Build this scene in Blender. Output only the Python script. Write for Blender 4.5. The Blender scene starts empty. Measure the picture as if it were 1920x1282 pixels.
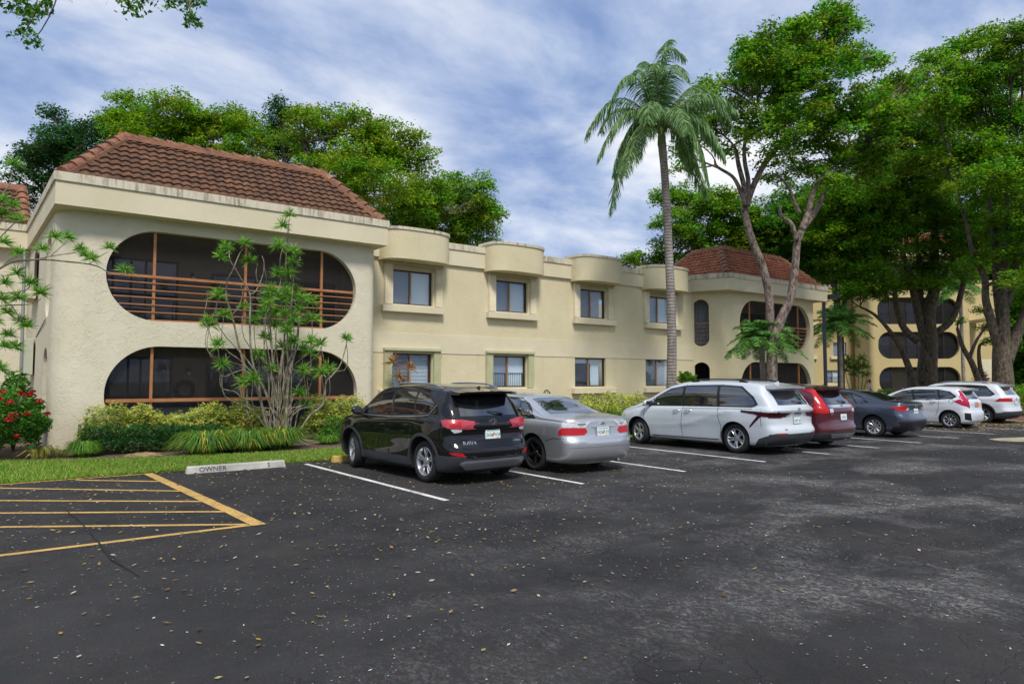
import bpy, bmesh, math, random
import numpy as np
from mathutils import Vector, Matrix
from mathutils.bvhtree import BVHTree
from mathutils.geometry import tessellate_polygon

sc = bpy.context.scene
R = math.radians
PI = math.pi

# ------------------------------------------------------------------ camera
FPX, CXP, CYP, CAMH = 1280.0, 960.0, 641.0, 1.75
PITCH = math.atan(71 / FPX)
YAW = R(53.62)
F0 = Vector((math.cos(YAW), math.sin(YAW), 0))
RT = Vector((math.sin(YAW), -math.cos(YAW), 0))
FW = F0 * math.cos(PITCH) + Vector((0, 0, math.sin(PITCH)))
UP = -F0 * math.sin(PITCH) + Vector((0, 0, math.cos(PITCH)))
CAM = Vector((0, 0, CAMH))
cam_d = bpy.data.cameras.new('camera')
cam_d.lens = 24.0
cam_d.sensor_width = 36.0
cam_d.clip_end = 2000
cam = bpy.data.objects.new('camera', cam_d)
sc.collection.objects.link(cam)
mt = Matrix.Identity(4)
for i in range(3):
    mt[i][0], mt[i][1], mt[i][2], mt[i][3] = RT[i], UP[i], -FW[i], CAM[i]
cam.matrix_world = mt
sc.camera = cam


def ray(x, y):
    return FW + RT * ((x - CXP) / FPX) - UP * ((y - CYP) / FPX)


def on_ground(x, y, z=0.0):
    d = ray(x, y)
    return CAM + d * ((z - CAMH) / d.z)


def on_y(x, y, Y):
    d = ray(x, y)
    return CAM + d * (Y / d.y)


def at_depth(x, y, dep):
    return CAM + ray(x, y) * dep


# ------------------------------------------------------------------ light
sc.view_settings.view_transform = 'Standard'
sc.view_settings.look = 'None'
sc.view_settings.exposure = 0.54
sc.view_settings.gamma = 1.0
SUN_EL, SUN_AZ = R(52), R(205)      # azimuth measured from +Y clockwise seen from above
world = bpy.data.worlds.new('World')
sc.world = world
world.use_nodes = True
wn, wl = world.node_tree.nodes, world.node_tree.links
wn.clear()
wo = wn.new('ShaderNodeOutputWorld')
sky = wn.new('ShaderNodeTexSky')
sky.sky_type = 'NISHITA'
sky.sun_disc = False
sky.sun_elevation = SUN_EL
sky.sun_rotation = SUN_AZ
bg = wn.new('ShaderNodeBackground')
bg.inputs[1].default_value = 0.13
tc = wn.new('ShaderNodeTexCoord')


def wmath(op, a, b=None, clamp=False):
    n = wn.new('ShaderNodeMath')
    n.operation = op
    n.use_clamp = clamp
    for i, v in enumerate((a, b)):
        if v is None:
            continue
        if isinstance(v, (int, float)):
            n.inputs[i].default_value = v
        else:
            wl.new(v, n.inputs[i])
    return n.outputs[0]


# cloud layer: direction projected on a flat layer so that clouds shrink towards the horizon
sep = wn.new('ShaderNodeSeparateXYZ')
wl.new(tc.outputs['Generated'], sep.inputs[0])
zz = wmath('ADD', wmath('MAXIMUM', sep.outputs[2], 0.0), 0.22)
cx = wmath('DIVIDE', sep.outputs[0], zz)
cy = wmath('DIVIDE', sep.outputs[1], zz)
comb = wn.new('ShaderNodeCombineXYZ')
wl.new(cx, comb.inputs[0])
wl.new(cy, comb.inputs[1])
map1 = wn.new('ShaderNodeMapping')
map1.inputs['Rotation'].default_value = (0, 0, R(25))
map1.inputs['Scale'].default_value = (0.9, 1.15, 1)
map1.inputs['Location'].default_value = (3.1, 1.7, 0)
wl.new(comb.outputs[0], map1.inputs[0])
n1 = wn.new('ShaderNodeTexNoise')
n1.inputs['Scale'].default_value = 1.9
n1.inputs['Detail'].default_value = 9
n1.inputs['Roughness'].default_value = 0.6
n1.inputs['Distortion'].default_value = 0.25
wl.new(map1.outputs[0], n1.inputs['Vector'])
n2 = wn.new('ShaderNodeTexNoise')
n2.inputs['Scale'].default_value = 0.75
n2.inputs['Detail'].default_value = 6
n2.inputs['Distortion'].default_value = 0.8
wl.new(map1.outputs[0], n2.inputs['Vector'])
cr = wn.new('ShaderNodeValToRGB')
cr.color_ramp.elements[0].position = 0.30
cr.color_ramp.elements[0].color = (1.2, 1.8, 3.3, 1)
cr.color_ramp.elements[1].position = 0.66
cr.color_ramp.elements[1].color = (5.1, 5.25, 5.5, 1)
e = cr.color_ramp.elements.new(0.42)
e.color = (2.15, 2.75, 4.05, 1)
e = cr.color_ramp.elements.new(0.52)
e.color = (3.4, 3.8, 4.7, 1)
wl.new(n1.outputs[0], cr.inputs[0])
cr2 = wn.new('ShaderNodeValToRGB')
cr2.color_ramp.elements[0].position = 0.36
cr2.color_ramp.elements[0].color = (0.66, 0.73, 0.86, 1)
cr2.color_ramp.elements[1].position = 0.62
cr2.color_ramp.elements[1].color = (1.14, 1.10, 1.04, 1)
wl.new(n2.outputs[0], cr2.inputs[0])
mulc = wn.new('ShaderNodeMix')
mulc.data_type = 'RGBA'
mulc.blend_type = 'MULTIPLY'
mulc.inputs[0].default_value = 1.0
wl.new(cr.outputs[0], mulc.inputs[6])
wl.new(cr2.outputs[0], mulc.inputs[7])
mixs = wn.new('ShaderNodeMix')
mixs.data_type = 'RGBA'
mixs.inputs[0].default_value = 0.93
wl.new(sky.outputs[0], mixs.inputs[6])
wl.new(mulc.outputs[2], mixs.inputs[7])
wl.new(mixs.outputs[2], bg.inputs[0])
wl.new(bg.outputs[0], wo.inputs[0])

sun_d = bpy.data.lights.new('sun', 'SUN')
sun_d.energy = 2.3
sun_d.angle = R(12)
sun_d.color = (1.0, 0.96, 0.90)
sun = bpy.data.objects.new('sun', sun_d)
sc.collection.objects.link(sun)
sdir = Vector((math.sin(SUN_AZ) * math.cos(SUN_EL), math.cos(SUN_AZ) * math.cos(SUN_EL), math.sin(SUN_EL)))
sun.rotation_euler = sdir.to_track_quat('Z', 'Y').to_euler()

sc.cycles.max_bounces = 6
sc.cycles.transparent_max_bounces = 12
sc.cycles.use_denoising = True


# ------------------------------------------------------------------ materials
def srgb(r, g, b):
    f = lambda c: (c / 255 / 12.92) if c / 255 <= 0.04045 else ((c / 255 + 0.055) / 1.055) ** 2.4
    return (f(r), f(g), f(b), 1)


class NT:
    """small wrapper round a material's node tree"""
    def __init__(s, name):
        s.m = bpy.data.materials.new(name)
        s.m.use_nodes = True
        s.n, s.l = s.m.node_tree.nodes, s.m.node_tree.links
        s.n.clear()
        s.out = s.n.new('ShaderNodeOutputMaterial')
        s.p = s.n.new('ShaderNodeBsdfPrincipled')
        s.l.new(s.p.outputs[0], s.out.inputs[0])
        s.tc = None

    def set(s, k, v):
        if isinstance(v, bpy.types.NodeSocket):
            s.l.new(v, s.p.inputs[k])
        else:
            s.p.inputs[k].default_value = v

    def co(s, scale=(1, 1, 1), rot=(0, 0, 0), loc=(0, 0, 0), kind='Object'):
        if not s.tc:
            s.tc = s.n.new('ShaderNodeTexCoord')
        mp = s.n.new('ShaderNodeMapping')
        mp.inputs['Scale'].default_value = scale
        mp.inputs['Rotation'].default_value = rot
        mp.inputs['Location'].default_value = loc
        s.l.new(s.tc.outputs[kind], mp.inputs[0])
        return mp.outputs[0]

    def noise(s, sc_, det=4, rough=0.5, dist=0.0, vec=None):
        t = s.n.new('ShaderNodeTexNoise')
        t.inputs['Scale'].default_value = sc_
        t.inputs['Detail'].default_value = det
        t.inputs['Roughness'].default_value = rough
        t.inputs['Distortion'].default_value = dist
        s.l.new(vec if vec else s.co(), t.inputs['Vector'])
        return t.outputs[0]

    def voro(s, sc_, feat='F1', vec=None, out=0, rand=1.0):
        t = s.n.new('ShaderNodeTexVoronoi')
        t.feature = feat
        t.inputs['Scale'].default_value = sc_
        t.inputs['Randomness'].default_value = rand
        s.l.new(vec if vec else s.co(), t.inputs['Vector'])
        return t.outputs[out]

    def math(s, op, a, b=None, clamp=False):
        n = s.n.new('ShaderNodeMath')
        n.operation = op
        n.use_clamp = clamp
        for i, v in enumerate((a, b)):
            if v is None:
                continue
            if isinstance(v, (int, float)):
                n.inputs[i].default_value = v
            else:
                s.l.new(v, n.inputs[i])
        return n.outputs[0]

    def step(s, v, lo, hi, a=0.0, b=1.0):
        n = s.n.new('ShaderNodeMapRange')
        n.inputs[1].default_value = lo
        n.inputs[2].default_value = hi
        n.inputs[3].default_value = a
        n.inputs[4].default_value = b
        s.l.new(v, n.inputs[0])
        return n.outputs[0]

    def mix(s, f, a, b, mode='MIX'):
        n = s.n.new('ShaderNodeMix')
        n.data_type = 'RGBA'
        n.blend_type = mode
        for k, v in ((0, f), (6, a), (7, b)):
            if isinstance(v, bpy.types.NodeSocket):
                s.l.new(v, n.inputs[k])
            else:
                n.inputs[k].default_value = v
        return n.outputs[2]

    def bump(s, h, strength=0.5, dist=0.02):
        b = s.n.new('ShaderNodeBump')
        b.inputs['Strength'].default_value = strength
        b.inputs['Distance'].default_value = dist
        s.l.new(h, b.inputs['Height'])
        s.l.new(b.outputs[0], s.p.inputs['Normal'])

    def attr(s, name):
        a = s.n.new('ShaderNodeAttribute')
        a.attribute_name = name
        return a.outputs['Color']

    def xyz(s, v):
        q = s.n.new('ShaderNodeSeparateXYZ')
        s.l.new(v, q.inputs[0])
        return q.outputs


def simple(name, col, rough=0.6, metal=0.0, var=0.0, bump=0.0, bscale=30, coat=0.0, spec=0.5):
    t = NT(name)
    if var:
        n = t.noise(3.0, 5, 0.6)
        c2 = tuple(max(0, c * (1 - var)) for c in col[:3]) + (1,)
        c1 = tuple(c * (1 + var * 0.5) for c in col[:3]) + (1,)
        t.set('Base Color', t.mix(t.step(n, 0.3, 0.7), c2, c1))
    else:
        t.set('Base Color', col)
    t.set('Roughness', rough)
    t.set('Metallic', metal)
    t.set('Specular IOR Level', spec)
    if coat:
        t.set('Coat Weight', coat)
        t.set('Coat Roughness', 0.03)
    if bump:
        t.bump(t.noise(bscale, 4, 0.6), bump, 0.01)
    return t.m


M = {}


def stucco(name, col, trowel=1.0, stain=0.5):
    t = NT(name)
    # skip trowel: broken crescent ridges
    v = t.co((1, 1, 1))
    a = t.noise(4.6, 3, 0.6, 1.3, v)
    ridge = t.math('ABSOLUTE', t.math('SUBTRACT', a, 0.5))
    ridge = t.step(ridge, 0.0, 0.05, 1.0, 0.0)
    mask = t.step(t.noise(3.4, 3, 0.6, 0.3, t.co((1, 1, 1), loc=(4, 2, 7))), 0.46, 0.56)
    fine = t.noise(26, 5, 0.65)
    mid = t.noise(7, 4, 0.6, 0.8)
    h = t.math('ADD', t.math('MULTIPLY', t.math('MULTIPLY', ridge, mask), 0.8 * trowel),
               t.math('ADD', t.math('MULTIPLY', fine, 0.35), t.math('MULTIPLY', mid, 1.0 * trowel)))
    t.bump(h, 0.38, 0.030)
    big = t.noise(0.8, 5, 0.65)
    streak = t.noise(1.0, 6, 0.7, 0.2, t.co((5.0, 5.0, 0.35)))
    d = tuple(c * k for c, k in zip(col[:3], (0.90, 0.885, 0.85))) + (1,)
    dd = tuple(c * k for c, k in zip(col[:3], (0.62, 0.58, 0.50))) + (1,)
    c = t.mix(t.step(big, 0.35, 0.7), d, col)
    c = t.mix(t.math('MULTIPLY', t.step(streak, 0.60, 0.84), stain * 0.8), c, dd)
    zc = t.xyz(t.co())[2]
    low = t.math('MULTIPLY', t.step(zc, 0.0, 0.9, 1.0, 0.0), t.step(t.noise(2.5, 5, 0.7), 0.35, 0.7))
    c = t.mix(t.math('MULTIPLY', low, 0.55), c, dd)
    t.set('Base Color', c)
    t.set('Roughness', 0.88)
    return t.m


M['stucco'] = stucco('rough_stucco', srgb(217, 209, 185))
M['stucco2'] = stucco('wing_stucco', srgb(214, 203, 168), 0.55, 0.35)
M['smooth'] = stucco('smooth_stucco', srgb(216, 206, 177), 0.12, 0.3)
M['stucco3'] = stucco('yellow_stucco', srgb(196, 176, 126), 0.3, 0.6)


def coping_mat():
    t = NT('stained_coping')
    s1 = t.noise(1.0, 5, 0.75, 0.1, t.co((7, 7, 0.8)))
    s2 = t.noise(1.3, 3, 0.5)
    f = t.math('MULTIPLY', t.step(s1, 0.46, 0.64), t.step(s2, 0.30, 0.60))
    t.set('Base Color', t.mix(t.math('MULTIPLY', f, 0.8), srgb(208, 198, 174), srgb(62, 52, 46)))
    t.set('Roughness', 0.9)
    t.bump(t.noise(14, 4, 0.6), 0.3, 0.02)
    return t.m


M['coping'] = coping_mat()


def tile_mat(name, a, b, c3):
    t = NT(name)
    n = t.noise(1.6, 6, 0.7)
    m = t.noise(9, 4, 0.7)
    cell = t.xyz(t.voro(4.1, vec=t.co((1, 1, 1.6)), out=1))[0]
    col = t.mix(t.step(n, 0.35, 0.68), a, b)
    col = t.mix(t.step(m, 0.50, 0.75), col, c3)
    col = t.mix(t.step(cell, 0.0, 1.0, 0.0, 0.45), col, (0.03, 0.02, 0.017, 1))
    t.set('Base Color', col)
    t.set('Roughness', 0.85)
    t.bump(t.noise(45, 4, 0.7), 0.5, 0.01)
    return t.m


M['tile'] = tile_mat('brown_clay_tile', srgb(88, 60, 42), srgb(130, 90, 60), srgb(56, 42, 34))
M['tile2'] = tile_mat('terracotta_tile', srgb(156, 88, 58), srgb(190, 120, 82), srgb(110, 68, 52))
M['cap'] = tile_mat('ridge_cap_tile', srgb(122, 80, 60), srgb(184, 126, 94), srgb(76, 52, 46))
M['rust'] = simple('brown_railing_paint', srgb(172, 114, 70), 0.5, var=0.25)
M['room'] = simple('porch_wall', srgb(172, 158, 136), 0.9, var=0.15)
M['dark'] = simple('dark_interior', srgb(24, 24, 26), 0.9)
M['frame'] = simple('bronze_frame', srgb(58, 48, 42), 0.45, 0.3)
M['tanframe'] = simple('tan_window_rail', srgb(150, 116, 84), 0.5)
M['shutter'] = simple('cream_shutter', srgb(226, 216, 190), 0.5, var=0.12)
M['shutter_green'] = simple('sage_shutter', srgb(186, 186, 150), 0.5, var=0.12)
M['track'] = simple('olive_track', srgb(176, 166, 128), 0.6, var=0.15)
M['blind'] = simple('white_blind', srgb(232, 236, 236), 0.6)
M['greyblind'] = simple('screened_blind', srgb(150, 156, 164), 0.7)
M['darkblind'] = simple('dark_blind', srgb(112, 112, 116), 0.7)
M['metal'] = simple('grey_metal', srgb(150, 155, 158), 0.4, 0.6)
M['box'] = simple('utility_box', srgb(178, 182, 160), 0.6, var=0.1)
M['black_metal'] = simple('black_iron', srgb(30, 30, 32), 0.45, 0.4)
M['kick'] = simple('kick_panel', srgb(62, 66, 74), 0.5, var=0.15)


def glass_mat(name, tint, dens, rough=0.03):
    """window pane: part mirror, part see-through with a tint"""
    t = NT(name)
    tr = t.n.new('ShaderNodeBsdfTransparent')
    tr.inputs[0].default_value = tint
    gl = t.n.new('ShaderNodeBsdfGlossy')
    gl.inputs['Roughness'].default_value = rough
    gl.inputs['Color'].default_value = (0.9, 0.93, 1, 1)
    fr = t.n.new('ShaderNodeLayerWeight')
    fr.inputs[0].default_value = 0.5
    f = t.math('ADD', t.math('MULTIPLY', t.math('POWER', fr.outputs[1], 3.0), 0.7), dens, True)
    mx = t.n.new('ShaderNodeMixShader')
    t.l.new(f, mx.inputs[0])
    t.l.new(tr.outputs[0], mx.inputs[1])
    t.l.new(gl.outputs[0], mx.inputs[2])
    t.l.new(mx.outputs[0], t.out.inputs[0])
    return t.m


M['pane'] = glass_mat('window_glass', (0.9, 0.94, 0.97, 1), 0.04)
M['doorpane'] = glass_mat('door_glass', (0.35, 0.38, 0.42, 1), 0.12)


def screen_mat(name, col, dens):
    t = NT(name)
    tr = t.n.new('ShaderNodeBsdfTransparent')
    t.set('Base Color', col)
    t.set('Roughness', 0.7)
    mx = t.n.new('ShaderNodeMixShader')
    mx.inputs[0].default_value = dens
    t.l.new(tr.outputs[0], mx.inputs[1])
    t.l.new(t.p.outputs[0], mx.inputs[2])
    t.l.new(mx.outputs[0], t.out.inputs[0])
    return t.m


M['screen'] = screen_mat('insect_screen', srgb(34, 32, 33), 0.30)


# ------------------------------------------------------------------ object helpers
def link(o, parent=None):
    sc.collection.objects.link(o)
    if parent is not None:
        o.parent = parent
    return o


def tag(o, label=None, cat=None, group=None, kind=None):
    for k, v in (('label', label), ('category', cat), ('group', group), ('kind', kind)):
        if v:
            o[k] = v
    return o


def empty(name, loc=(0, 0, 0), rz=0.0, label=None, cat=None, group=None):
    o = bpy.data.objects.new(name, None)
    o.empty_display_size = 0.3
    link(o)
    o.location = loc
    o.rotation_euler = (0, 0, rz)
    return tag(o, label, cat, group)


class MB:
    """collects boxes, tubes and so on and links them as ONE mesh object"""
    def __init__(s):
        s.v, s.f, s.mi = [], [], []
        s.cur = 0

    def mat(s, i):
        s.cur = i
        return s

    def add(s, vs, fs):
        b = len(s.v)
        s.v += [tuple(v) for v in vs]
        s.f += [tuple(b + i for i in f) for f in fs]
        s.mi += [s.cur] * len(fs)
        return s

    def box(s, x0, x1, y0, y1, z0, z1):
        vs = [(x, y, z) for z in (z0, z1) for y in (y0, y1) for x in (x0, x1)]
        return s.add(vs, [(0, 2, 3, 1), (4, 5, 7, 6), (0, 1, 5, 4), (2, 6, 7, 3), (0, 4, 6, 2), (1, 3, 7, 5)])

    def bar(s, a, b, w, h=None, up=(0, 0, 1)):
        """box of section w x h from a to b"""
        h = h or w
        a, b = Vector(a), Vector(b)
        d = (b - a).normalized()
        u = Vector(up)
        if abs(d.dot(u)) > 0.98:
            u = Vector((1, 0, 0))
        x = d.cross(u).normalized() * w / 2
        y = x.cross(d).normalized() * h / 2
        vs = [p + i * x + j * y for p in (a, b) for i, j in ((-1, -1), (1, -1), (1, 1), (-1, 1))]
        return s.add(vs, [(3, 2, 1, 0), (4, 5, 6, 7), (0, 1, 5, 4), (1, 2, 6, 5), (2, 3, 7, 6), (3, 0, 4, 7)])

    def tube(s, pts, rad, n=8, caps=True):
        pts = [Vector(p) for p in pts]
        if not hasattr(rad, '__len__'):
            rad = [rad] * len(pts)
        vs, fs = [], []
        prev = None
        for i, p in enumerate(pts):
            d = (pts[min(i + 1, len(pts) - 1)] - pts[max(i - 1, 0)])
            d = d.normalized() if d.length > 1e-9 else Vector((0, 0, 1))
            if prev is None:
                u = Vector((1, 0, 0)) if abs(d.x) < 0.9 else Vector((0, 1, 0))
            else:
                u = prev
            x = (u - d * u.dot(d)).normalized()
            prev = x
            y = d.cross(x)
            for k in range(n):
                a = 2 * PI * k / n
                vs.append(p + (x * math.cos(a) + y * math.sin(a)) * rad[i])
        for i in range(len(pts) - 1):
            for k in range(n):
                fs.append((i * n + k, i * n + (k + 1) % n, (i + 1) * n + (k + 1) % n, (i + 1) * n + k))
        if caps:
            fs.append(tuple(range(n - 1, -1, -1)))
            fs.append(tuple((len(pts) - 1) * n + k for k in range(n)))
        return s.add(vs, fs)

    def prism(s, poly, z0, z1):
        n = len(poly)
        vs = [(p[0], p[1], z) for z in (z0, z1) for p in poly]
        fs = [tuple(range(n - 1, -1, -1)), tuple(range(n, 2 * n))]
        fs += [(i, (i + 1) % n, n + (i + 1) % n, n + i) for i in range(n)]
        return s.add(vs, fs)

    def build(s, name, mats, parent=None, smooth=None, bevel=0.0):
        me = bpy.data.meshes.new(name)
        me.from_pydata(s.v, [], s.f)
        if not isinstance(mats, (list, tuple)):
            mats = [mats]
        for m in mats:
            me.materials.append(m)
        if len(mats) > 1:
            me.polygons.foreach_set('material_index', s.mi)
        if smooth is not None:
            me.polygons.foreach_set('use_smooth', [True] * len(me.polygons))
            me.update()
            if smooth < 180:
                me.set_sharp_from_angle(angle=R(smooth))
        me.update()
        o = bpy.data.objects.new(name, me)
        link(o, parent)
        if bevel:
            md = o.modifiers.new('bevel', 'BEVEL')
            md.width = bevel
            md.segments = 2
            md.limit_method = 'ANGLE'
        return o


def boxobj(name, mat, parent, x0, x1, y0, y1, z0, z1, bevel=0.0):
    return MB().box(x0, x1, y0, y1, z0, z1).build(name, mat, parent, bevel=bevel)


def struct(o):
    return tag(o, kind='structure')


def copy_tree(o, parent=None):
    c = o.copy()
    sc.collection.objects.link(c)
    c.parent = parent
    for ch in list(o.children):
        copy_tree(ch, c)
    return c


def quad_mesh(name, V, mats, parent=None, col=None, mi=None, smooth=False):
    """V: (n,4,3) numpy array of quads; col: (n,3) colour per quad"""
    n = V.shape[0]
    me = bpy.data.meshes.new(name)
    me.vertices.add(n * 4)
    me.vertices.foreach_set('co', V.reshape(-1).astype(np.float32))
    me.loops.add(n * 4)
    me.loops.foreach_set('vertex_index', np.arange(n * 4, dtype=np.int32))
    me.polygons.add(n)
    me.polygons.foreach_set('loop_start', np.arange(0, n * 4, 4, dtype=np.int32))
    me.polygons.foreach_set('loop_total', np.full(n, 4, dtype=np.int32))
    for m in (mats if isinstance(mats, (list, tuple)) else [mats]):
        me.materials.append(m)
    if mi is not None:
        me.polygons.foreach_set('material_index', mi.astype(np.int32))
    me.update(calc_edges=True)
    if col is not None:
        at = me.color_attributes.new('leafcol', 'FLOAT_COLOR', 'POINT')
        c4 = np.ones((n, 4, 4), dtype=np.float32)
        c4[:, :, :3] = col[:, None, :]
        at.data.foreach_set('color', c4.reshape(-1))
    o = bpy.data.objects.new(name, me)
    return link(o, parent)


def text_mesh(name, s, size, mat, parent, loc, rot, extrude=0.002, sx=1.0, align='CENTER', spacing=1.0):
    cu = bpy.data.curves.new(name, 'FONT')
    cu.body = s
    cu.size = size
    cu.extrude = extrude
    cu.align_x = align
    cu.align_y = 'CENTER'
    cu.space_character = spacing
    cu.resolution_u = 3
    tmp = bpy.data.objects.new('tmp_text', cu)
    sc.collection.objects.link(tmp)
    dg = bpy.context.evaluated_depsgraph_get()
    me = bpy.data.meshes.new_from_object(tmp.evaluated_get(dg))
    bpy.data.objects.remove(tmp)
    me.name = name
    me.materials.clear()
    me.materials.append(mat)
    o = bpy.data.objects.new(name, me)
    link(o, parent)
    o.location = loc
    o.rotation_euler = rot
    o.scale = (sx, 1, 1)
    return o


# ------------------------------------------------------------------ ground materials
def asphalt_mat():
    t = NT('old_asphalt')
    v = t.co()
    x, y, z = t.xyz(v)
    lat = t.math('SUBTRACT', t.math('MULTIPLY', x, 0.805), t.math('MULTIPLY', y, 0.593))
    big = t.noise(0.22, 6, 0.6, 0.4)
    med = t.noise(1.3, 6, 0.65, 0.3)
    base = t.mix(t.step(big, 0.35, 0.68), (0.017, 0.0162, 0.016, 1), (0.036, 0.0345, 0.034, 1))
    base = t.mix(t.math('MULTIPLY', t.step(med, 0.42, 0.72), 0.45), base, (0.060, 0.056, 0.054, 1))
    # brown stains
    br = t.step(t.noise(0.5, 4, 0.6, 0.2, t.co(loc=(9, 3, 0))), 0.55, 0.72)
    base = t.mix(t.math('MULTIPLY', br, 0.45), base, (0.055, 0.042, 0.034, 1))
    # worn, whitish scuffed patches, more of them towards the drive lane on the right
    wmask = t.math('MULTIPLY', t.step(lat, -2.2, 4.5), t.step(t.noise(0.42, 5, 0.62, 0.5, t.co((1, 1.5, 1), loc=(2.5, 6, 0))), 0.47, 0.64))
    grit = t.noise(30, 5, 0.75, 0.6, t.co((1, 0.62, 1), (0, 0, R(35))))
    grit2 = t.noise(7, 5, 0.7, 0.8, t.co((1, 0.4, 1), (0, 0, R(30))))
    worn = t.math('MULTIPLY', wmask, t.math('MULTIPLY', t.step(grit, 0.46, 0.60), t.step(grit2, 0.36, 0.60)))
    base = t.mix(t.math('MULTIPLY', worn, 0.75), base, (0.46, 0.43, 0.40, 1))
    # light aggregate specks
    cell = t.voro(38, 'F1', out=0)
    pick = t.voro(38, 'F1', out=1)
    pr = t.xyz(pick)[0]
    sp = t.math('MULTIPLY', t.step(cell, 0.18, 0.28, 1, 0), t.step(pr, 0.90, 0.93))
    spm = t.math('MULTIPLY', sp, t.step(t.noise(0.7, 3), 0.40, 0.62))
    base = t.mix(spm, base, (0.42, 0.40, 0.37, 1))
    soft = t.math('MULTIPLY', wmask, t.step(t.noise(1.1, 6, 0.7, 0.6, t.co((1, 0.6, 1), (0, 0, R(35)))), 0.42, 0.66))
    base = t.mix(t.math('MULTIPLY', soft, 0.30), base, (0.12, 0.115, 0.11, 1))
    agg = t.voro(140, 'F1', out=1)
    base = t.mix(0.35, base, agg, 'OVERLAY')
    # cracks
    wv = t.n.new('ShaderNodeMix')
    wv.data_type = 'RGBA'
    wv.blend_type = 'ADD'
    wv.inputs[0].default_value = 0.6
    nz = t.n.new('ShaderNodeTexNoise')
    nz.inputs['Scale'].default_value = 2.2
    nz.inputs['Detail'].default_value = 4
    t.l.new(v, nz.inputs[0])
    t.l.new(v, wv.inputs[6])
    t.l.new(nz.outputs[1], wv.inputs[7])
    c1 = t.voro(4.2, 'DISTANCE_TO_EDGE', wv.outputs[2])
    c2 = t.voro(0.42, 'DISTANCE_TO_EDGE', wv.outputs[2])
    m1 = t.step(t.noise(0.5, 3, 0.5, 0, t.co(loc=(1, 8, 0))), 0.50, 0.62)
    k1 = t.math('MULTIPLY', t.step(c1, 0.010, 0.035, 1, 0), m1)
    k2 = t.step(c2, 0.0006, 0.0022, 1, 0)
    k2 = t.math('MULTIPLY', k2, t.step(t.noise(0.8, 2), 0.52, 0.60))
    ck = t.math('MAXIMUM', k1, k2)
    base = t.mix(t.math('MULTIPLY', ck, 0.4), base, (0.008, 0.008, 0.008, 1))
    t.set('Base Color', base)
    t.set('Roughness', t.step(t.noise(0.6, 4), 0.3, 0.7, 0.66, 0.86))
    t.set('Specular IOR Level', 0.25)
    h = t.math('SUBTRACT', t.math('ADD', t.math('MULTIPLY', t.noise(70, 3, 0.7), 0.6), t.math('MULTIPLY', grit, 0.4)),
               t.math('MULTIPLY', ck, 0.8))
    t.bump(h, 0.75, 0.012)
    return t.m


def mulch_mat(name, a, b, c):
    t = NT(name)
    n = t.noise(2.0, 6, 0.7)
    f = t.noise(28, 5, 0.75, 1.0)
    col = t.mix(t.step(n, 0.35, 0.65), a, b)
    col = t.mix(t.step(f, 0.55, 0.7), col, c)
    t.set('Base Color', col)
    t.set('Roughness', 0.95)
    t.bump(f, 0.9, 0.03)
    return t.m


def paint_mat(name, col, wear=0.5):
    t = NT(name)
    n = t.noise(24, 6, 0.75, 0.3)
    m = t.noise(2.0, 4, 0.6)
    k = t.math('MULTIPLY', t.step(n, 0.60 - 0.08 * wear, 0.66 - 0.06 * wear), t.step(m, 0.30, 0.6, 0.35, 1.0))
    c2 = tuple(c * 0.72 for c in col[:3]) + (1,)
    cc = t.mix(t.step(m, 0.4, 0.7), col, c2)
    t.set('Base Color', t.mix(t.math('MULTIPLY', k, 0.9), cc, (0.05, 0.048, 0.046, 1)))
    t.set('Roughness', 0.8)
    return t.m


def grass_mat(name, a, b):
    t = NT(name)
    at = t.attr('leafcol')
    t.set('Base Color', at)
    t.set('Roughness', 0.6)
    tl = t.n.new('ShaderNodeBsdfTranslucent')
    t.l.new(at, tl.inputs[0])
    mx = t.n.new('ShaderNodeMixShader')
    mx.inputs[0].default_value = 0.45
    t.l.new(t.p.outputs[0], mx.inputs[1])
    t.l.new(tl.outputs[0], mx.inputs[2])
    t.l.new(mx.outputs[0], t.out.inputs[0])
    return t.m


M['asphalt'] = asphalt_mat()
M['mulch'] = mulch_mat('brown_mulch', srgb(84, 66, 56), srgb(118, 98, 82), srgb(58, 46, 40))
M['litter'] = mulch_mat('leaf_litter', srgb(120, 98, 76), srgb(150, 126, 92), srgb(86, 66, 50))
M['redmulch'] = mulch_mat('red_mulch', srgb(112, 72, 64), srgb(128, 90, 78), srgb(84, 56, 50))
M['soil'] = mulch_mat('far_lawn', srgb(64, 84, 40), srgb(84, 92, 50), srgb(50, 62, 34))
M['lawn'] = mulch_mat('lawn_base', srgb(92, 132, 30), srgb(112, 152, 36), srgb(70, 104, 26))
M['white_paint'] = paint_mat('worn_white_paint', srgb(222, 222, 218), 0.7)
M['yellow_paint'] = paint_mat('worn_yellow_paint', srgb(206, 166, 90), 0.8)
M['leaf'] = grass_mat('leaf', None, None)
M['concrete'] = simple('old_concrete', srgb(186, 182, 172), 0.9, var=0.35, bump=0.4, bscale=25)
M['yconcrete'] = simple('yellow_concrete', srgb(190, 160, 84), 0.9, var=0.3, bump=0.4, bscale=25)
M['stencil'] = simple('faded_stencil', srgb(62, 62, 66), 0.9, var=0.4)


def sheet(name, poly, z, mat, sub=0):
    mb = MB()
    mb.add([(p[0], p[1], z) for p in poly], [tuple(range(len(poly)))])
    return struct(mb.build(name, mat))


sheet('ground', [(-600, -600), (700, -600), (700, 700), (-600, 700)], -0.06, M['soil'])
sheet('parking_lot', [(-60, -60), (120, -60), (120, 8.4), (31.5, 8.4), (33.4, 10.0), (33.4, 14.5), (-60, 14.5)], 0.0, M['asphalt'])

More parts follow.
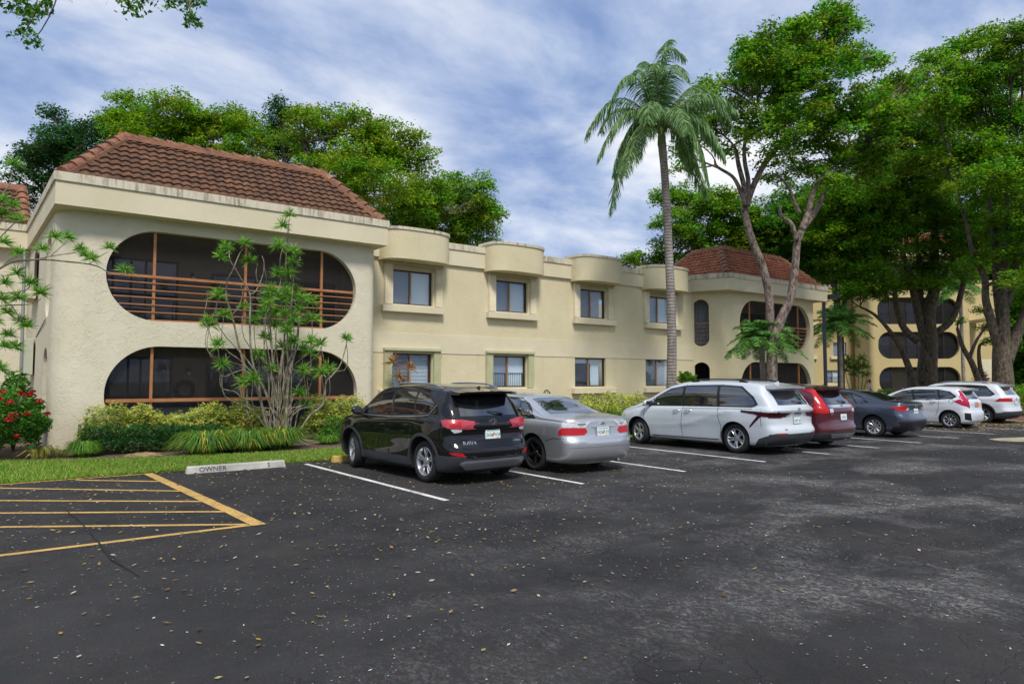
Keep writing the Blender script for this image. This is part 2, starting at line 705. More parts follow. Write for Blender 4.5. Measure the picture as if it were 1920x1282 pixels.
edge = [(-30, 19.5), (-6, 18.6), (-0.08, 18.0), (0.83, 17.52), (2.73, 16.75), (4.35, 16.42), (5.63, 16.2), (6.78, 16.4), (9, 16.4),
        (12, 16.3), (33.4, 16.3)]


def raised(name, poly, z0, z1, mat):
    return struct(MB().prism(poly, z0, z1).build(name, mat))


raised('lawn', [(-30, 14.47), (33.4, 14.47)] + edge[::-1], -0.05, 0.035, M['lawn'])
raised('planting_bed', [(-30, 19.504)] + [(a, b + 0.004) for a, b in edge[1:]] + [(33.4, 40), (-30, 40)], -0.05, 0.028, M['mulch'])
raised('leafy_island', [(33.404, 9.9), (34.6, 8.9), (44, 8.9), (60, 12), (60, 17), (33.404, 17)], -0.05, 0.05, M['litter'])
raised('red_path', [(34.4, 10.1), (40, 10.1), (47, 12.6), (44, 13.6), (36, 12.2)], 0.0, 0.062, M['redmulch'])
raised('far_lawn', [(33.404, 17.004), (60, 17.004), (90, 14), (90, 60), (33.404, 60)], -0.05, 0.03, M['soil'])


# ------------------------------------------------------------------ painted markings
def strip(name, a, b, w, z, mat, skew=None):
    a, b = Vector((a[0], a[1], 0)), Vector((b[0], b[1], 0))
    d = (b - a).normalized()
    n = Vector((-d.y, d.x, 0)) * w / 2
    L = (b - a).length
    k = max(2, int(L / 0.35))
    rnd = random.Random(int(a.x * 100) + int(b.y * 10))
    top, bot = [], []
    for i in range(k + 1):
        p = a + (b - a) * (i / k)
        top.append(p + n * (1 + rnd.uniform(-.08, .08)))
        bot.append(p - n * (1 + rnd.uniform(-.08, .08)))
    mb = MB()
    vs = [(p.x, p.y, z) for p in top + bot]
    fs = [(i, i + 1, k + 2 + i, k + 1 + i) for i in range(k)]
    fs = [tuple(reversed(f)) for f in fs]
    mb.add(vs, fs)
    return struct(mb.build(name, mat))


for x0, x1 in ((5.05, 5.19), (7.78, 7.86), (10.56, 10.48), (13.2, 13.1), (15.8, 15.66), (18.25, 18.1), (20.75, 20.5), (23.3, 23.0), (26.2, 25.7), (29.0, 28.6)):
    strip('parking_line', (x0, 14.1), (x1, 8.64), 0.10, 0.004, M['white_paint'])

g = lambda x, y: on_ground(x, y).xy
strip('yellow_border_line', (2.16, 14.4), (2.50, 8.52), 0.165, 0.008, M['yellow_paint'])
strip('yellow_border_line', (-9, 14.36), (2.15, 14.38), 0.08, 0.004, M['yellow_paint'])
strip('yellow_border_line', (-9, 8.60), (2.42, 8.60), 0.10, 0.004, M['yellow_paint'])
for (a, b) in (((0, 915), (347, 920.7)), ((0, 938.3), (387, 940)), ((0, 961.7), (427, 959)), ((0, 988), (470, 983))):
    A, B = g(*a), g(*b)
    A = A + (A - B) * 2.0
    strip('yellow_hatch_line', A, B, 0.09, 0.004, M['yellow_paint'])
strip('yellow_hatch_line', g(143, 900), g(313, 902.7), 0.09, 0.004, M['yellow_paint'])
tan = on_ground(1853, 823).xy, on_ground(1880, 820.5).xy, on_ground(1930, 819.5).xy, on_ground(1940, 828).xy, on_ground(1905, 828).xy, on_ground(1872, 826).xy
sheet('concrete_patch', [tuple(p) for p in tan][::-1], 0.004, simple('dusty_concrete', srgb(168, 156, 128), 0.95, var=0.5, bump=0.4, bscale=12))

# long crack across the hatching
ck = [on_ground(*p) for p in ((118, 948), (133, 966), (148, 975), (160, 990), (178, 1010), (190, 1024), (200, 1034), (212, 1050), (230, 1062), (262, 1082))]
mb = MB()
for i in range(len(ck) - 1):
    w0 = (0.004, 0.007, 0.009, 0.008, 0.006, 0.012, 0.024, 0.02, 0.007, 0.003)
    a, b = ck[i], ck[i + 1]
    d = (b - a).normalized()
    n = Vector((-d.y, d.x, 0))
    zz_ = Vector((0, 0, 0.0095))
    mb.add([a + n * w0[i] + zz_, a - n * w0[i] + zz_, b - n * w0[i + 1] + zz_, b + n * w0[i + 1] + zz_], [(0, 1, 2, 3)])
struct(mb.build('asphalt_crack', simple('crack_dark', (0.010, 0.010, 0.010, 1), 0.95)))


# ------------------------------------------------------------------ wheel stops
def wheel_stop(x0, x1, y, mat, label, rz=0.0):
    mb = MB()
    L = x1 - x0
    pr = [(-0.085, 0.0), (-0.062, 0.12), (-0.045, 0.135), (0.045, 0.135), (0.062, 0.12), (0.085, 0.0)]
    vs = [(sx * L / 2 + (-sx) * (0.0 if z < 0.1 else 0.02), a, z) for sx in (-1, 1) for a, z in pr]
    n = len(pr)
    fs = [tuple(range(n)), tuple(range(2 * n - 1, n - 1, -1))] + [(i, n + i, n + (i + 1) % n, (i + 1) % n) for i in range(n)]
    mb.add(vs, fs)
    o = mb.build('wheel_stop', mat, bevel=0.008)
    o.location = ((x0 + x1) / 2, y, 0.0)
    o.rotation_euler = (0, 0, rz)
    return tag(o, label, 'wheel stop', 'wheel stops at the heads of the parking bays')


ws = wheel_stop(2.72, 4.56, 13.95, M['concrete'], 'pale concrete wheel stop stencilled OWNER in the empty bay beside the yellow hatching')
fa = math.atan2(0.135 - 0.0, 0.023)
ro = (R(79), 0, 0)
text_mesh('stencil_lettering', 'OWNER', 0.125, M['stencil'], ws, (-0.46, -0.0765, 0.066), ro, 0.001, 1.05)
text_mesh('stencil_lettering', '5', 0.125, M['stencil'], ws, (0.58, -0.0765, 0.066), ro, 0.001, 1.0)
wheel_stop(5.60, 7.4, 14.05, M['yconcrete'], 'yellow painted wheel stop in front of the black SUV')
wheel_stop(8.4, 10.2, 14.05, M['concrete'], 'grey concrete wheel stop ahead of the silver sedan')

# ------------------------------------------------------------------ fallen leaves on the asphalt
rng = np.random.default_rng(5)


def flat_leaves(n, xy, size, cols, z=0.012, tilt=0.25):
    a = rng.uniform(0, 2 * PI, n)
    L = size * rng.uniform(0.55, 1.3, n)
    W = L * rng.uniform(0.35, 0.6, n)
    u = np.stack([np.cos(a), np.sin(a), rng.uniform(-tilt, tilt, n)], 1)
    v = np.stack([-np.sin(a), np.cos(a), rng.uniform(-tilt, tilt, n)], 1)
    c = np.stack([xy[:, 0], xy[:, 1], z + np.abs(u[:, 2]) * L * 0.5 + np.abs(v[:, 2]) * W * 0.5], 1)
    V = np.stack([c - u * L[:, None] / 2, c - v * W[:, None] / 2, c + u * L[:, None] / 2, c + v * W[:, None] / 2], 1)
    cc = np.array(cols)[rng.integers(0, len(cols), n)] * rng.uniform(0.7, 1.15, (n, 1))
    return V, cc


tans = [srgb(196, 168, 116)[:3], srgb(214, 186, 128)[:3], srgb(170, 132, 88)[:3], srgb(226, 214, 180)[:3], srgb(186, 160, 60)[:3], srgb(140, 100, 66)[:3]]
chips = [srgb(226, 222, 208)[:3], srgb(240, 238, 230)[:3], srgb(200, 190, 170)[:3]]
parts_, cols_ = [], []
n = 3300
xy = np.stack([rng.uniform(-5, 12, n), 14.4 - rng.beta(1, 2.2, n) * 12.5], 1)
for q in (flat_leaves(n, xy, 0.055, tans), ):
    parts_.append(q[0]); cols_.append(q[1])
n = 900                                                     # drift along the lawn edge
xy = np.stack([rng.uniform(-5, 32, n), 14.45 - rng.exponential(0.12, n)], 1)
q = flat_leaves(n, xy, 0.07, tans, 0.02)
parts_.append(q[0]); cols_.append(q[1])
n = 2400                                                    # pale chips and petals over the lot
xy = np.stack([rng.uniform(-1, 26, n), rng.uniform(0.8, 11, n)], 1)
q = flat_leaves(n, xy, 0.028, chips, 0.008)
parts_.append(q[0]); cols_.append(q[1])
n = 2600                                                    # thick litter at the far end of the bays
xy = np.stack([rng.normal(30.5, 2.6, n), rng.normal(10.8, 1.6, n)], 1)
q = flat_leaves(n, xy, 0.09, tans, 0.02)
parts_.append(q[0]); cols_.append(q[1])
tag(quad_mesh('fallen_leaves', np.concatenate(parts_), M['leaf'], None, np.concatenate(cols_)),
    'dry tan leaves and pale petals scattered over the asphalt', 'fallen leaves', kind='stuff')

# ------------------------------------------------------------------ grass blades
ex = np.array([p[0] for p in edge]); ey = np.array([p[1] for p in edge])
n = 60000
gx = np.concatenate([rng.uniform(-4, 8.5, int(n * 0.75)), rng.uniform(8.5, 33, n - int(n * 0.75))])
ye = np.interp(gx, ex, ey)
gy = 14.45 + rng.uniform(-0.02, 1, n) * (ye - 14.45 + 0.05)
a = rng.uniform(0, 2 * PI, n)
h = rng.uniform(0.03, 0.075, n)
w = rng.uniform(0.006, 0.012, n)
lean = rng.normal(0, 0.03, (n, 2))
b0 = np.stack([gx, gy, np.full(n, 0.03)], 1)
dv = np.stack([np.cos(a) * w, np.sin(a) * w, np.zeros(n)], 1)
tp = b0 + np.stack([lean[:, 0], lean[:, 1], h], 1)
V = np.stack([b0 - dv, b0 + dv, tp + dv * 0.3, tp - dv * 0.3], 1)
gc = np.array([srgb(112, 160, 40)[:3], srgb(140, 180, 54)[:3], srgb(84, 128, 32)[:3], srgb(166, 180, 84)[:3], srgb(150, 140, 80)[:3]])[rng.integers(0, 5, n)]
gc = gc * rng.uniform(0.85, 1.4, (n, 1))
tag(quad_mesh('grass', V, M['leaf'], None, gc), 'short bright green lawn strip between the asphalt and the planting bed', 'grass', kind='stuff')


# ------------------------------------------------------------------ walls with openings
def fillet(pts, rads, step=0.08):
    """dense polyline with rounded corners; returns points and the arc positions to cut at"""
    out, arc = [Vector(pts[0])], []
    for i in range(1, len(pts) - 1):
        p, a, b = Vector(pts[i]), Vector(pts[i - 1]), Vector(pts[i + 1])
        r = rads[i]
        d1, d2 = (a - p).normalized(), (b - p).normalized()
        ang = d1.angle(d2)
        if r <= 0:
            out.append(p)
            continue
        t = r / math.tan(ang / 2)
        t = min(t, (a - p).length * 0.95, (b - p).length * 0.95)
        r = t * math.tan(ang / 2)
        c = p + (d1 + d2).normalized() * (r / math.sin(ang / 2))
        s, e = p + d1 * t, p + d2 * t
        n = max(5, int((PI - ang) * r / step))
        a0 = math.atan2(s.y - c.y, s.x - c.x)
        a1 = math.atan2(e.y - c.y, e.x - c.x)
        da = (a1 - a0 + PI) % (2 * PI) - PI
        for k in range(n + 1):
            q = a0 + da * k / n
            out.append(Vector((c.x + r * math.cos(q), c.y + r * math.sin(q))))
    out.append(Vector(pts[-1]))
    S = [0.0]
    for i in range(1, len(out)):
        S.append(S[-1] + (out[i] - out[i - 1]).length)
    return out, S


def stadium(s0, s1, z0, z1, n=14, r=None):
    hw, hh = (s1 - s0) / 2, (z1 - z0) / 2
    r = r or min(hw, hh)
    cs, cz = (s0 + s1) / 2, (z0 + z1) / 2
    out = []
    for qx, qz, a0 in ((1, 1, 0), (-1, 1, 90), (-1, -1, 180), (1, -1, 270)):
        for k in range(n + 1):
            a = R(a0 + 90 * k / n)
            out.append((cs + qx * (hw - r) + r * math.cos(a), cz + qz * (hh - r) + r * math.sin(a)))
    res = []
    for p in out:
        if not res or (abs(p[0] - res[-1][0]) + abs(p[1] - res[-1][1])) > 1e-5:
            res.append(p)
    return res


def rect(s0, s1, z0, z1):
    return [(s0, z0), (s1, z0), (s1, z1), (s0, z1)]


def wall(name, pts, rads, z0, z1, holes, mats, parent, thick=0.25, xf=None):
    P, S = fillet(pts, rads)
    L = S[-1]
    loops = [rect(0, L, z0, z1)] + holes
    tri = tessellate_polygon([[Vector((a, b, 0)) for a, b in lp] for lp in loops])
    flat = [p for lp in loops for p in lp]
    bm = bmesh.new()
    vs = [bm.verts.new((a, b, 0)) for a, b in flat]
    for t in tri:
        if len(set(t)) == 3:
            try:
                bm.faces.new([vs[i] for i in t])
            except ValueError:
                pass
    for s in S[1:-1]:
        bmesh.ops.bisect_plane(bm, geom=bm.verts[:] + bm.edges[:] + bm.faces[:], plane_co=(s, 0, 0), plane_no=(1, 0, 0), dist=1e-5)
    bmesh.ops.remove_doubles(bm, verts=bm.verts, dist=1e-4)
    bmesh.ops.recalc_face_normals(bm, faces=bm.faces)
    bm.verts.index_update()
    Sn = np.array(S)
    # per-point inward normals
    N = []
    for i in range(len(P)):
        d = (P[min(i + 1, len(P) - 1)] - P[max(i - 1, 0)]).normalized()
        N.append(Vector((-d.y, d.x)))

    def mp(s, z, off):
        i = min(max(int(np.searchsorted(Sn, s - 1e-6)) - 1, 0), len(P) - 2)
        f = (s - S[i]) / max(S[i + 1] - S[i], 1e-9)
        p = P[i].lerp(P[i + 1], f)
        if off:
            straight = (P[i + 1] - P[i]).length > 0.3
            if straight:
                d = (P[i + 1] - P[i]).normalized()
                nn = Vector((-d.y, d.x))
                if f < 0.001:
                    nn = N[i]
                elif f > 0.999:
                    nn = N[i + 1]
            else:
                nn = N[i].lerp(N[i + 1], f).normalized()
            p = p + nn * off
        return (p.x, p.y, z)

    outer = [mp(v.co.x, v.co.y, 0) for v in bm.verts]
    inner = [mp(v.co.x, v.co.y, thick) for v in bm.verts]
    n = len(outer)
    fs, mi = [], []
    for f in bm.faces:
        idx = [v.index for v in f.verts]
        if f.normal.z < 0:
            idx.reverse()
        fs.append(tuple(idx)); mi.append(0)
        fs.append(tuple(n + i for i in reversed(idx))); mi.append(1)
    for e in bm.edges:
        if e.is_boundary:
            f = e.link_faces[0]
            a, b = e.verts[0].index, e.verts[1].index
            ids = [l.vert.index for l in f.loops]
            k = ids.index(a)
            if ids[(k + 1) % len(ids)] != b:
                a, b = b, a
            if f.normal.z < 0:
                a, b = b, a
            fs.append((b, a, n + a, n + b)); mi.append(0)
    bm.free()
    mb = MB()
    V = outer + inner
    if xf:
        V = [xf @ Vector(v) for v in V]
    mb.v, mb.f, mb.mi = V, fs, mi
    return mb.build(name, mats, parent, smooth=30)


def sof(pts, rads, target):
    """arc position along the path nearest a plan point"""
    P, S = fillet(pts, rads)
    best = (1e9, 0)
    t = Vector(target)
    for i in range(len(P) - 1):
        d = P[i + 1] - P[i]
        f = max(0, min(1, (t - P[i]).dot(d) / d.length_squared))
        q = (P[i] + d * f - t).length
        if q < best[0]:
            best = (q, S[i] + f * d.length)
    return best[1]


M['mortar'] = simple('pink_mortar', srgb(150, 108, 82), 0.9, var=0.4, bump=0.6, bscale=14)


# ------------------------------------------------------------------ tiled roof slope
def tiled(mb, a, b, c, d, waves, courses, amp=0.046, lip=0.05):
    """barrel tiles over the slope a-b (eave, left to right) and d-c (top, left to right)"""
    a, b, c, d = map(Vector, (a, b, c, d))
    up = ((d + c) / 2 - (a + b) / 2)
    al = (b - a).normalized()
    nrm = al.cross(up).normalized()
    upv = nrm.cross(al).normalized()
    H = (d - a).dot(upv)
    per = (b - a).length / waves
    k = 8
    da, db = (d - a).dot(al), (c - b).dot(al)
    L = (b - a).length
    for j in range(courses):
        rows = []
        for (v, off) in ((j / courses, lip), (j / courses + 0.0006, lip), ((j + 1) / courses, 0.0)):
            row = []
            for i in range(waves * k + 1):
                s = L * i / (waves * k)
                lo, hi = da * v, L + db * v
                s2 = min(max(s, lo), hi)
                ph = 2 * PI * s2 / per
                wv = amp * (abs(math.cos(ph / 2)) ** 1.3)
                jit = 0.006 * math.sin(17.3 * math.floor(s2 / per) + 5.1 * j)
                row.append(a + al * s2 + upv * (H * v) + nrm * (wv + off + jit))
            rows.append(row)
        rows[0] = [p - nrm * (lip + 0.02) for p in rows[0]]
        n = waves * k + 1
        vs = rows[0] + rows[1] + rows[2]
        fs = []
        for r in range(2):
            for i in range(n - 1):
                q = (r * n + i, r * n + i + 1, (r + 1) * n + i + 1, (r + 1) * n + i)
                if (vs[q[0]] - vs[q[1]]).length < 1e-5 and (vs[q[2]] - vs[q[3]]).length < 1e-5:
                    continue
                fs.append(q)
        mb.add(vs, fs)


def caps_along(mb, p, q, r=0.15, length=0.36):
    p, q = Vector(p), Vector(q)
    d = (q - p)
    n = max(1, round(d.length / length))
    u = d.normalized()
    x = u.cross(Vector((0, 0, 1))).normalized()
    y = x.cross(u).normalized()
    for i in range(n):
        a = p + d * (i / n)
        b = p + d * ((i + 1.18) / n)
        vs, fs = [], []
        for (pt, rr, lift) in ((a, r * 1.12, 0.03), (b, r * 0.86, 0.0)):
            for k in range(9):
                t = PI * k / 8
                vs.append(pt + x * math.cos(t) * rr + y * (math.sin(t) * rr + lift))
        for k in range(8):
            fs.append((k, k + 1, 9 + k + 1, 9 + k))
        fs.append(tuple(range(8, -1, -1)))
        fs.append(tuple(range(9, 18)))
        mb.add(vs, fs)


def hip_roof(parent, x0, x1, y0, y1, zb, rx0, rx1, ry0, ry1, zr, tile, cap):
    mb = MB()
    A, B, Cc, D = (x0, y0, zb), (x1, y0, zb), (x1, y1, zb), (x0, y1, zb)
    a, b, c, d = (rx0, ry0, zr), (rx1, ry0, zr), (rx1, ry1, zr), (rx0, ry1, zr)
    tiled(mb, A, B, b, a, round((x1 - x0) / 0.235), 9)
    tiled(mb, D, A, a, d, round((y1 - y0) / 0.235), 9)
    tiled(mb, B, Cc, c, b, round((y1 - y0) / 0.235), 9)
    tiled(mb, Cc, D, d, c, round((x1 - x0) / 0.235), 9)
    mb.add([a, b, c, d], [(0, 1, 2, 3)])
    rf = mb.build('roof', tile, parent, smooth=50)
    cb, mo = MB(), MB()
    for p, q in ((A, a), (B, b), (Cc, c), (D, d), (a, b), (b, c), (d, c), (a, d)):
        if (Vector(p) - Vector(q)).length > 0.2:
            caps_along(cb, p, q)
            mo.bar(Vector(p) - Vector((0, 0, .01)), Vector(q) - Vector((0, 0, .01)), .34, .10)
    cb.build('ridge_cap', cap, rf, smooth=40)
    mo.build('mortar', M['mortar'], rf)
    return rf


# ------------------------------------------------------------------ building pieces
def sliding_door(parent, x0, x1, y, z0, z1, nblind=0, ax='x', panes=2):
    fr = MB()
    fr.box(x0, x1, y - .06, y, z1 - .06, z1).box(x0, x1, y - .06, y, z0, z0 + .05)
    for i in range(panes + 1):
        xx = x0 + (x1 - x0 - .06) * i / panes
        fr.box(xx, xx + .06, y - .065, y + .002, z0 + .05, z1 - .06)
    f = fr.build('sliding_door', M['frame'], parent)
    boxobj('pane', M['doorpane'], f, x0 + .02, x1 - .02, y - .035, y - .03, z0 + .03, z1 - .03)
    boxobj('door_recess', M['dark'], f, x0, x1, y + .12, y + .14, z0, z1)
    if nblind:
        bl = MB()
        for i in range(nblind):
            xx = x0 + .08 + (x1 - x0 - .16) * i / nblind
            bl.add([(xx, y + .05, z0 + .03), (xx + .07, y + .085, z0 + .03), (xx + .07, y + .085, z1 - .05), (xx, y + .05, z1 - .05)], [(0, 1, 2, 3)])
        bl.build('blind', M['darkblind'], f)
    return f


def balcony(parent, X0, X1, y, z0, z1, posts, upper, kick=False, rails=6, zr=None, plane=0.12):
    yy = y + plane
    for px in posts:
        boxobj('post', M['rust'], parent, px - .035, px + .035, yy, yy + .07, z0 - .02, z1 + .02)
    sc_ = boxobj('insect_screen', M['screen'], parent, X0, X1, yy + .083, yy + .086, z0 - .02, z1 + .02)
    if upper:
        for i in range(rails):
            z = zr - (0 if i == 0 else 0.17 + 0.195 * (i - 1))
            h = .035 if i == 0 else .014
            cz = (z0 + z1) / 2
            rr = (z1 - z0) / 2
            inset = rr - math.sqrt(max(rr * rr - (z - cz) ** 2, 0))
            boxobj('railing', M['rust'], parent, X0 + inset + .02, X1 - inset - .02, yy - .03, yy + .0 - .002, z - h, z + h)
        boxobj('sill_rail', M['rust'], parent, X0 + 1.0, X1 - 1.0, yy - .04, yy + .06, z0 + .003, z0 + .045)
    else:
        cz, rr = (z0 + z1) / 2, (z1 - z0) / 2
        boxobj('railing', M['rust'], parent, X0 + .03, X1 - .03, yy - .035, yy - .002, zr - .045, zr + .045)
        boxobj('kick_panel', M['kick'], parent, X0 + .12, X1 - .12, yy + .09, yy + .10, z0 - .05, zr - .05)


def window(parent, x0, x1, y, z0, z1, kind, shut=None, sill=None):
    """sliding window in the wing wall: frame, pane, blind, shutter, sill"""
    yi = y + .10
    fr = MB()
    w = .045
    fr.box(x0, x1, yi, yi + .06, z1 - w, z1).box(x0, x1, yi, yi + .06, z0, z0 + w)
    fr.box(x0, x0 + w, yi, yi + .06, z0 + w, z1 - w).box(x1 - w, x1, yi, yi + .06, z0 + w, z1 - w)
    xm = x0 + (x1 - x0) * .47
    f = fr.build('window', M['frame'], parent)
    boxobj('mullion', M['tanframe'], f, xm - .03, xm + .03, yi - .008, yi + .058, z0 + w + .002, z1 - w - .002)
    boxobj('pane', M['pane'], f, x0 + w, x1 - w, yi + .03, yi + .034, z0 + w, z1 - w)
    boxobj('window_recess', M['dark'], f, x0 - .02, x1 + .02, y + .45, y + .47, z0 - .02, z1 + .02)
    yb = yi + .12
    bl = MB()
    if kind in ('vertical', 'shade'):
        zb = z0 + w if kind == 'vertical' else z0 + (z1 - z0) * .46
        for side, a, b in ((0, x0 + w, xm - .02), (1, xm + .02, x1 - w)):
            bl.mat(side)
            if kind == 'shade':
                bl.box(a, b, yb - .03, yb - .025, zb, z1 - w)
            n = int((b - a) / .085)
            for i in range(n):
                xx = a + (b - a) * i / n
                bl.add([(xx, yb + .03, z0 + w), (xx + .05 if kind == 'shade' else xx + .088, yb + .008, z0 + w),
                        (xx + .05 if kind == 'shade' else xx + .088, yb + .008, z1 - w), (xx, yb + .03, z1 - w)], [(0, 1, 2, 3)])
        bl.build('blind', [M['greyblind'], M['blind']], f)
    elif kind == 'slats':
        for side, a, b in ((0, x0 + w, xm - .02), (1, xm + .02, x1 - w)):
            bl.mat(side)
            n = int((z1 - z0) / .052)
            for i in range(n):
                z = z0 + w + (z1 - z0 - 2 * w) * i / n
                bl.add([(a, yb, z), (b, yb, z), (b, yb + .035, z + .032), (a, yb + .035, z + .032)], [(0, 1, 2, 3)])
        bl.build('blind', [M['greyblind'], M['blind']], f)
    elif kind == 'plain':
        bl.mat(0).box(x0 + w, xm - .02, yb, yb + .01, z0 + w, z1 - w)
        bl.mat(1).box(xm + .02, x1 - w, yb, yb + .01, z0 + w, z1 - w)
        bl.build('blind', [M['greyblind'], M['blind']], f)
    elif kind == 'curtain':
        bl.box(x0 + w, x1 - w, yb, yb + .01, z1 - .22, z1 - w)
        f2 = MB()
        xs = np.linspace(xm + .25, x1 - .18, 26)
        vs = [(x, yb + .03 + .03 * math.sin(i * 1.3), z) for z in (z0 + .05, z1 - .2) for i, x in enumerate(xs)]
        f2.add(vs, [(i, i + 1, 27 + i, 26 + i) for i in range(25)])
        bl.build('blind', M['blind'], f)
        f2.build('curtain', M['blind'], f, smooth=180)
    if shut:
        (sl, sr, ztop, mat, depth, lw, rw) = shut
        for a, b in ((sl, sl + lw), (sr - rw, sr)):
            mb = MB()
            n = 4
            vs = []
            for i in range(2 * n + 1):
                xx = a + (b - a) * i / (2 * n)
                yy_ = y - depth if i % 2 == 0 else y - depth + .05
                vs.append((xx, yy_))
            poly = vs + [(b, y - .01), (a, y - .01)]
            mb.prism(poly, z0 - .02, ztop - .09)
            mb.build('shutter', M[mat], f)
        boxobj('shutter_track', M['track'] if mat == 'shutter' else M['shutter_green'], f, sl - .02, sr + .02, y - depth - .04, y - .004, ztop - .09, ztop)
        boxobj('head_panel', M['track'], f, sl + lw, sr - rw, y - .03, y - .005, z1 + .0, ztop - .092)
    if sill:
        boxobj('sill', M['smooth'], f, sill[0], sill[1], y - sill[4], y + .09, sill[2], sill[3], bevel=.012)
    return f


bld = empty('apartment_building', (5, 21.5, 0), 0, 'long two storey cream apartment building with oval porch openings and brown tiled roofs',
            'building', None)
sh = Vector((5, 21.5, 0))


class Off:
    """parts are written in world coordinates; shift them back under their parent's origin"""
    pass


YT, YW = 20.2, 21.5
# front tower
pts = [(0.40, 28.2), (0.86, YT), (9.45, YT), (9.45, 21.46)]
rads = [0, .75, .28, 0]
sf = sof(pts, rads, (5.0, YT)) - 5.0
sl = lambda Y: sof(pts, rads, (0.86 - (Y - YT) * .46 / 8, Y))
holes = [stadium(sf + 1.93, sf + 8.76, 3.31, 5.71), stadium(sf + 1.97, sf + 8.83, 0.10, 2.64),
         stadium(sl(22.3), sl(21.35), 3.4, 5.7), stadium(sl(22.3), sl(21.35), .35, 2.6), ]
wall('porch_wall', pts, rads, 0.0, 6.05, holes, [M['stucco'], M['room']], bld)
# second tower
pts2 = [(26.75, 21.62), (27.80, YT), (35.62, YT), (35.62, 25)]
rads2 = [0, .8, .35, 0]
sf2 = sof(pts2, rads2, (31.0, YT)) - 31.0
dl = (Vector(pts2[0]) - Vector(pts2[1]))
q0, q1 = .22, .80
sA = sof(pts2, rads2, Vector(pts2[1]) + dl * .93)
sB = sof(pts2, rads2, Vector(pts2[1]) + dl * .50)
holes = [stadium(sf2 + 28.72, sf2 + 35.02, 3.31, 5.71), stadium(sf2 + 28.72, sf2 + 35.02, 0.10, 2.64),
         stadium(sA, sB, 3.38, 5.66), stadium(sA, sB, .3, 2.6)]
wall('porch_wall', pts2, rads2, 0.0, 6.05, holes, [M['stucco2'], M['room']], bld)

# porches: floor slab, side wall, back wall with sliding doors, posts and railings
for (X0, X1, y) in ((1.15, 9.2, 20.45), (28.15, 35.4, 20.45)):
    boxobj('porch_floor', M['room'], bld, X0, X1, y + .003, 22.6, 2.80, 3.05)
    boxobj('porch_ceiling', M['room'], bld, X0, X1, y + .003, 22.6, 5.86, 5.96)
    boxobj('porch_floor', M['room'], bld, X0, X1, y + .003, 22.6, 0.02, 0.12)
    boxobj('porch_back_wall', M['room'], bld, X0 - .25, X1 + .2, 22.6, 22.8, 0.0, 5.98)
    boxobj('porch_side_wall', M['room'], bld, X1 + .003, X1 + .2, 20.5, 22.597, 0.0, 5.98)
balcony(bld, 1.95, 8.74, YT, 3.31, 5.71, [3.06, 5.42, 7.68], True, rails=6, zr=4.50)
balcony(bld, 1.99, 8.81, YT, 0.10, 2.64, [3.06, 5.42, 7.68], False, zr=1.21)
balcony(bld, 28.74, 35.0, YT, 3.31, 5.71, [29.72, 31.6, 34.05], True, rails=6, zr=4.50)
balcony(bld, 28.74, 35.0, YT, 0.10, 2.64, [29.72, 31.6, 34.05], False, zr=1.21)
# doors on the porch back walls
yb = 22.60
for (a, b, z0, z1, nb) in ((1.45, 4.05, 3.08, 5.30, 0), (5.0, 9.0, 3.08, 5.05, 44), (1.45, 3.95, .14, 2.42, 0), (4.9, 8.2, .14, 2.25, 36)):
    sliding_door(bld, a, b, yb, z0, z1, nb, panes=3)
for (a, b, z0, z1, nb) in ((28.6, 31.4, 3.08, 5.4, 18), (31.9, 35.2, 3.08, 5.4, 34), (28.6, 31.4, .14, 2.42, 18), (31.9, 35.2, .14, 2.42, 30)):
    sliding_door(bld, a, b, yb, z0, z1, nb, panes=3)
# side oval of the second tower: rails and curtain behind
d = dl.normalized()
c0 = Vector(pts2[1]) + dl * .93
c1 = Vector(pts2[1]) + dl * .50
inn = Vector((-d.y, d.x)) * -1
inn = Vector((abs(d.y), abs(d.x)))
for i in range(6):
    z = 4.5 - (0 if i == 0 else .17 + .195 * (i - 1))
    h = .02 if i == 0 else .012
    ins = 0.0
    rr = (c1 - c0).length / 2
    zl = 3.38 + rr
    if z < zl:
        ins = rr - math.sqrt(max(rr * rr - (zl - z) ** 2, 0))
    u = (c1 - c0).normalized()
    MB().bar((*(c0 + u * ins + inn * .12), z), (*(c1 - u * ins + inn * .12), z), .03, h * 2).build('railing', M['rust'], bld)
for z0, z1 in ((3.38, 5.66), (.3, 2.6)):
    mb = MB()
    a, b = c0 + inn * .9 - (c1 - c0) * .1, c1 + inn * .9 + (c1 - c0) * .1
    nn = 40
    vs = [(*(a + (b - a) * i / nn + inn * .04 * math.sin(i * 1.1)), z) for z in (z0 - .1, z1 + .1) for i in range(nn + 1)]
    mb.add(vs, [(i, i + 1, nn + 2 + i, nn + 1 + i) for i in range(nn)])
    mb.build('curtain', M['greyblind'] if z0 > 1 else M['dark'], bld, smooth=180)

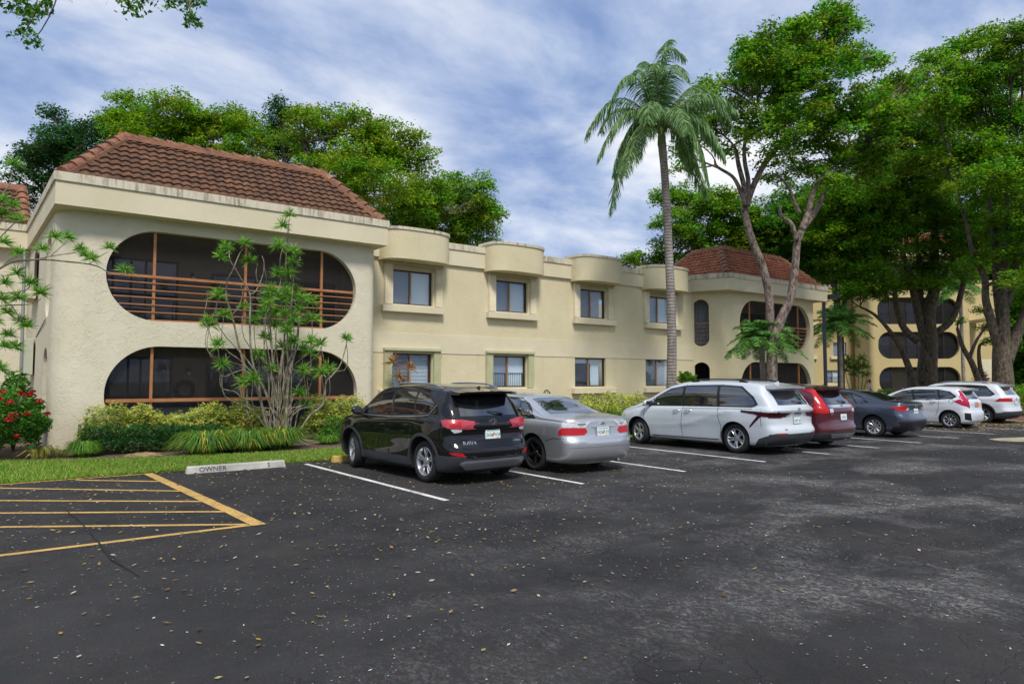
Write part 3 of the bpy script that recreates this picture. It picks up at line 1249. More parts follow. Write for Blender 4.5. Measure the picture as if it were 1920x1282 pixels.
# wing wall with windows
wins = [(10.66, 12.27), (15.02, 16.62), (19.36, 20.92), (23.62, 25.2)]
wlow = [(10.68, 12.26), (14.92, 16.55), (19.12, 20.90), (23.42, 25.2)]
holes = [rect(a - 9.46, b - 9.46, 4.40, 5.62) for a, b in wins] + [rect(a - 9.46, b - 9.46, 1.47, 2.68) for a, b in wlow]
wall('wing_wall', [(9.46, YW), (26.9, YW)], [0, 0], 0.0, 6.0, holes, [M['stucco2'], M['room']], bld)
boxobj('mid_band', M['smooth'], bld, 9.46, 26.82, YW - .022, YW + .05, 2.70, 3.38)
kinds = ['vertical', 'vertical', 'slats', 'plain']
bays = [(10.10, 12.72), (14.48, 17.10), (18.86, 21.48), (23.20, 25.9)]
for (a, b), k, (s0, s1), i in zip(wins, kinds, bays, range(4)):
    window(bld, a, b, YW, 4.40, 5.62, k, (a - .33, b + .34, 5.86, 'shutter', .13, .30, .26),
           (s0 + .12, s1 - .08, 4.11, 4.345, .22))
lk = ['slats', 'shade', 'curtain', 'slats']
for (a, b), k, (s0, s1), i in zip(wlow, lk, bays, range(4)):
    window(bld, a, b, YW, 1.47, 2.68, k, (a - .34, b + .30, 2.86, 'shutter_green', .13, .28, .28) if i < 2 else None,
           (s0 + .05, s1 - .1, 1.18, 1.42, .22))
# rounded canopies over the upper windows
for (s0, s1) in bays:
    def dshape(g=0.0):
        cx_, hw, dp = (s0 + s1) / 2, (s1 - s0) / 2 + g, .86 + g
        o = []
        for k in range(29):
            t = PI * k / 28
            cs_, sn = math.cos(t), math.sin(t)
            o.append((cx_ - hw * math.copysign(abs(cs_) ** .62, cs_), YW - .12 - (dp - .12) * sn ** .75))
        return [(s1 + g, YW + .3), (s0 - g, YW + .3)] + o
    bay = MB().prism(dshape(), 5.87, 6.86).build('canopy', M['stucco2'], bld, smooth=35)
    MB().prism(dshape(.035), 6.862, 6.96).build('canopy_cap', M['coping'], bay, smooth=35)
# parapet band and coping of the wing
fz0, fz1, fz2 = 6.0, 6.60, 6.80
boxobj('fascia', M['smooth'], bld, 9.46, 27.0, YW - .10, YW + .28, 5.97, 6.55)
boxobj('coping', M['coping'], bld, 9.46, 27.0, YW - .14, YW + .30, 6.552, 6.78)
# fascias of the towers
pf = [(0.30, 28.2), (0.77, 19.72), (9.60, 19.72), (9.60, 25), (1.0, 28.2)]
MB().prism(pf, 6.02, 6.60).build('fascia', M['smooth'], bld)
gp = lambda P_, g: [(P_[0][0] - g, P_[0][1]), (P_[1][0] - g, P_[1][1] - g), (P_[2][0] + g, P_[2][1] - g), (P_[3][0] + g, P_[3][1]), P_[4]]
MB().prism(gp(pf, .04), 6.602, 6.82).build('coping', M['coping'], bld)
pf2 = [(26.35, 21.72), (27.28, 19.72), (36.0, 19.72), (36.0, 25), (26.6, 25)]
MB().prism(pf2, 6.02, 6.60).build('fascia', M['smooth'], bld)
MB().prism([(26.36, 21.62), (27.24, 19.68), (36.04, 19.68), (36.04, 25), (26.6, 25)], 6.602, 6.82).build('coping', M['coping'], bld)
hip_roof(bld, 0.93, 9.50, 19.95, 24.2, 6.83, 2.36, 8.05, 21.35, 22.9, 8.42, M['tile'], M['cap'])
hip_roof(bld, 27.42, 35.6, 19.95, 24.4, 6.83, 28.85, 34.2, 21.35, 23.1, 8.38, M['tile2'], M['cap'])
# wing roof deck and rear walls so that the building is closed
boxobj('roof_deck', M['coping'], bld, 9.61, 27.0, 21.8, 30, 6.3, 6.4)
boxobj('rear_wall', M['stucco2'], bld, 0.9, 35.6, 29.8, 30, 0, 6.3)
boxobj('end_wall', M['stucco2'], bld, 35.63, 35.8, 25, 30, 0, 6.3)
# left wing, set back
wl_ = 27.6
pL = [(-14, wl_), (0.5, wl_)]
holes = [stadium(14 - 7.6, 14 - .55, 3.31, 5.71), stadium(14 - 7.6, 14 - .55, .1, 2.64)]
wall('porch_wall', pL, [0, 0], 0, 6.05, holes, [M['stucco'], M['room']], bld)
boxobj('fascia', M['smooth'], bld, -14, .36, wl_ - .35, wl_ + 3, 6.02, 6.6)
boxobj('coping', M['coping'], bld, -14, .35, wl_ - .39, wl_ + 3, 6.602, 6.82)
balcony(bld, -7.6, -.55, wl_, 3.31, 5.71, [-6, -3.5, -1.4], True, rails=6, zr=4.5)
boxobj('porch_back_wall', M['room'], bld, -14, .35, wl_ + 2.1, wl_ + 2.3, 0, 6)
hip_roof(bld, -12, .30, wl_ - .2, wl_ + 4.2, 6.83, -10.6, .15, wl_ + 1.2, wl_ + 2.8, 8.3, M['tile'], M['cap'])
# things on the side wall: downspout, meter cupboard, small window ledge
MB().tube([(.28, 27.25, 6.0), (.30, 27.2, 5.8), (.34, 27.2, .1)], .05, 8).build('downspout', M['metal'], bld, smooth=60)
side = lambda Y: .86 - (Y - YT) * .46 / 8
boxobj('meter_cupboard', M['box'], bld, side(25) - .24, side(25) - .02, 24.4, 25.4, 1.9, 2.95, bevel=.01)
boxobj('side_window', M['frame'], bld, side(25) - .05, side(25) - .01, 24.3, 25.6, 4.4, 5.6)
boxobj('side_sill', M['smooth'], bld, side(25) - .22, side(25) - .02, 24.1, 25.8, 4.12, 4.34)
MB().tube([(side(24) - .03, 24.4, 3.0), (side(21.8) - .03, 21.9, 3.35)], .012, 6).build('cable', M['frame'], bld)
# wall lamps on the porch
for (x, z) in ((4.45, 4.95), (4.4, 2.05)):
    lb = MB().box(x - .05, x + .05, yb - .04, yb - .002, z - .07, z + .07)
    lb.tube([(x, yb - .05, z), (x, yb - .16, z + .02), (x, yb - .17, z - .05)], .012, 6)
    lo = lb.build('wall_lamp', M['black_metal'], bld)
    MB().tube([(x, yb - .17, z - .05), (x, yb - .17, z - .11), (x, yb - .17, z - .17)], [.045, .06, .03], 10).build('lamp_shade', M['blind'], lo, smooth=60)
# little rust streak pipe at the slab
for ch in list(bld.children):
    ch.location = ch.location - sh


# ------------------------------------------------------------------ the four storey block at the far right
bl3 = empty('apartment_building', tuple(at_depth(1735, 750, 58).xy) + (0,), YAW - PI / 2,
            'far four storey cream apartment block half hidden behind the trunks on the right', 'building')
# local frame: x to the right of the view, y away from the camera
lat = lambda px: (px - 1735) / 22.07
xa, xb = lat(1636), lat(1831)
pts3 = [(xa, 4), (xa, 0), (xb, 0), (xb, 4)]
r3 = [0, .4, .8, 0]
s3 = sof(pts3, r3, (0, 0))
hs = [stadium(s3 + lat(1650), s3 + lat(1803), zz0 + .9, zz0 + 3.2, r=1.0) for zz0 in (-.35, 2.65, 5.6, 8.5)]
wall('porch_wall', pts3, r3, 0.0, 12.3, hs, [M['stucco3'], M['dark']], bl3)
for zz0 in (-.35, 2.65, 5.6, 8.5):
    boxobj('insect_screen', M['screen'], bl3, lat(1650), lat(1803), .30, .305, zz0 + .9, zz0 + 3.2)
    boxobj('porch_back_wall', M['room'], bl3, xa + .3, xb - .3, 2.2, 2.3, zz0 + .75, zz0 + 3.5)
    sliding_door(bl3, lat(1652), lat(1700), 2.19, zz0 + .9, zz0 + 3.0, 0)
    sliding_door(bl3, lat(1730), lat(1800), 2.19, zz0 + .9, zz0 + 3.0, 30)
    boxobj('porch_floor', M['room'], bl3, xa + .3, xb - .3, .26, 2.2, zz0 + .55, zz0 + .75)
    for k in range(6):
        if zz0 > 0:
            boxobj('railing', M['black_metal'], bl3, lat(1652) + (0 if k < 3 else .5 + .2 * (k - 3)), lat(1801) - (0 if k < 3 else .5 + .2 * (k - 3)), .2, .22, zz0 + 2.0 - k * .19, zz0 + 2.03 - k * .19)
    for px in (1676, 1727, 1776):
        boxobj('post', M['frame'], bl3, lat(px) - .03, lat(px) + .03, .23, .29, zz0 + .9, zz0 + 3.2)
boxobj('fascia', M['smooth'], bl3, xa - .5, xb + .5, -.5, 6, 12.3, 13.0)
hip_roof(bl3, xa - .3, xb + .3, -.3, 5, 13.01, xa + 1.2, xb - 1.2, 1.3, 3.2, 14.5, M['tile2'], M['cap'])
wx0, wx1 = lat(1500), xa
hw = [rect(lat(p) - wx0, lat(q) - wx0, a, b) for p, q, a, b in ((1596, 1622, 3.9, 5.1), (1580, 1610, 1.5, 2.6), (1596, 1622, 6.9, 8.1), (1535, 1556, 3.9, 5.1), (1535, 1556, 6.9, 8.1))]
wall('wing_wall', [(wx0, 3.0), (wx1, 3.0)], [0, 0], 0, 10.0, hw, [M['stucco3'], M['dark']], bl3)
boxobj('coping', M['coping'], bl3, wx0, wx1 - .5, 2.9, 3.3, 10.002, 10.3)
for p, q, a, b in ((1596, 1622, 3.9, 5.1), (1580, 1610, 1.5, 2.6), (1596, 1622, 6.9, 8.1), (1535, 1556, 3.9, 5.1), (1535, 1556, 6.9, 8.1)):
    window(bl3, lat(p), lat(q), 3.0, a, b, 'vertical' if a > 3 else 'shade', None, (lat(p) - .3, lat(q) + .3, a - .3, a - .06, .22))
boxobj('downspout', M['rust'], bl3, lat(1632), lat(1634.5), 2.8, 2.92, 0, 10)
boxobj('wing_wall', M['stucco3'], bl3, xb + .0, lat(1866), 3.0, 3.3, 0, 11.2)
boxobj('wing_wall', M['stucco3'], bl3, lat(1866.2), lat(1960), 5.0, 5.3, 0, 11.0)
boxobj('canopy', M['smooth'], bl3, lat(1888), lat(1912), 2.0, 4.9, 7.0, 7.2)
boxobj('garden_wall', M['smooth'], bl3, lat(1864), lat(1900), 1.6, 1.85, 0, 3.55)


# ================================================================== CARS
def paint(name, col, metal=0.0, rough=0.35, dirt=0.22, spec=0.5):
    t = NT(name)
    fl = t.noise(900, 2, 0.5)
    c2 = tuple(min(1, c * 1.25 + 0.01 * metal) for c in col[:3]) + (1,)
    dust = t.noise(2.5, 5, 0.7)
    base = t.mix(t.step(fl, 0.4, 0.6), col, c2)
    zc = t.xyz(t.co())[2]
    low = t.math('MULTIPLY', t.step(zc, 0.15, 0.75, 1, 0), t.step(dust, 0.35, 0.65))
    base = t.mix(t.math('MULTIPLY', low, dirt), base, (0.20, 0.18, 0.15, 1))
    t.set('Base Color', base)
    t.set('Specular IOR Level', spec)
    t.set('Metallic', metal)
    t.set('Roughness', t.step(dust, 0.3, 0.7, rough, rough + 0.10))
    t.set('Coat Weight', 1.0)
    t.set('Coat Roughness', 0.02)
    return t.m


M['p_black'] = paint('black_car_paint', (0.004, 0.004, 0.005, 1), 0.0, 0.25, 0.03, 0.05)
M['p_silver'] = paint('silver_car_paint', (0.50, 0.51, 0.52, 1), 0.75, 0.32)
M['p_white'] = paint('pearl_white_car_paint', (0.50, 0.535, 0.56, 1), 0.0, 0.35)
M['p_red'] = paint('dark_red_car_paint', (0.085, 0.007, 0.015, 1), 0.35, 0.30)
M['p_grey'] = paint('slate_grey_car_paint', (0.060, 0.074, 0.110, 1), 0.6, 0.30, .12)
M['p_white2'] = paint('white_car_paint', (0.58, 0.60, 0.62, 1), 0.0, 0.35)
M['carglass'] = simple('car_glass', (0.012, 0.014, 0.016, 1), 0.03, spec=1.0, coat=1.0)
M['carglass'].node_tree.nodes['Principled BSDF'].inputs['Coat IOR'].default_value = 1.9
M['cardark'] = simple('wheel_arch_lining', (0.006, 0.006, 0.006, 1), 0.9)
M['trim'] = simple('black_car_trim', (0.012, 0.012, 0.013, 1), 0.35)
M['clad'] = simple('grey_plastic_cladding', (0.035, 0.038, 0.044, 1), 0.6, var=0.2)
M['chrome'] = simple('chrome', (0.75, 0.76, 0.78, 1), 0.12, 1.0)
M['alu'] = simple('silver_wheel', (0.55, 0.56, 0.58, 1), 0.28, 0.85)
M['blackrim'] = simple('black_wheel', (0.015, 0.015, 0.016, 1), 0.22, 0.3)
M['tyre'] = simple('tyre_rubber', (0.016, 0.016, 0.017, 1), 0.85, bump=0.3, bscale=60)
M['satin'] = simple('satin_silver', (0.34, 0.35, 0.37, 1), 0.4, 0.6)
M['platewhite'] = simple('plate_white', srgb(214, 226, 226), 0.4)
M['plateorange'] = simple('plate_orange', srgb(206, 112, 44), 0.4)
M['plategreen'] = simple('plate_green', srgb(40, 96, 70), 0.4)
M['plateyellow'] = simple('plate_yellow', srgb(210, 180, 60), 0.4)


def lamp_mat(name, c, em=0.0):
    t = NT(name)
    v = t.voro(55, 'F1', t.co((1, 1, 1.2)))
    t.set('Base Color', t.mix(t.step(v, 0.1, 0.6), tuple(x * 0.55 for x in c[:3]) + (1,), c))
    t.set('Roughness', 0.3)
    t.set('Specular IOR Level', 0.25)
    t.set('Coat Weight', 0.35)
    t.set('Coat Roughness', 0.02)
    return t.m


M['redlamp'] = lamp_mat('red_lamp_lens', (0.50, 0.010, 0.014, 1))
M['pinklamp'] = lamp_mat('pink_lamp_lens', (0.46, 0.06, 0.08, 1))
M['darklamp'] = lamp_mat('smoked_lamp_lens', (0.055, 0.003, 0.008, 1))
M['clearlamp'] = lamp_mat('clear_lamp_lens', (0.60, 0.60, 0.62, 1))
M['maglamp'] = lamp_mat('crimson_lamp_lens', (0.45, 0.006, 0.055, 1))


def interp(tab, x):
    """smooth monotone-ish interpolation through (x, v) pairs"""
    xs = [p[0] for p in tab]
    vs = [p[1] for p in tab]
    if x <= xs[0]:
        return vs[0]
    if x >= xs[-1]:
        return vs[-1]
    i = max(k for k in range(len(xs)) if xs[k] <= x)
    h = xs[i + 1] - xs[i]
    t = (x - xs[i]) / h
    d = (vs[i + 1] - vs[i]) / h

    def slope(k):
        if k == 0 or k == len(xs) - 1:
            kk = 0 if k == 0 else len(xs) - 2
            return (vs[kk + 1] - vs[kk]) / (xs[kk + 1] - xs[kk])
        a = (vs[k] - vs[k - 1]) / (xs[k] - xs[k - 1])
        b = (vs[k + 1] - vs[k]) / (xs[k + 1] - xs[k])
        return 0 if a * b <= 0 else 2 * a * b / (a + b)
    m0, m1 = slope(i), slope(i + 1)
    return ((2 * t ** 3 - 3 * t * t + 1) * vs[i] + (t ** 3 - 2 * t * t + t) * h * m0 + (-2 * t ** 3 + 3 * t * t) * vs[i + 1] + (t ** 3 - t * t) * h * m1)


def car_body(S):
    L, W, z0 = S['L'], S['W'], S.get('z0', 0.20)
    p = 2 / S.get('pexp', 3.4)
    Rr, Rf = S.get('Rr', 0.42), S.get('Rf', 0.75)
    # stations: (arc position u, width factor)
    st = []
    nend = 16
    for k in range(nend + 1):
        th = (PI / 2) * k / nend
        st.append((Rr * (1 - math.cos(th) ** p), math.sin(th) ** p if k else 0.0))
    n = 70
    for k in range(1, n):
        st.append((Rr + (L - Rr - Rf) * k / n, 1.0))
    for k in range(nend, -1, -1):
        th = (PI / 2) * k / nend
        st.append((L - Rf * (1 - math.cos(th) ** p), math.sin(th) ** p if k else 0.0))
    tum = S.get('tum', 0.30)
    rings = []
    crease = S.get('crease')
    for u, k in st:
        zt = interp(S['top'], u)
        zb = min(interp(S['belt'], u), zt - 0.035)
        h = zt - zb
        e = min(1.0, h / 0.30)
        wb = 0.955 * W
        taper = 1 - 0.05 * max(0, (u - L * 0.72) / (L * 0.28)) ** 2 - S.get('rtaper', .045) * max(0, (0.8 - u) / 0.8) ** 2
        wr = wb - tum * h - 0.02 * e
        zm = 0.5 * (z0 + zb)
        N = [(0, z0), (.45 * W, z0 - .005), (.84 * W, z0), (.945 * W, z0 + .035), (.972 * W, z0 + .13), (.985 * W, zm - .04), (W, zm + .13),
             (.992 * W, zb - .10), (.972 * W, zb - .03), (wb, zb), (wb - .022 * e - .004, zb + .02 * e), ((wb + wr) / 2 + .016 * e, zb + h * .5),
             (wr + .012 * e, zt - .10 * e), (wr - .03 * e, zt - .045 * e), (wr - .11 * e - .02, zt - .014 * e), (wr * .55, zt + .004), (0, zt + .012)]
        # catmull-rom through the nodes
        out = []
        sub = 4
        for i in range(len(N) - 1):
            p0, p1, p2, p3 = N[max(i - 1, 0)], N[i], N[i + 1], N[min(i + 2, len(N) - 1)]
            for q in range(sub):
                t = q / sub
                pt = []
                for a in (0, 1):
                    m1, m2 = (p2[a] - p0[a]) * .38, (p3[a] - p1[a]) * .38
                    pt.append((2 * t ** 3 - 3 * t * t + 1) * p1[a] + (t ** 3 - 2 * t * t + t) * m1 + (-2 * t ** 3 + 3 * t * t) * p2[a] + (t ** 3 - t * t) * m2)
                out.append(pt)
        out.append(list(N[-1]))
        ring = []
        for (x, z) in out:
            # haunches over the wheels
            bump = 0
            if .3 < z < zb + .05 and x > W * .8:
                for wy in (S['yR'], S['yF']):
                    bump += S.get('haunch', .022) * math.exp(-((u - wy) / .45) ** 2) * math.sin(PI * min(1, max(0, (z - .3) / (zb - .25))))
                if crease:
                    for (cy0, cz0, cy1, cz1, amp, wd) in crease:
                        if min(cy0, cy1) - .3 < u < max(cy0, cy1) + .3:
                            f = min(1, max(0, (u - cy0) / (cy1 - cy0)))
                            dz = z - (cz0 + (cz1 - cz0) * f)
                            fade = min(1, max(0, (u - min(cy0, cy1) + .3) / .3)) * min(1, max(0, (max(cy0, cy1) + .3 - u) / .3))
                            bump += amp * fade * math.exp(-abs(dz) / wd) * (1 if dz > 0 else .55)
            x2 = (x * taper + bump) * k
            y = u + interp(S['rear'], z) * max(0, 1 - u / L) ** 6 - interp(S['front'], z) * max(0, u / L) ** 8
            ring.append((x2, y, z))
        rings.append(ring)
    m = len(rings[0])
    vs, fs = [], []
    full = 2 * m - 2
    for r in rings:
        vs += r + [(-x, y, z) for (x, y, z) in r[-2:0:-1]]
    for i in range(len(rings) - 1):
        for j in range(full):
            a, b = i * full + j, i * full + (j + 1) % full
            fs.append((a, b, b + full, a + full))
    bm = bmesh.new()
    bv = [bm.verts.new(v) for v in vs]
    for f in fs:
        try:
            bm.faces.new([bv[i] for i in f])
        except ValueError:
            pass
    bmesh.ops.remove_doubles(bm, verts=bm.verts, dist=0.0004)
    bmesh.ops.dissolve_degenerate(bm, edges=bm.edges, dist=0.0003)
    bmesh.ops.recalc_face_normals(bm, faces=bm.faces)
    return bm


def roundpoly(pts, r=0.04, n=4):
    out = []
    m = len(pts)
    for i in range(m):
        p, a, b = Vector(pts[i]), Vector(pts[i - 1]), Vector(pts[(i + 1) % m])
        d1, d2 = a - p, b - p
        rr = min(r, d1.length * .45, d2.length * .45)
        s, e = p + d1.normalized() * rr, p + d2.normalized() * rr
        for k in range(n + 1):
            t = k / n
            out.append(tuple((1 - t) ** 2 * s + 2 * t * (1 - t) * p + t * t * e))
    return out


def conform(bvh, side, polys, off, thick, mat, name, parent, res=0.045, jig=0.0):
    """thin panel following the body, cut to the outline(s); side: L R B F T"""
    bm = bmesh.new()
    for poly in polys:
        tri = tessellate_polygon([[Vector((a, b, 0)) for a, b in poly]])
        vs = [bm.verts.new((a, b, 0)) for a, b in poly]
        for t in tri:
            if len(set(t)) == 3:
                try:
                    bm.faces.new([vs[i] for i in t])
                except ValueError:
                    pass
    bmesh.ops.dissolve_limit(bm, angle_limit=0.01, verts=bm.verts, edges=bm.edges)
    bmesh.ops.triangulate(bm, faces=bm.faces)
    xs = [v.co.x for v in bm.verts]
    ys = [v.co.y for v in bm.verts]
    for ax, lo, hi in ((0, min(xs), max(xs)), (1, min(ys), max(ys))):
        k = int((hi - lo) / res)
        for i in range(1, k + 1):
            c = lo + (hi - lo) * i / (k + 1)
            bmesh.ops.bisect_plane(bm, geom=bm.verts[:] + bm.edges[:] + bm.faces[:], plane_co=(c, 0, 0) if ax == 0 else (0, c, 0),
                                   plane_no=(1, 0, 0) if ax == 0 else (0, 1, 0), dist=1e-5)
    bmesh.ops.remove_doubles(bm, verts=bm.verts, dist=1e-4)
    bm.verts.index_update()
    top, bot = [], []
    sgn = -1 if side == 'L' else 1
    for v in bm.verts:
        a, b = v.co.x, v.co.y
        if side in 'LR':
            o, d = Vector((sgn * 3, a, b)), Vector((-sgn, 0, 0))
        elif side == 'B':
            o, d = Vector((a, -2, b)), Vector((0, 1, 0))
        elif side == 'F':
            o, d = Vector((a, 9, b)), Vector((0, -1, 0))
        else:
            o, d = Vector((a, b, 4)), Vector((0, 0, -1))
        h, nrm, _, _ = bvh.ray_cast(o, d)
        if h is None:
            h, nrm, _, _ = bvh.find_nearest(o + d * (3 - abs(0.8) if side in 'LR' else 2.0))
        if nrm.dot(d) > 0:
            nrm = -nrm
        top.append(h + nrm * off)
        bot.append(h + nrm * (off - thick))
    n = len(top)
    fs = []
    want = {'L': Vector((-1, 0, 0)), 'R': Vector((1, 0, 0)), 'B': Vector((0, -1, 0)), 'F': Vector((0, 1, 0)), 'T': Vector((0, 0, 1))}[side]
    for f in bm.faces:
        idx = [v.index for v in f.verts]
        p = [top[i] for i in idx]
        if (p[1] - p[0]).cross(p[2] - p[0]).dot(want) < 0:
            idx.reverse()
        fs.append(tuple(idx))
    for e in bm.edges:
        if e.is_boundary:
            fs.append((e.verts[0].index, e.verts[1].index, n + e.verts[1].index, n + e.verts[0].index))
    bm.free()
    mb = MB()
    mb.v, mb.f, mb.mi = top + bot, fs, [0] * len(fs)
    return mb.build(name, mat, parent, smooth=40)


def seam(bvh, side, pts, parent, w=0.012, mat=None, name='panel_gap', off=0.0012):
    polys = []
    for a, b in zip(pts[:-1], pts[1:]):
        a, b = Vector(a), Vector(b)
        d = (b - a).normalized()
        n = Vector((-d.y, d.x)) * w / 2
        polys.append([tuple(a + n), tuple(a - n), tuple(b - n), tuple(b + n)])
    return conform(bvh, side, polys, off, 0.002, mat or M['cardark'], name, parent, 0.06)


def arc_pts(cx, cz, r, a0, a1, n=18):
    return [(cx + r * math.cos(R(a0 + (a1 - a0) * k / n)), cz + r * math.sin(R(a0 + (a1 - a0) * k / n))) for k in range(n + 1)]


WHEELS = {}


def wheel_mesh(key, r, rim, w, style, rimmat):
    if key in WHEELS:
        return WHEELS[key]
    mb = MB()
    prof = [(-w * .42, rim), (-w * .5, rim + .02), (-w * .52, (r + rim) / 2), (-w * .46, r - .02), (-w * .36, r - .003), (-w * .15, r), (w * .15, r),
            (w * .36, r - .003), (w * .46, r - .02), (w * .5, (r + rim) / 2), (w * .5, rim), (w * .3, rim - .02), (-w * .3, rim - .02)]
    n = 48
    vs = [(x, rr * math.cos(2 * PI * k / n), rr * math.sin(2 * PI * k / n)) for k in range(n) for x, rr in prof]
    m = len(prof)
    fs = [(k * m + i, k * m + (i + 1) % m, ((k + 1) % n) * m + (i + 1) % m, ((k + 1) % n) * m + i) for k in range(n) for i in range(m)]
    mb.add(vs, fs)
    tyre = mb.build('tyre', M['tyre'], None, smooth=45)
    rb = MB()
    prof = [(-w * .43, rim + .004), (-w * .46, rim - .004), (-w * .42, rim - .022), (-w * .2, rim - .04), (w * .1, rim - .045)]
    m = len(prof)
    vs = [(x, rr * math.cos(2 * PI * k / n), rr * math.sin(2 * PI * k / n)) for k in range(n) for x, rr in prof]
    fs = [(k * m + i, k * m + i + 1, ((k + 1) % n) * m + i + 1, ((k + 1) % n) * m + i) for k in range(n) for i in range(m - 1)]
    rb.add(vs, fs)
    spokes, pair, sw, sw2 = style
    for s in range(spokes):
        base = 2 * PI * s / spokes + .3
        for q in ((-1, 1) if pair else (0,)):
            a0 = base + q * pair * .45
            a1 = base + q * pair
            def P(rr, a, t, xx):
                return (xx, rr * math.cos(a) - t * math.sin(a), rr * math.sin(a) + t * math.cos(a))
            r0, r1 = .05, rim - .018
            xo0, xo1 = -w * .30, -w * .40
            v = []
            for (rr, a, ww, xo) in ((r0, a0, sw, xo0), ((r0 + r1) / 2, (a0 + a1) / 2, (sw + sw2) / 2, (xo0 + xo1) / 2 - .006), (r1, a1, sw2, xo1)):
                v += [P(rr, a, -ww / 2, xo + .012), P(rr, a, -ww * .28, xo), P(rr, a, ww * .28, xo), P(rr, a, ww / 2, xo + .012), P(rr, a, ww / 2, xo + .05), P(rr, a, -ww / 2, xo + .05)]
            f = []
            for i in range(2):
                for j in range(6):
                    f.append((i * 6 + j, i * 6 + (j + 1) % 6, (i + 1) * 6 + (j + 1) % 6, (i + 1) * 6 + j))
            rb.add(v, f)
    # hub
    vs, fs = [], []
    hub = [(-w * .36, .0), (-w * .36, .030), (-w * .34, .034), (-w * .33, .07), (-w * .28, .078), (w * .0, .08)]
    m = len(hub)
    nn = 20
    vs = [(x, rr * math.cos(2 * PI * k / nn), rr * math.sin(2 * PI * k / nn)) for k in range(nn) for x, rr in hub]
    fs = [(k * m + i, k * m + i + 1, ((k + 1) % nn) * m + i + 1, ((k + 1) % nn) * m + i) for k in range(nn) for i in range(m - 1)]
    rb.add(vs, fs)
    rimo = rb.build('rim', rimmat, tyre, smooth=35)
    db = MB()
    db.tube([(-w * .08, 0, 0), (-w * .02, 0, 0)], rim - .05, 32)
    db.build('brake_disc', M['cardark'], tyre, smooth=40)
    tyre.name = 'wheel'
    WHEELS[key] = tyre
    return tyre


def plate(parent, x, y, z, tilt, txt, style='fl', w=.305, h=.155):
    b = MB().box(-w / 2, w / 2, -.004, .004, -h / 2, h / 2).build('number_plate', M['platewhite'], parent, bevel=.004)
    b.location = (x, y, z)
    b.rotation_euler = (-tilt, 0, 0)
    fb = MB().box(-w / 2 - .012, w / 2 + .012, .002, .006, -h / 2 - .012, h / 2 + .012)
    fb.build('plate_frame', M['chrome'] if style == 'fl' else M['trim'], b)
    if style == 'fl':
        MB().tube([(-.012, -.006, -.018), (-.012, -.0065, -.018)], .028, 12).build('plate_emblem', M['plateorange'], b)
        MB().box(.012, .03, -.0062, -.004, -.01, .03).build('plate_emblem', M['plategreen'], b)
        a, c = txt.split(' ')
        text_mesh('plate_lettering', a, .085, M['plategreen'], b, (-.09, -.0055, -.012), (R(90), 0, 0), .0006, .9)
        text_mesh('plate_lettering', c, .085, M['plategreen'], b, (.09, -.0055, -.012), (R(90), 0, 0), .0006, .9)
        MB().box(-.13, .13, -.0055, -.004, .052, .062).build('plate_band', M['plategreen'], b)
        MB().box(.06, .13, -.0055, -.004, -.07, -.058).build('plate_band', M['plateyellow'], b)
    elif style == 'red':
        MB().box(-w / 2 + .01, w / 2 - .01, -.0055, -.004, -h / 2 + .01, h / 2 - .01).build('plate_face', M['plateorange'], b)
    else:
        text_mesh('plate_lettering', txt, .085, M['plategreen'], b, (0, -.0055, -.012), (R(90), 0, 0), .0006, .9)
    return b


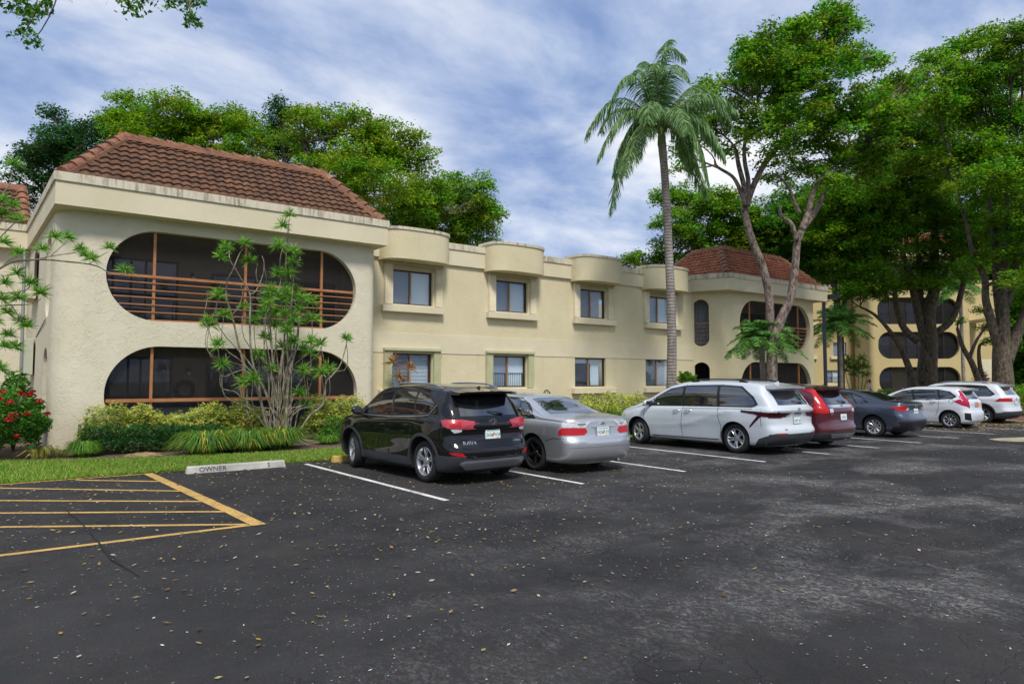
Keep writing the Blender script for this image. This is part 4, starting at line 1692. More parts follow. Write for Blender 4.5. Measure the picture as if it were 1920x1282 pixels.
def make_car(S):
    bm = car_body(S)
    bvh = BVHTree.FromBMesh(bm)
    me = bpy.data.meshes.new('body')
    bm.to_mesh(me)
    bm.free()
    me.materials.append(S['paint'])
    me.materials.append(M['cardark'])
    me.polygons.foreach_set('use_smooth', [True] * len(me.polygons))
    root = empty('parked_car', (S['x'], S['y'], 0), S.get('rz', 0), S['label'], S['cat'], 'cars parked in the bays')
    L, W = S['L'], S['W']
    oy = -S['yR']                      # local origin: rear axle on the ground
    body = bpy.data.objects.new('body', me)
    link(body, root)
    body.location = (0, oy, 0)
    # wheel arches cut with cylinders
    cb = MB()
    for wy in (S['yR'], S['yF']):
        for sx in (-1, 1):
            cb.tube([(sx * (W - .36), wy, S['r'] + .01), (sx * (W + .3), wy, S['r'] + .01)], S['arch'], 40)
    cut = cb.build('cutter', [M['cardark'], M['cardark']], None)
    cut.data.polygons.foreach_set('material_index', [1] * len(cut.data.polygons))
    cut.location = (S['x'], S['y'], 0)
    cut.rotation_euler = (0, 0, S.get('rz', 0))
    cut.parent = root
    cut.location = (0, oy, 0)
    cut.rotation_euler = (0, 0, 0)
    bpy.context.view_layer.update()
    md = body.modifiers.new('arches', 'BOOLEAN')
    md.object = cut
    md.operation = 'DIFFERENCE'
    md.solver = 'EXACT'
    dg = bpy.context.evaluated_depsgraph_get()
    nm = bpy.data.meshes.new_from_object(body.evaluated_get(dg))
    body.modifiers.clear()
    bpy.data.objects.remove(cut)
    body.data = nm
    nm.name = 'body'
    nm.polygons.foreach_set('use_smooth', [True] * len(nm.polygons))
    nm.set_sharp_from_angle(angle=R(33))

    def put(o):
        o.location = Vector(o.location) + Vector((0, 0, 0))
        return o

    both = ('L', 'R')
    for poly in S['windows']:
        for s in both:
            g = conform(bvh, s, [roundpoly([(a, b) for a, b in poly], .045)], .0035, .006, M['carglass'], 'side_window', body)
    for poly, m in S.get('sidetrim', []):
        for s in both:
            conform(bvh, s, [roundpoly(poly, .03)], .0018, .004, M[m], 'window_trim', body)
    for pts, w, m in S.get('sidelines', []):
        for s in both:
            seam(bvh, s, pts, body, w, M[m], 'moulding', .006)
    for pts in S.get('gaps', []):
        for s in both:
            seam(bvh, s, pts, body)
    for side, poly, m, nme, off in S.get('panels', []):
        for s in (both if side == 'S' else (side,)):
            conform(bvh, s, [roundpoly(poly, .02, 3)], off, .006 if off > .003 else .003, M[m], nme, body)
    for poly, m, nme, off in S.get('backpair', []):
        for sx in (1, -1):
            conform(bvh, 'B', [roundpoly([(sx * a, b) for a, b in poly], .02, 3)], off, .008, M[m], nme, body)
    # arch flares and sills
    fl = S.get('flare')
    if fl:
        for wy in (S['yR'], S['yF']):
            for s in both:
                a = arc_pts(wy, S['r'] + .01, S['arch'] + .055, -12, 192, 24)
                b = arc_pts(wy, S['r'] + .01, S['arch'] + .001, 192, -12, 24)
                conform(bvh, s, [a + b], .012, .03, M[fl], 'wheel_arch_flare', body, .06)
        for s in both:
            conform(bvh, s, [[(S['yR'] + S['arch'] + .02, .19), (S['yF'] - S['arch'] - .02, .19), (S['yF'] - S['arch'] - .0, .40), (S['yR'] + S['arch'] + .0, .40)]],
                    .012, .03, M[fl], 'sill_cladding', body, .08)
    # door handles
    for (hy, hz) in S['handles']:
        for sx, s in ((-1, 'L'), (1, 'R')):
            h, nr, _, _ = bvh.ray_cast(Vector((sx * 3, hy, hz)), Vector((-sx, 0, 0)))
            x = h.x
            mb = MB().tube([(x + sx * .002, hy - .10, hz), (x + sx * .034, hy - .07, hz), (x + sx * .04, hy, hz + .003), (x + sx * .034, hy + .07, hz), (x + sx * .002, hy + .10, hz)],
                           [.010, .013, .014, .013, .010], 8)
            mb.build('door_handle', M['chrome'] if S.get('chromeh') else S['paint'], body, smooth=60)
    # mirrors
    my, mz = S['mirror']
    for sx in (-1, 1):
        h, nr, _, _ = bvh.ray_cast(Vector((sx * 3, my, mz)), Vector((-sx, 0, 0)))
        x = h.x
        bmm = bmesh.new()
        bmesh.ops.create_icosphere(bmm, subdivisions=3, radius=1)
        for v in bmm.verts:
            c = v.co
            f = 1 if c.y > 0 else .55
            v.co = Vector((x + sx * (.15 + c.x * .115 * sx), my + .02 + c.y * .09 * f, mz + .03 + c.z * (.085 - .012 * c.x * sx)))
        mm = bpy.data.meshes.new('mirror')
        bmm.to_mesh(mm)
        bmm.free()
        mm.materials.append(S.get('mirrormat', S['paint']))
        mm.polygons.foreach_set('use_smooth', [True] * len(mm.polygons))
        mo = bpy.data.objects.new('door_mirror', mm)
        link(mo, body)
        MB().bar((x - sx * .02, my + .03, mz - .05), (x + sx * .10, my + .02, mz - .03), .07, .035).build('mirror_arm', M['trim'], mo, bevel=.008)
        MB().box(*sorted((x + sx * .07, x + sx * .23)), my - .035, my - .028, mz - .025, mz + .085).build('mirror_glass', M['carglass'], mo, bevel=.003)
    # roof rails
    if S.get('rails'):
        y0, y1, xr_, m = S['rails']
        for sx in (-1, 1):
            pts = []
            for k in range(13):
                t = k / 12
                y = y0 + (y1 - y0) * t
                h, _, _, _ = bvh.ray_cast(Vector((sx * xr_, y, 4)), Vector((0, 0, -1)))
                pts.append((sx * xr_, y, h.z + .005 + .05 * min(1, 6 * min(t, 1 - t)) ** .7))
            mb = MB().tube(pts, [.012] + [.017] * 11 + [.012], 8)
            for e_ in (1, 11):
                p_ = pts[e_]
                mb.box(p_[0] - .018, p_[0] + .018, p_[1] - .09, p_[1] + .09, p_[2] - .055, p_[2] - .005)
            mb.build('roof_rail', M[m], body, smooth=50)
    if S.get('fin'):
        fy = S['fin']
        h, _, _, _ = bvh.ray_cast(Vector((0, fy, 4)), Vector((0, 0, -1)))
        z = h.z
        MB().add([(-.025, fy - .06, z - .01), (.025, fy - .06, z - .01), (.018, fy + .10, z - .01), (-.018, fy + .10, z - .01), (-.006, fy - .05, z + .06), (.006, fy - .05, z + .06),
                  (.004, fy + .0, z + .045), (-.004, fy + .0, z + .045)],
                 [(0, 1, 5, 4), (1, 2, 6, 5), (2, 3, 7, 6), (3, 0, 4, 7), (4, 5, 6, 7)]).build('antenna', S['paint'], body, smooth=60)
    if S.get('spoiler'):
        hw, ya, yb_, z, th, m = S['spoiler']
        n = 12
        mb = MB()
        vs = []
        for k in range(n + 1):
            x = -hw + 2 * hw * k / n
            c = (abs(x) / hw) ** 2.5
            e0 = ya + .10 * c
            vs += [(x, e0, z - .02 * c), (x, yb_, z + .045 - .035 * c), (x, yb_, z - .03 - .03 * c), (x, e0 + .02, z - th - .02 * c)]
        fs = []
        for k in range(n):
            for j in range(4):
                fs.append((k * 4 + j, k * 4 + (j + 1) % 4, (k + 1) * 4 + (j + 1) % 4, (k + 1) * 4 + j))
        fs += [(3, 2, 1, 0), tuple(n * 4 + j for j in range(4))]
        mb.add(vs, fs).build('spoiler', M[m] if isinstance(m, str) else m, body, smooth=40)
    if S.get('wiper'):
        x0, x1, z, = S['wiper']
        h, nr, _, _ = bvh.ray_cast(Vector((x1, -2, z)), Vector((0, 1, 0)))
        h2, _, _, _ = bvh.ray_cast(Vector((x0, -2, z + .05)), Vector((0, 1, 0)))
        MB().tube([h + Vector((0, -.03, 0)), (h + h2) / 2 + Vector((0, -.045, .01)), h2 + Vector((0, -.02, 0))], [.02, .012, .008], 6).build('rear_wiper', M['trim'], body, smooth=60)
    # badges and plate
    for txt, x, z, size, m, sx in S.get('badges', []):
        h, nr, _, _ = bvh.ray_cast(Vector((x, -2, z)), Vector((0, 1, 0)))
        tilt = math.asin(max(-1, min(1, nr.z)))
        text_mesh('badge', txt, size, M[m], body, (x, h.y - .006, z), (R(90) - tilt, 0, math.atan2(nr.x, -nr.y)), .003, sx, spacing=1.1)
    if S.get('emblem'):
        x, z, rx, rz_ = S['emblem']
        h, nr, _, _ = bvh.ray_cast(Vector((x, -2, z)), Vector((0, 1, 0)))
        mb = MB()
        ring = lambda a, b, cz=0: [(x + a * math.cos(2 * PI * k / 20), h.y - .012, z + cz + b * math.sin(2 * PI * k / 20)) for k in range(21)]
        mb.tube(ring(rx, rz_), .006, 6)
        if S.get('emblemkind') == 'ovals':
            mb.tube(ring(rx * .42, rz_ * .95), .005, 6)
            mb.tube(ring(rx * .9, rz_ * .35, rz_ * .45), .005, 6)
        elif S.get('emblemkind') == 'H':
            mb.bar((x - rx * .4, h.y - .012, z - rz_ * .7), (x - rx * .5, h.y - .012, z + rz_ * .7), .01)
            mb.bar((x + rx * .4, h.y - .012, z - rz_ * .7), (x + rx * .5, h.y - .012, z + rz_ * .7), .01)
            mb.bar((x - rx * .4, h.y - .012, z), (x + rx * .4, h.y - .012, z), .01)
        else:
            mb.tube([(x - rx * .9, h.y - .012, z + rz_ * .3), (x, h.y - .012, z - rz_ * .4), (x + rx * .9, h.y - .012, z + rz_ * .3)], .006, 6)
        mb.build('badge', M['chrome'], body, smooth=60)
    if S.get('plate'):
        x, z, txt, st, tilt = S['plate']
        h, nr, _, _ = bvh.ray_cast(Vector((x, -2, z)), Vector((0, 1, 0)))
        plate(body, x, h.y - .010, z, tilt, txt, st)
    # wheels
    for wy, steer in ((S['yR'], 0), (S['yF'], S.get('steer', 0))):
        for sx in (-1, 1):
            proto = wheel_mesh(S['wkey'], S['r'], S['rim'], .225, S['wstyle'], M[S['rimmat']])
            if not proto.get('used'):
                w = proto
                w['used'] = 1
                w.parent = root
            else:
                w = copy_tree(proto, root)
            w.location = (sx * (W - .145), wy + oy, S['r'])
            w.rotation_euler = ((wy * 3.7 + sx) % 1.2, 0, (0 if sx < 0 else PI) + steer)
    # underbody: floor pan, rear axle beam, exhaust
    ub = MB()
    ub.box(-W * .7, W * .7, .5, L - .5, .17, .205)
    ub.tube([(-W + .2, S['yR'], S['r'] - .04), (W - .2, S['yR'], S['r'] - .04)], .05, 8)
    ub.tube([(W * .3, .9, .25), (W * .3, .35, .24)], .09, 10)
    ub.build('underbody', M['cardark'], body)
    if S.get('pipe'):
        px_ = S['pipe']
        MB().tube([(px_, .12, .20), (px_, .5, .22)], .035, 12).build('exhaust_pipe', M['chrome'], body, smooth=60)
    for o in body.children:
        pass
    return root


FRONT = [(.2, .25), (.35, .08), (.5, 0.0), (.65, .0), (.8, .05), (1.0, .1), (1.7, .2)]
G_ = 'black SUV'
cars = []
# black compact SUV
cars.append(dict(L=4.54, W=.905, yR=.925, yF=3.585, r=.358, arch=.425, rim=.245, x=6.645, y=10.44, rz=R(3.4), paint=M['p_black'], cat='SUV', steer=R(-14),
    label='black compact SUV with grey arch trims and silver skid bumper, nearest the camera', tum=.33, rtaper=.07,
    top=[(0, 1.52), (.25, 1.585), (.9, 1.645), (1.8, 1.67), (2.5, 1.645), (2.8, 1.585), (3.52, 1.13), (3.75, 1.06), (4.2, .98), (4.45, .88), (4.6, .74)],
    belt=[(0, 1.10), (.9, 1.12), (2.5, 1.06), (3.5, 1.02), (4.6, .8)],
    rear=[(.2, .22), (.3, .10), (.40, .03), (.52, 0), (.60, .01), (.66, .05), (.72, .10), (.84, .13), (.98, .11), (1.08, .15), (1.2, .23), (1.45, .40), (1.56, .46), (1.7, .5)],
    front=FRONT, haunch=.035,
    windows=[[(3.26, 1.10), (2.72, 1.47), (2.24, 1.545), (2.08, 1.115)], [(2.00, 1.12), (2.15, 1.55), (1.40, 1.53), (1.32, 1.15)], [(1.26, 1.16), (1.34, 1.525), (.98, 1.48), (.70, 1.33), (.86, 1.18)]],
    sidetrim=[([(3.42, 1.07), (2.74, 1.53), (2.2, 1.59), (1.3, 1.575), (.95, 1.52), (.62, 1.34), (.84, 1.14), (2.1, 1.085)], 'trim')],
    sidelines=[([(3.3, 1.075), (2.1, 1.075), (1.2, 1.115), (.84, 1.145), (.64, 1.33)], .012, 'satin')],
    gaps=[[(2.05, 1.07), (2.02, .85), (2.08, .42)], [(3.28, 1.04), (3.22, .42)], [(1.28, 1.10), (1.30, .85), (1.46, .66)]],
    panels=[('B', [(-.60, 1.14), (.60, 1.14), (.545, 1.44), (-.545, 1.44)], 'carglass', 'rear_window', .004),
            ('B', [(-.82, .22), (.82, .22), (.90, .46), (-.90, .46)], 'clad', 'lower_bumper', .004),
            ('S', [(.02, .22), (.55, .22), (.55, .50), (.02, .50)], 'clad', 'lower_bumper', .004),
            ('B', [(-.55, .27), (.55, .27), (.70, .38), (.62, .42), (-.62, .42), (-.70, .38)], 'satin', 'skid_plate', .018),
            ('S', [(.04, 1.05), (.42, 1.085), (.34, .98), (.16, .93), (.04, .93)], 'pinklamp', 'tail_light', .012),
            ('S', [(.72, .86), (.92, .86), (.92, .99), (.72, .99)], 'p_black', 'fuel_flap', .003)],
    backpair=[([(.36, 1.05), (.60, 1.085), (.84, 1.09), (.84, .95), (.62, .94), (.42, 1.00)], 'pinklamp', 'tail_light', .014),
              ([(.62, 1.05), (.80, 1.055), (.80, .975), (.64, .97)], 'redlamp', 'tail_light_core', .018),
              ([(.62, .935), (.80, .935), (.74, .87), (.62, .89)], 'clearlamp', 'reversing_light', .008),
              ([(.60, .475), (.80, .52), (.84, .56), (.66, .545)], 'redlamp', 'reflector', .008)],
    flare='clad', handles=[(2.28, .93), (1.42, .96)], mirror=(3.18, 1.13), mirrormat=M['p_black'], rails=(.75, 2.45, .60, 'satin'), fin=.55,
    spoiler=(.62, .12, .5, 1.555, .04, M['p_black']), wiper=(-.05, .26, 1.165), emblem=(0, 1.04, .075, .05), emblemkind='ovals',
    badges=[('RAV4', -.50, .70, .085, 'chrome', 1.15), ('HYBRID', .52, .70, .045, 'chrome', 1.1)], plate=(0, .83, '265 WJ4', 'fl', R(6)),
    wkey='ten', wstyle=(5, .17, .045, .034), rimmat='alu'))
# silver sedan
cars.append(dict(L=4.87, W=.91, yR=1.10, yF=3.82, r=.335, arch=.385, rim=.235, x=9.12, y=10.50, rz=R(1.0), paint=M['p_silver'], cat='car', z0=.19,
    label='silver sedan with black five spoke wheel and red tail lights next to the black SUV', tum=.42, haunch=.012,
    top=[(0, .96), (.10, 1.015), (.5, 1.05), (.80, 1.075), (.95, 1.11), (1.55, 1.36), (1.85, 1.425), (2.4, 1.46), (2.85, 1.43), (3.1, 1.36), (3.85, 1.02), (4.2, .94), (4.6, .83), (4.87, .64)],
    belt=[(0, .93), (.6, .97), (1.2, .975), (3.6, .93), (4.87, .68)],
    rear=[(.2, .16), (.3, .05), (.42, .01), (.58, 0), (.64, .02), (.67, .07), (.8, .09), (.96, .10), (1.2, .12)], front=FRONT,
    windows=[[(3.42, .97), (2.92, 1.30), (2.50, 1.375), (2.34, .985)], [(2.26, .985), (2.42, 1.385), (1.78, 1.36), (1.52, 1.00)], [(1.46, 1.0), (1.74, 1.34), (1.48, 1.25), (1.16, 1.02)]],
    sidetrim=[([(3.56, .95), (2.94, 1.34), (2.5, 1.41), (1.8, 1.395), (1.46, 1.28), (1.06, 1.00), (2.3, .965)], 'trim')],
    sidelines=[([(3.5, .95), (1.08, .985)], .010, 'chrome')],
    gaps=[[(2.30, .96), (2.28, .6), (2.34, .26)], [(3.45, .93), (3.35, .26)], [(1.50, .97), (1.52, .75), (1.42, .55)], [(.02, .66), (.5, .66), (.72, .60)]],
    panels=[('T', [(-.60, .90), (.60, .90), (.50, 1.60), (-.50, 1.60)], 'carglass', 'rear_window', .005),
            ('S', [(.14, .86), (.30, .86), (.36, .79), (.34, .725), (.14, .725)], 'redlamp', 'tail_light', .008),
            ('S', [(.06, .865), (.28, .865), (.14, .97), (.08, .98)], 'clearlamp', 'reversing_light', .006),
            ('S', [(.74, .68), (.90, .68), (.90, .84), (.74, .84)], 'p_silver', 'fuel_flap', .003),
            ('B', [(-.30, .87), (.30, .87), (.28, .895), (-.28, .895)], 'chrome', 'boot_handle', .02),
            ('B', [(-.80, .505), (.80, .505), (.80, .512), (-.80, .512)], 'chrome', 'moulding', .006),
            ('B', [(-.20, .70), (.20, .70), (.22, .86), (-.22, .86)], 'satin', 'plate_recess', .002)],
    backpair=[([(.44, .855), (.84, .86), (.84, .725), (.48, .725), (.40, .78)], 'redlamp', 'tail_light', .010), ([(.62, .868), (.86, .868), (.84, .95), (.74, .965)], 'clearlamp', 'reversing_light', .008)],
    handles=[(2.45, .83), (1.66, .85)], chromeh=True, mirror=(3.38, 1.0), emblem=(0, .915, .055, .038), emblemkind='ovals',
    badges=[('AVALON', -.52, .925, .035, 'trim', 1.2), ('XLS', .56, .925, .05, 'chrome', 1.3)], plate=(0, .775, 'HJY L93', 'fl', R(4)),
    wkey='five', wstyle=(5, 0, .075, .05), rimmat='blackrim', pipe=.45))
# white minivan
cars.append(dict(L=5.17, W=.985, yR=1.13, yF=4.19, r=.352, arch=.40, rim=.235, x=15.03, y=10.10, rz=R(1.0), paint=M['p_white'], cat='minivan', z0=.20, steer=R(-12),
    label='white minivan with smoked wrap tail lights and dark side glass in the middle bay', tum=.27, haunch=.045,
    crease=[(1.3, .98, 2.6, .60, .022, .10), (2.3, .62, 4.0, .52, .016, .06), (1.0, .96, 2.4, .92, .014, .05)],
    top=[(0, 1.585), (.3, 1.655), (1.0, 1.715), (2.0, 1.735), (2.8, 1.70), (3.25, 1.60), (4.2, 1.13), (4.45, 1.04), (4.8, .94), (5.02, .84), (5.17, .70)],
    belt=[(0, 1.12), (1.0, 1.10), (2.5, 1.06), (3.8, 1.02), (5.17, .8)],
    rear=[(.2, .26), (.3, .10), (.42, .02), (.56, 0), (.62, .03), (.7, .09), (.9, .10), (1.04, .03), (1.10, .10), (1.2, .17), (1.52, .42), (1.62, .46), (1.75, .5)], front=FRONT,
    windows=[[(3.92, 1.08), (3.20, 1.47), (2.78, 1.56), (2.72, 1.10)], [(2.64, 1.10), (2.70, 1.575), (1.72, 1.59), (1.66, 1.12)], [(1.58, 1.12), (1.64, 1.59), (1.05, 1.56), (.72, 1.34), (.60, 1.18), (.68, 1.13)]],
    sidetrim=[([(4.10, 1.05), (3.20, 1.52), (2.7, 1.605), (1.7, 1.625), (1.02, 1.60), (.66, 1.36), (.52, 1.16), (.66, 1.10), (2.7, 1.075)], 'trim')],
    sidelines=[([(1.6, .30), (3.7, .28)], .02, 'trim'), ([(2.6, 1.612), (1.6, 1.632), (1.02, 1.60), (.66, 1.36), (.53, 1.17), (.66, 1.10)], .012, 'chrome')],
    gaps=[[(2.68, 1.64), (2.68, 1.07), (2.72, .62), (2.70, .28)], [(3.95, 1.02), (3.98, .55), (3.80, .28)], [(1.60, 1.66), (1.60, 1.08), (1.58, .85), (1.50, .62), (1.56, .30)], [(2.7, 1.02), (.66, 1.07)], [(.42, .66), (.44, .95), (.42, 1.08)]],
    panels=[('B', [(-.64, 1.16), (.64, 1.16), (.58, 1.49), (-.58, 1.49)], 'carglass', 'rear_window', .005),
            ('B', [(-.90, .22), (.90, .22), (.93, .50), (-.93, .50)], 'clad', 'lower_bumper', .005),
            ('S', [(.02, .22), (.62, .22), (.50, .38), (.12, .52), (.02, .52)], 'clad', 'lower_bumper', .005),
            ('S', [(.02, .985), (.95, 1.035), (.92, .985), (.60, .955), (.40, .90), (.02, .88)], 'darklamp', 'tail_light', .010),
            ('S', [(.40, .92), (.50, .93), (.72, .66), (.70, .64)][::-1], 'darklamp', 'reflector', .008),
            ('S', [(4.72, .86), (5.0, .80), (4.96, .74), (4.62, .76)], 'clearlamp', 'headlight', .006),
            ('S', [(1.14, .84), (1.34, .84), (1.34, 1.02), (1.14, 1.02)], 'p_white', 'fuel_flap', .003),
            ('S', [(3.50, 1.10), (3.56, 1.10), (3.56, 1.14), (3.50, 1.14)], 'platewhite', 'door_sticker', .008),
            ('B', [(-.26, .70), (.26, .70), (.30, .92), (-.30, .92)], 'p_white', 'plate_recess', .002)],
    backpair=[([(.30, .985), (.92, 1.00), (.92, .87), (.62, .87), (.44, .93)], 'darklamp', 'tail_light', .012), ([(.60, .47), (.82, .49), (.80, .51), (.60, .50)], 'redlamp', 'reflector', .010)],
    handles=[(2.86, .97), (2.50, .975)], chromeh=True, mirror=(3.78, 1.10), mirrormat=M['p_white'], rails=(.95, 2.6, .66, 'trim'), fin=.6,
    spoiler=(.66, .14, .5, 1.60, .05, M['p_white']), wiper=(-.05, .30, 1.20), emblem=(0, 1.055, .05, .034), emblemkind='ovals',
    badges=[('SIENNA', 0, .965, .055, 'trim', 1.6), ('XLE', -.55, .60, .04, 'trim', 1.3)], plate=(0, .80, 'GNT 18', 'other', R(3)),
    wkey='ten2', wstyle=(5, .20, .055, .04), rimmat='alu'))
# dark red SUV
cars.append(dict(L=4.55, W=.91, yR=.97, yF=3.59, r=.345, arch=.395, rim=.225, x=17.28, y=10.05, rz=R(1.0), paint=M['p_red'], cat='SUV',
    label='dark red SUV with tall bright red tail lights between white minivan and grey sedan', tum=.34,
    top=[(0, 1.50), (.25, 1.56), (.9, 1.615), (1.8, 1.65), (2.5, 1.62), (2.85, 1.55), (3.55, 1.10), (3.8, 1.03), (4.2, .95), (4.42, .85), (4.55, .72)],
    belt=[(0, 1.12), (.9, 1.12), (2.5, 1.05), (3.5, 1.0), (4.55, .8)],
    rear=[(.2, .18), (.3, .08), (.45, 0), (.56, 0), (.64, .05), (.8, .06), (.98, .05), (1.08, .10), (1.2, .18), (1.5, .40), (1.7, .48)], front=FRONT,
    windows=[[(3.28, 1.07), (2.76, 1.43), (2.26, 1.51), (2.12, 1.08)], [(2.04, 1.09), (2.18, 1.52), (1.42, 1.48), (1.30, 1.12)], [(1.22, 1.13), (1.32, 1.47), (.98, 1.38), (.72, 1.20), (.84, 1.15)]],
    sidetrim=[([(3.45, 1.03), (2.78, 1.48), (2.2, 1.56), (1.3, 1.53), (.92, 1.41), (.56, 1.17), (.8, 1.10), (2.1, 1.05)], 'chrome')],
    gaps=[[(2.08, 1.05), (2.05, .8), (2.1, .3)], [(1.26, 1.08), (1.3, .8), (1.4, .6)], [(3.3, 1.0), (3.2, .3)]],
    panels=[('B', [(-.58, 1.14), (.58, 1.14), (.52, 1.44), (-.52, 1.44)], 'carglass', 'rear_window', .005),
            ('B', [(-.80, .22), (.80, .22), (.86, .42), (-.86, .42)], 'clad', 'lower_bumper', .005),
            ('S', [(.02, .22), (.50, .22), (.50, .40), (.02, .44)], 'clad', 'lower_bumper', .005),
            ('B', [(-.50, .28), (.50, .28), (.62, .39), (-.62, .39)], 'satin', 'skid_plate', .012),
            ('B', [(-.60, 1.04), (.60, 1.04), (.60, 1.115), (-.60, 1.115)], 'chrome', 'tailgate_trim', .010),
            ('S', [(.16, 1.12), (.30, 1.12), (.52, .93), (.16, .90)], 'redlamp', 'tail_light', .008)],
    backpair=[([(.62, .90), (.83, .90), (.83, 1.12), (.70, 1.50), (.62, 1.50), (.64, 1.14)], 'redlamp', 'tail_light', .012), ([(.46, .93), (.60, .92), (.60, 1.02), (.48, 1.02)], 'clearlamp', 'reversing_light', .014)],
    flare='clad', handles=[(2.3, .92), (1.45, .95)], mirror=(3.2, 1.10), spoiler=(.60, .14, .5, 1.535, .04, M['p_red']), wiper=(-.05, .26, 1.17), emblem=(0, 1.075, .055, .04), emblemkind='H',
    badges=[('CR-V', -.46, .86, .07, 'chrome', 1.3)], plate=(.02, .80, 'KTP 6', 'other', R(3)), wkey='ten3', wstyle=(5, .18, .05, .04), rimmat='alu'))
# slate grey sedan
cars.append(dict(L=4.58, W=.8975, yR=.98, yF=3.68, r=.325, arch=.37, rim=.215, x=22.30, y=10.40, rz=R(1.5), paint=M['p_grey'], cat='car', z0=.18,
    label='slate grey sedan with bright silver wheels, between the dark red SUV and white hatchback', tum=.42, haunch=.04,
    top=[(0, .99), (.10, 1.045), (.42, 1.085), (.62, 1.11), (1.45, 1.36), (1.8, 1.42), (2.3, 1.45), (2.8, 1.40), (3.05, 1.33), (3.8, .99), (4.1, .91), (4.4, .80), (4.58, .62)],
    belt=[(0, .97), (.8, 1.0), (3.5, .92), (4.58, .66)],
    rear=[(.2, .16), (.3, .06), (.42, .01), (.55, 0), (.66, .03), (.72, .09), (.85, .12), (1.0, .10), (1.2, .12)], front=FRONT,
    windows=[[(3.38, .98), (2.82, 1.27), (2.38, 1.35), (2.24, .99)], [(2.18, .995), (2.30, 1.355), (1.75, 1.32), (1.52, 1.02)], [(1.47, 1.02), (1.70, 1.30), (1.42, 1.20), (1.22, 1.07)]],
    sidetrim=[([(3.50, .95), (2.84, 1.31), (2.35, 1.385), (1.75, 1.355), (1.4, 1.24), (1.12, 1.05), (2.2, .965)], 'trim')],
    gaps=[[(2.22, .96), (2.18, .6), (2.26, .25)], [(1.44, 1.0), (1.50, .78), (1.38, .58)], [(3.4, .94), (3.3, .25)], arc_pts(.78, .80, .09, 0, 360, 14)],
    panels=[('T', [(-.60, .66), (.60, .66), (.48, 1.50), (-.48, 1.50)], 'carglass', 'rear_window', .005),
            ('B', [(-.80, .20), (.80, .20), (.86, .50), (-.86, .50)], 'trim', 'lower_bumper', .005),
            ('S', [(.06, .95), (.52, .93), (.30, .86), (.06, .82)], 'redlamp', 'tail_light', .010),
            ('S', [(.02, .20), (.5, .20), (.42, .34), (.02, .42)], 'trim', 'lower_bumper', .004)],
    backpair=[([(.48, .95), (.84, .96), (.84, .82), (.66, .80)], 'redlamp', 'tail_light', .012), ([(.42, .90), (.62, .92), (.60, .84), (.5, .84)], 'clearlamp', 'reversing_light', .008)],
    handles=[(2.34, .87), (1.60, .90)], mirror=(3.2, 1.0), emblem=(0, .97, .06, .045), plate=(0, .80, 'PQD 27', 'other', R(4)), badges=[('mazda3', -.48, .77, .045, 'chrome', 1.2)],
    wkey='nine', wstyle=(9, 0, .045, .075), rimmat='alu', pipe=-.5))
# white hatchback
cars.append(dict(L=4.06, W=.848, yR=.68, yF=3.21, r=.312, arch=.36, rim=.21, x=28.22, y=10.58, rz=R(1.0), paint=M['p_white2'], cat='hatchback', z0=.18,
    label='small white hatchback with crimson boomerang tail lights in front of the white SUV', tum=.30, haunch=.03,
    crease=[(.9, .95, 3.2, .80, .014, .05), (1.1, .40, 3.0, .34, .02, .06)],
    top=[(0, 1.40), (.3, 1.47), (1.2, 1.51), (1.9, 1.49), (2.4, 1.39), (3.35, .98), (3.6, .90), (3.85, .80), (4.06, .62)],
    belt=[(0, 1.10), (.8, 1.06), (2.4, .96), (3.2, .90), (4.06, .66)],
    rear=[(.2, .10), (.3, .02), (.45, 0), (.58, .0), (.64, .06), (.8, .08), (.95, .08), (1.05, .14), (1.38, .34), (1.5, .38)], front=FRONT,
    windows=[[(3.0, .98), (2.28, 1.30), (1.98, 1.36), (1.90, 1.0)], [(1.82, 1.01), (1.92, 1.37), (1.10, 1.37), (1.02, 1.06)], [(.96, 1.07), (1.03, 1.365), (.72, 1.30), (.52, 1.16), (.60, 1.11)]],
    sidetrim=[([(3.18, .94), (2.3, 1.34), (1.9, 1.40), (1.05, 1.40), (.66, 1.33), (.44, 1.15), (.56, 1.07), (1.9, .965)], 'trim')],
    gaps=[[(1.86, .95), (1.86, .55), (1.90, .24)], [(1.0, 1.04), (1.02, .72), (1.12, .45)], [(2.95, .9), (2.9, .25)], arc_pts(.60, .98, .08, 0, 360, 12)],
    panels=[('B', [(-.56, 1.06), (.56, 1.06), (.50, 1.34), (-.50, 1.34)], 'carglass', 'rear_window', .005),
            ('S', [(.16, 1.07), (.30, 1.08), (.52, .98), (.26, .84), (.16, .80)], 'maglamp', 'tail_light', .008),
            ('S', [(.06, .34), (.20, .34), (.20, .58), (.06, .56)], 'trim', 'bumper_vent', .006)],
    backpair=[([(.56, .74), (.77, .84), (.77, 1.08), (.65, 1.36), (.58, 1.36), (.60, 1.04)], 'maglamp', 'tail_light', .012), ([(.56, .30), (.78, .34), (.78, .56), (.66, .54)], 'trim', 'bumper_vent', .008)],
    handles=[(2.02, .92), (1.18, .97)], mirror=(2.95, 1.0), spoiler=(.56, .08, .4, 1.42, .035, M['p_white2']), wiper=(-.05, .22, 1.09), plate=(0, .86, '', 'red', R(4)),
    wkey='ten4', wstyle=(8, 0, .03, .05), rimmat='alu'))
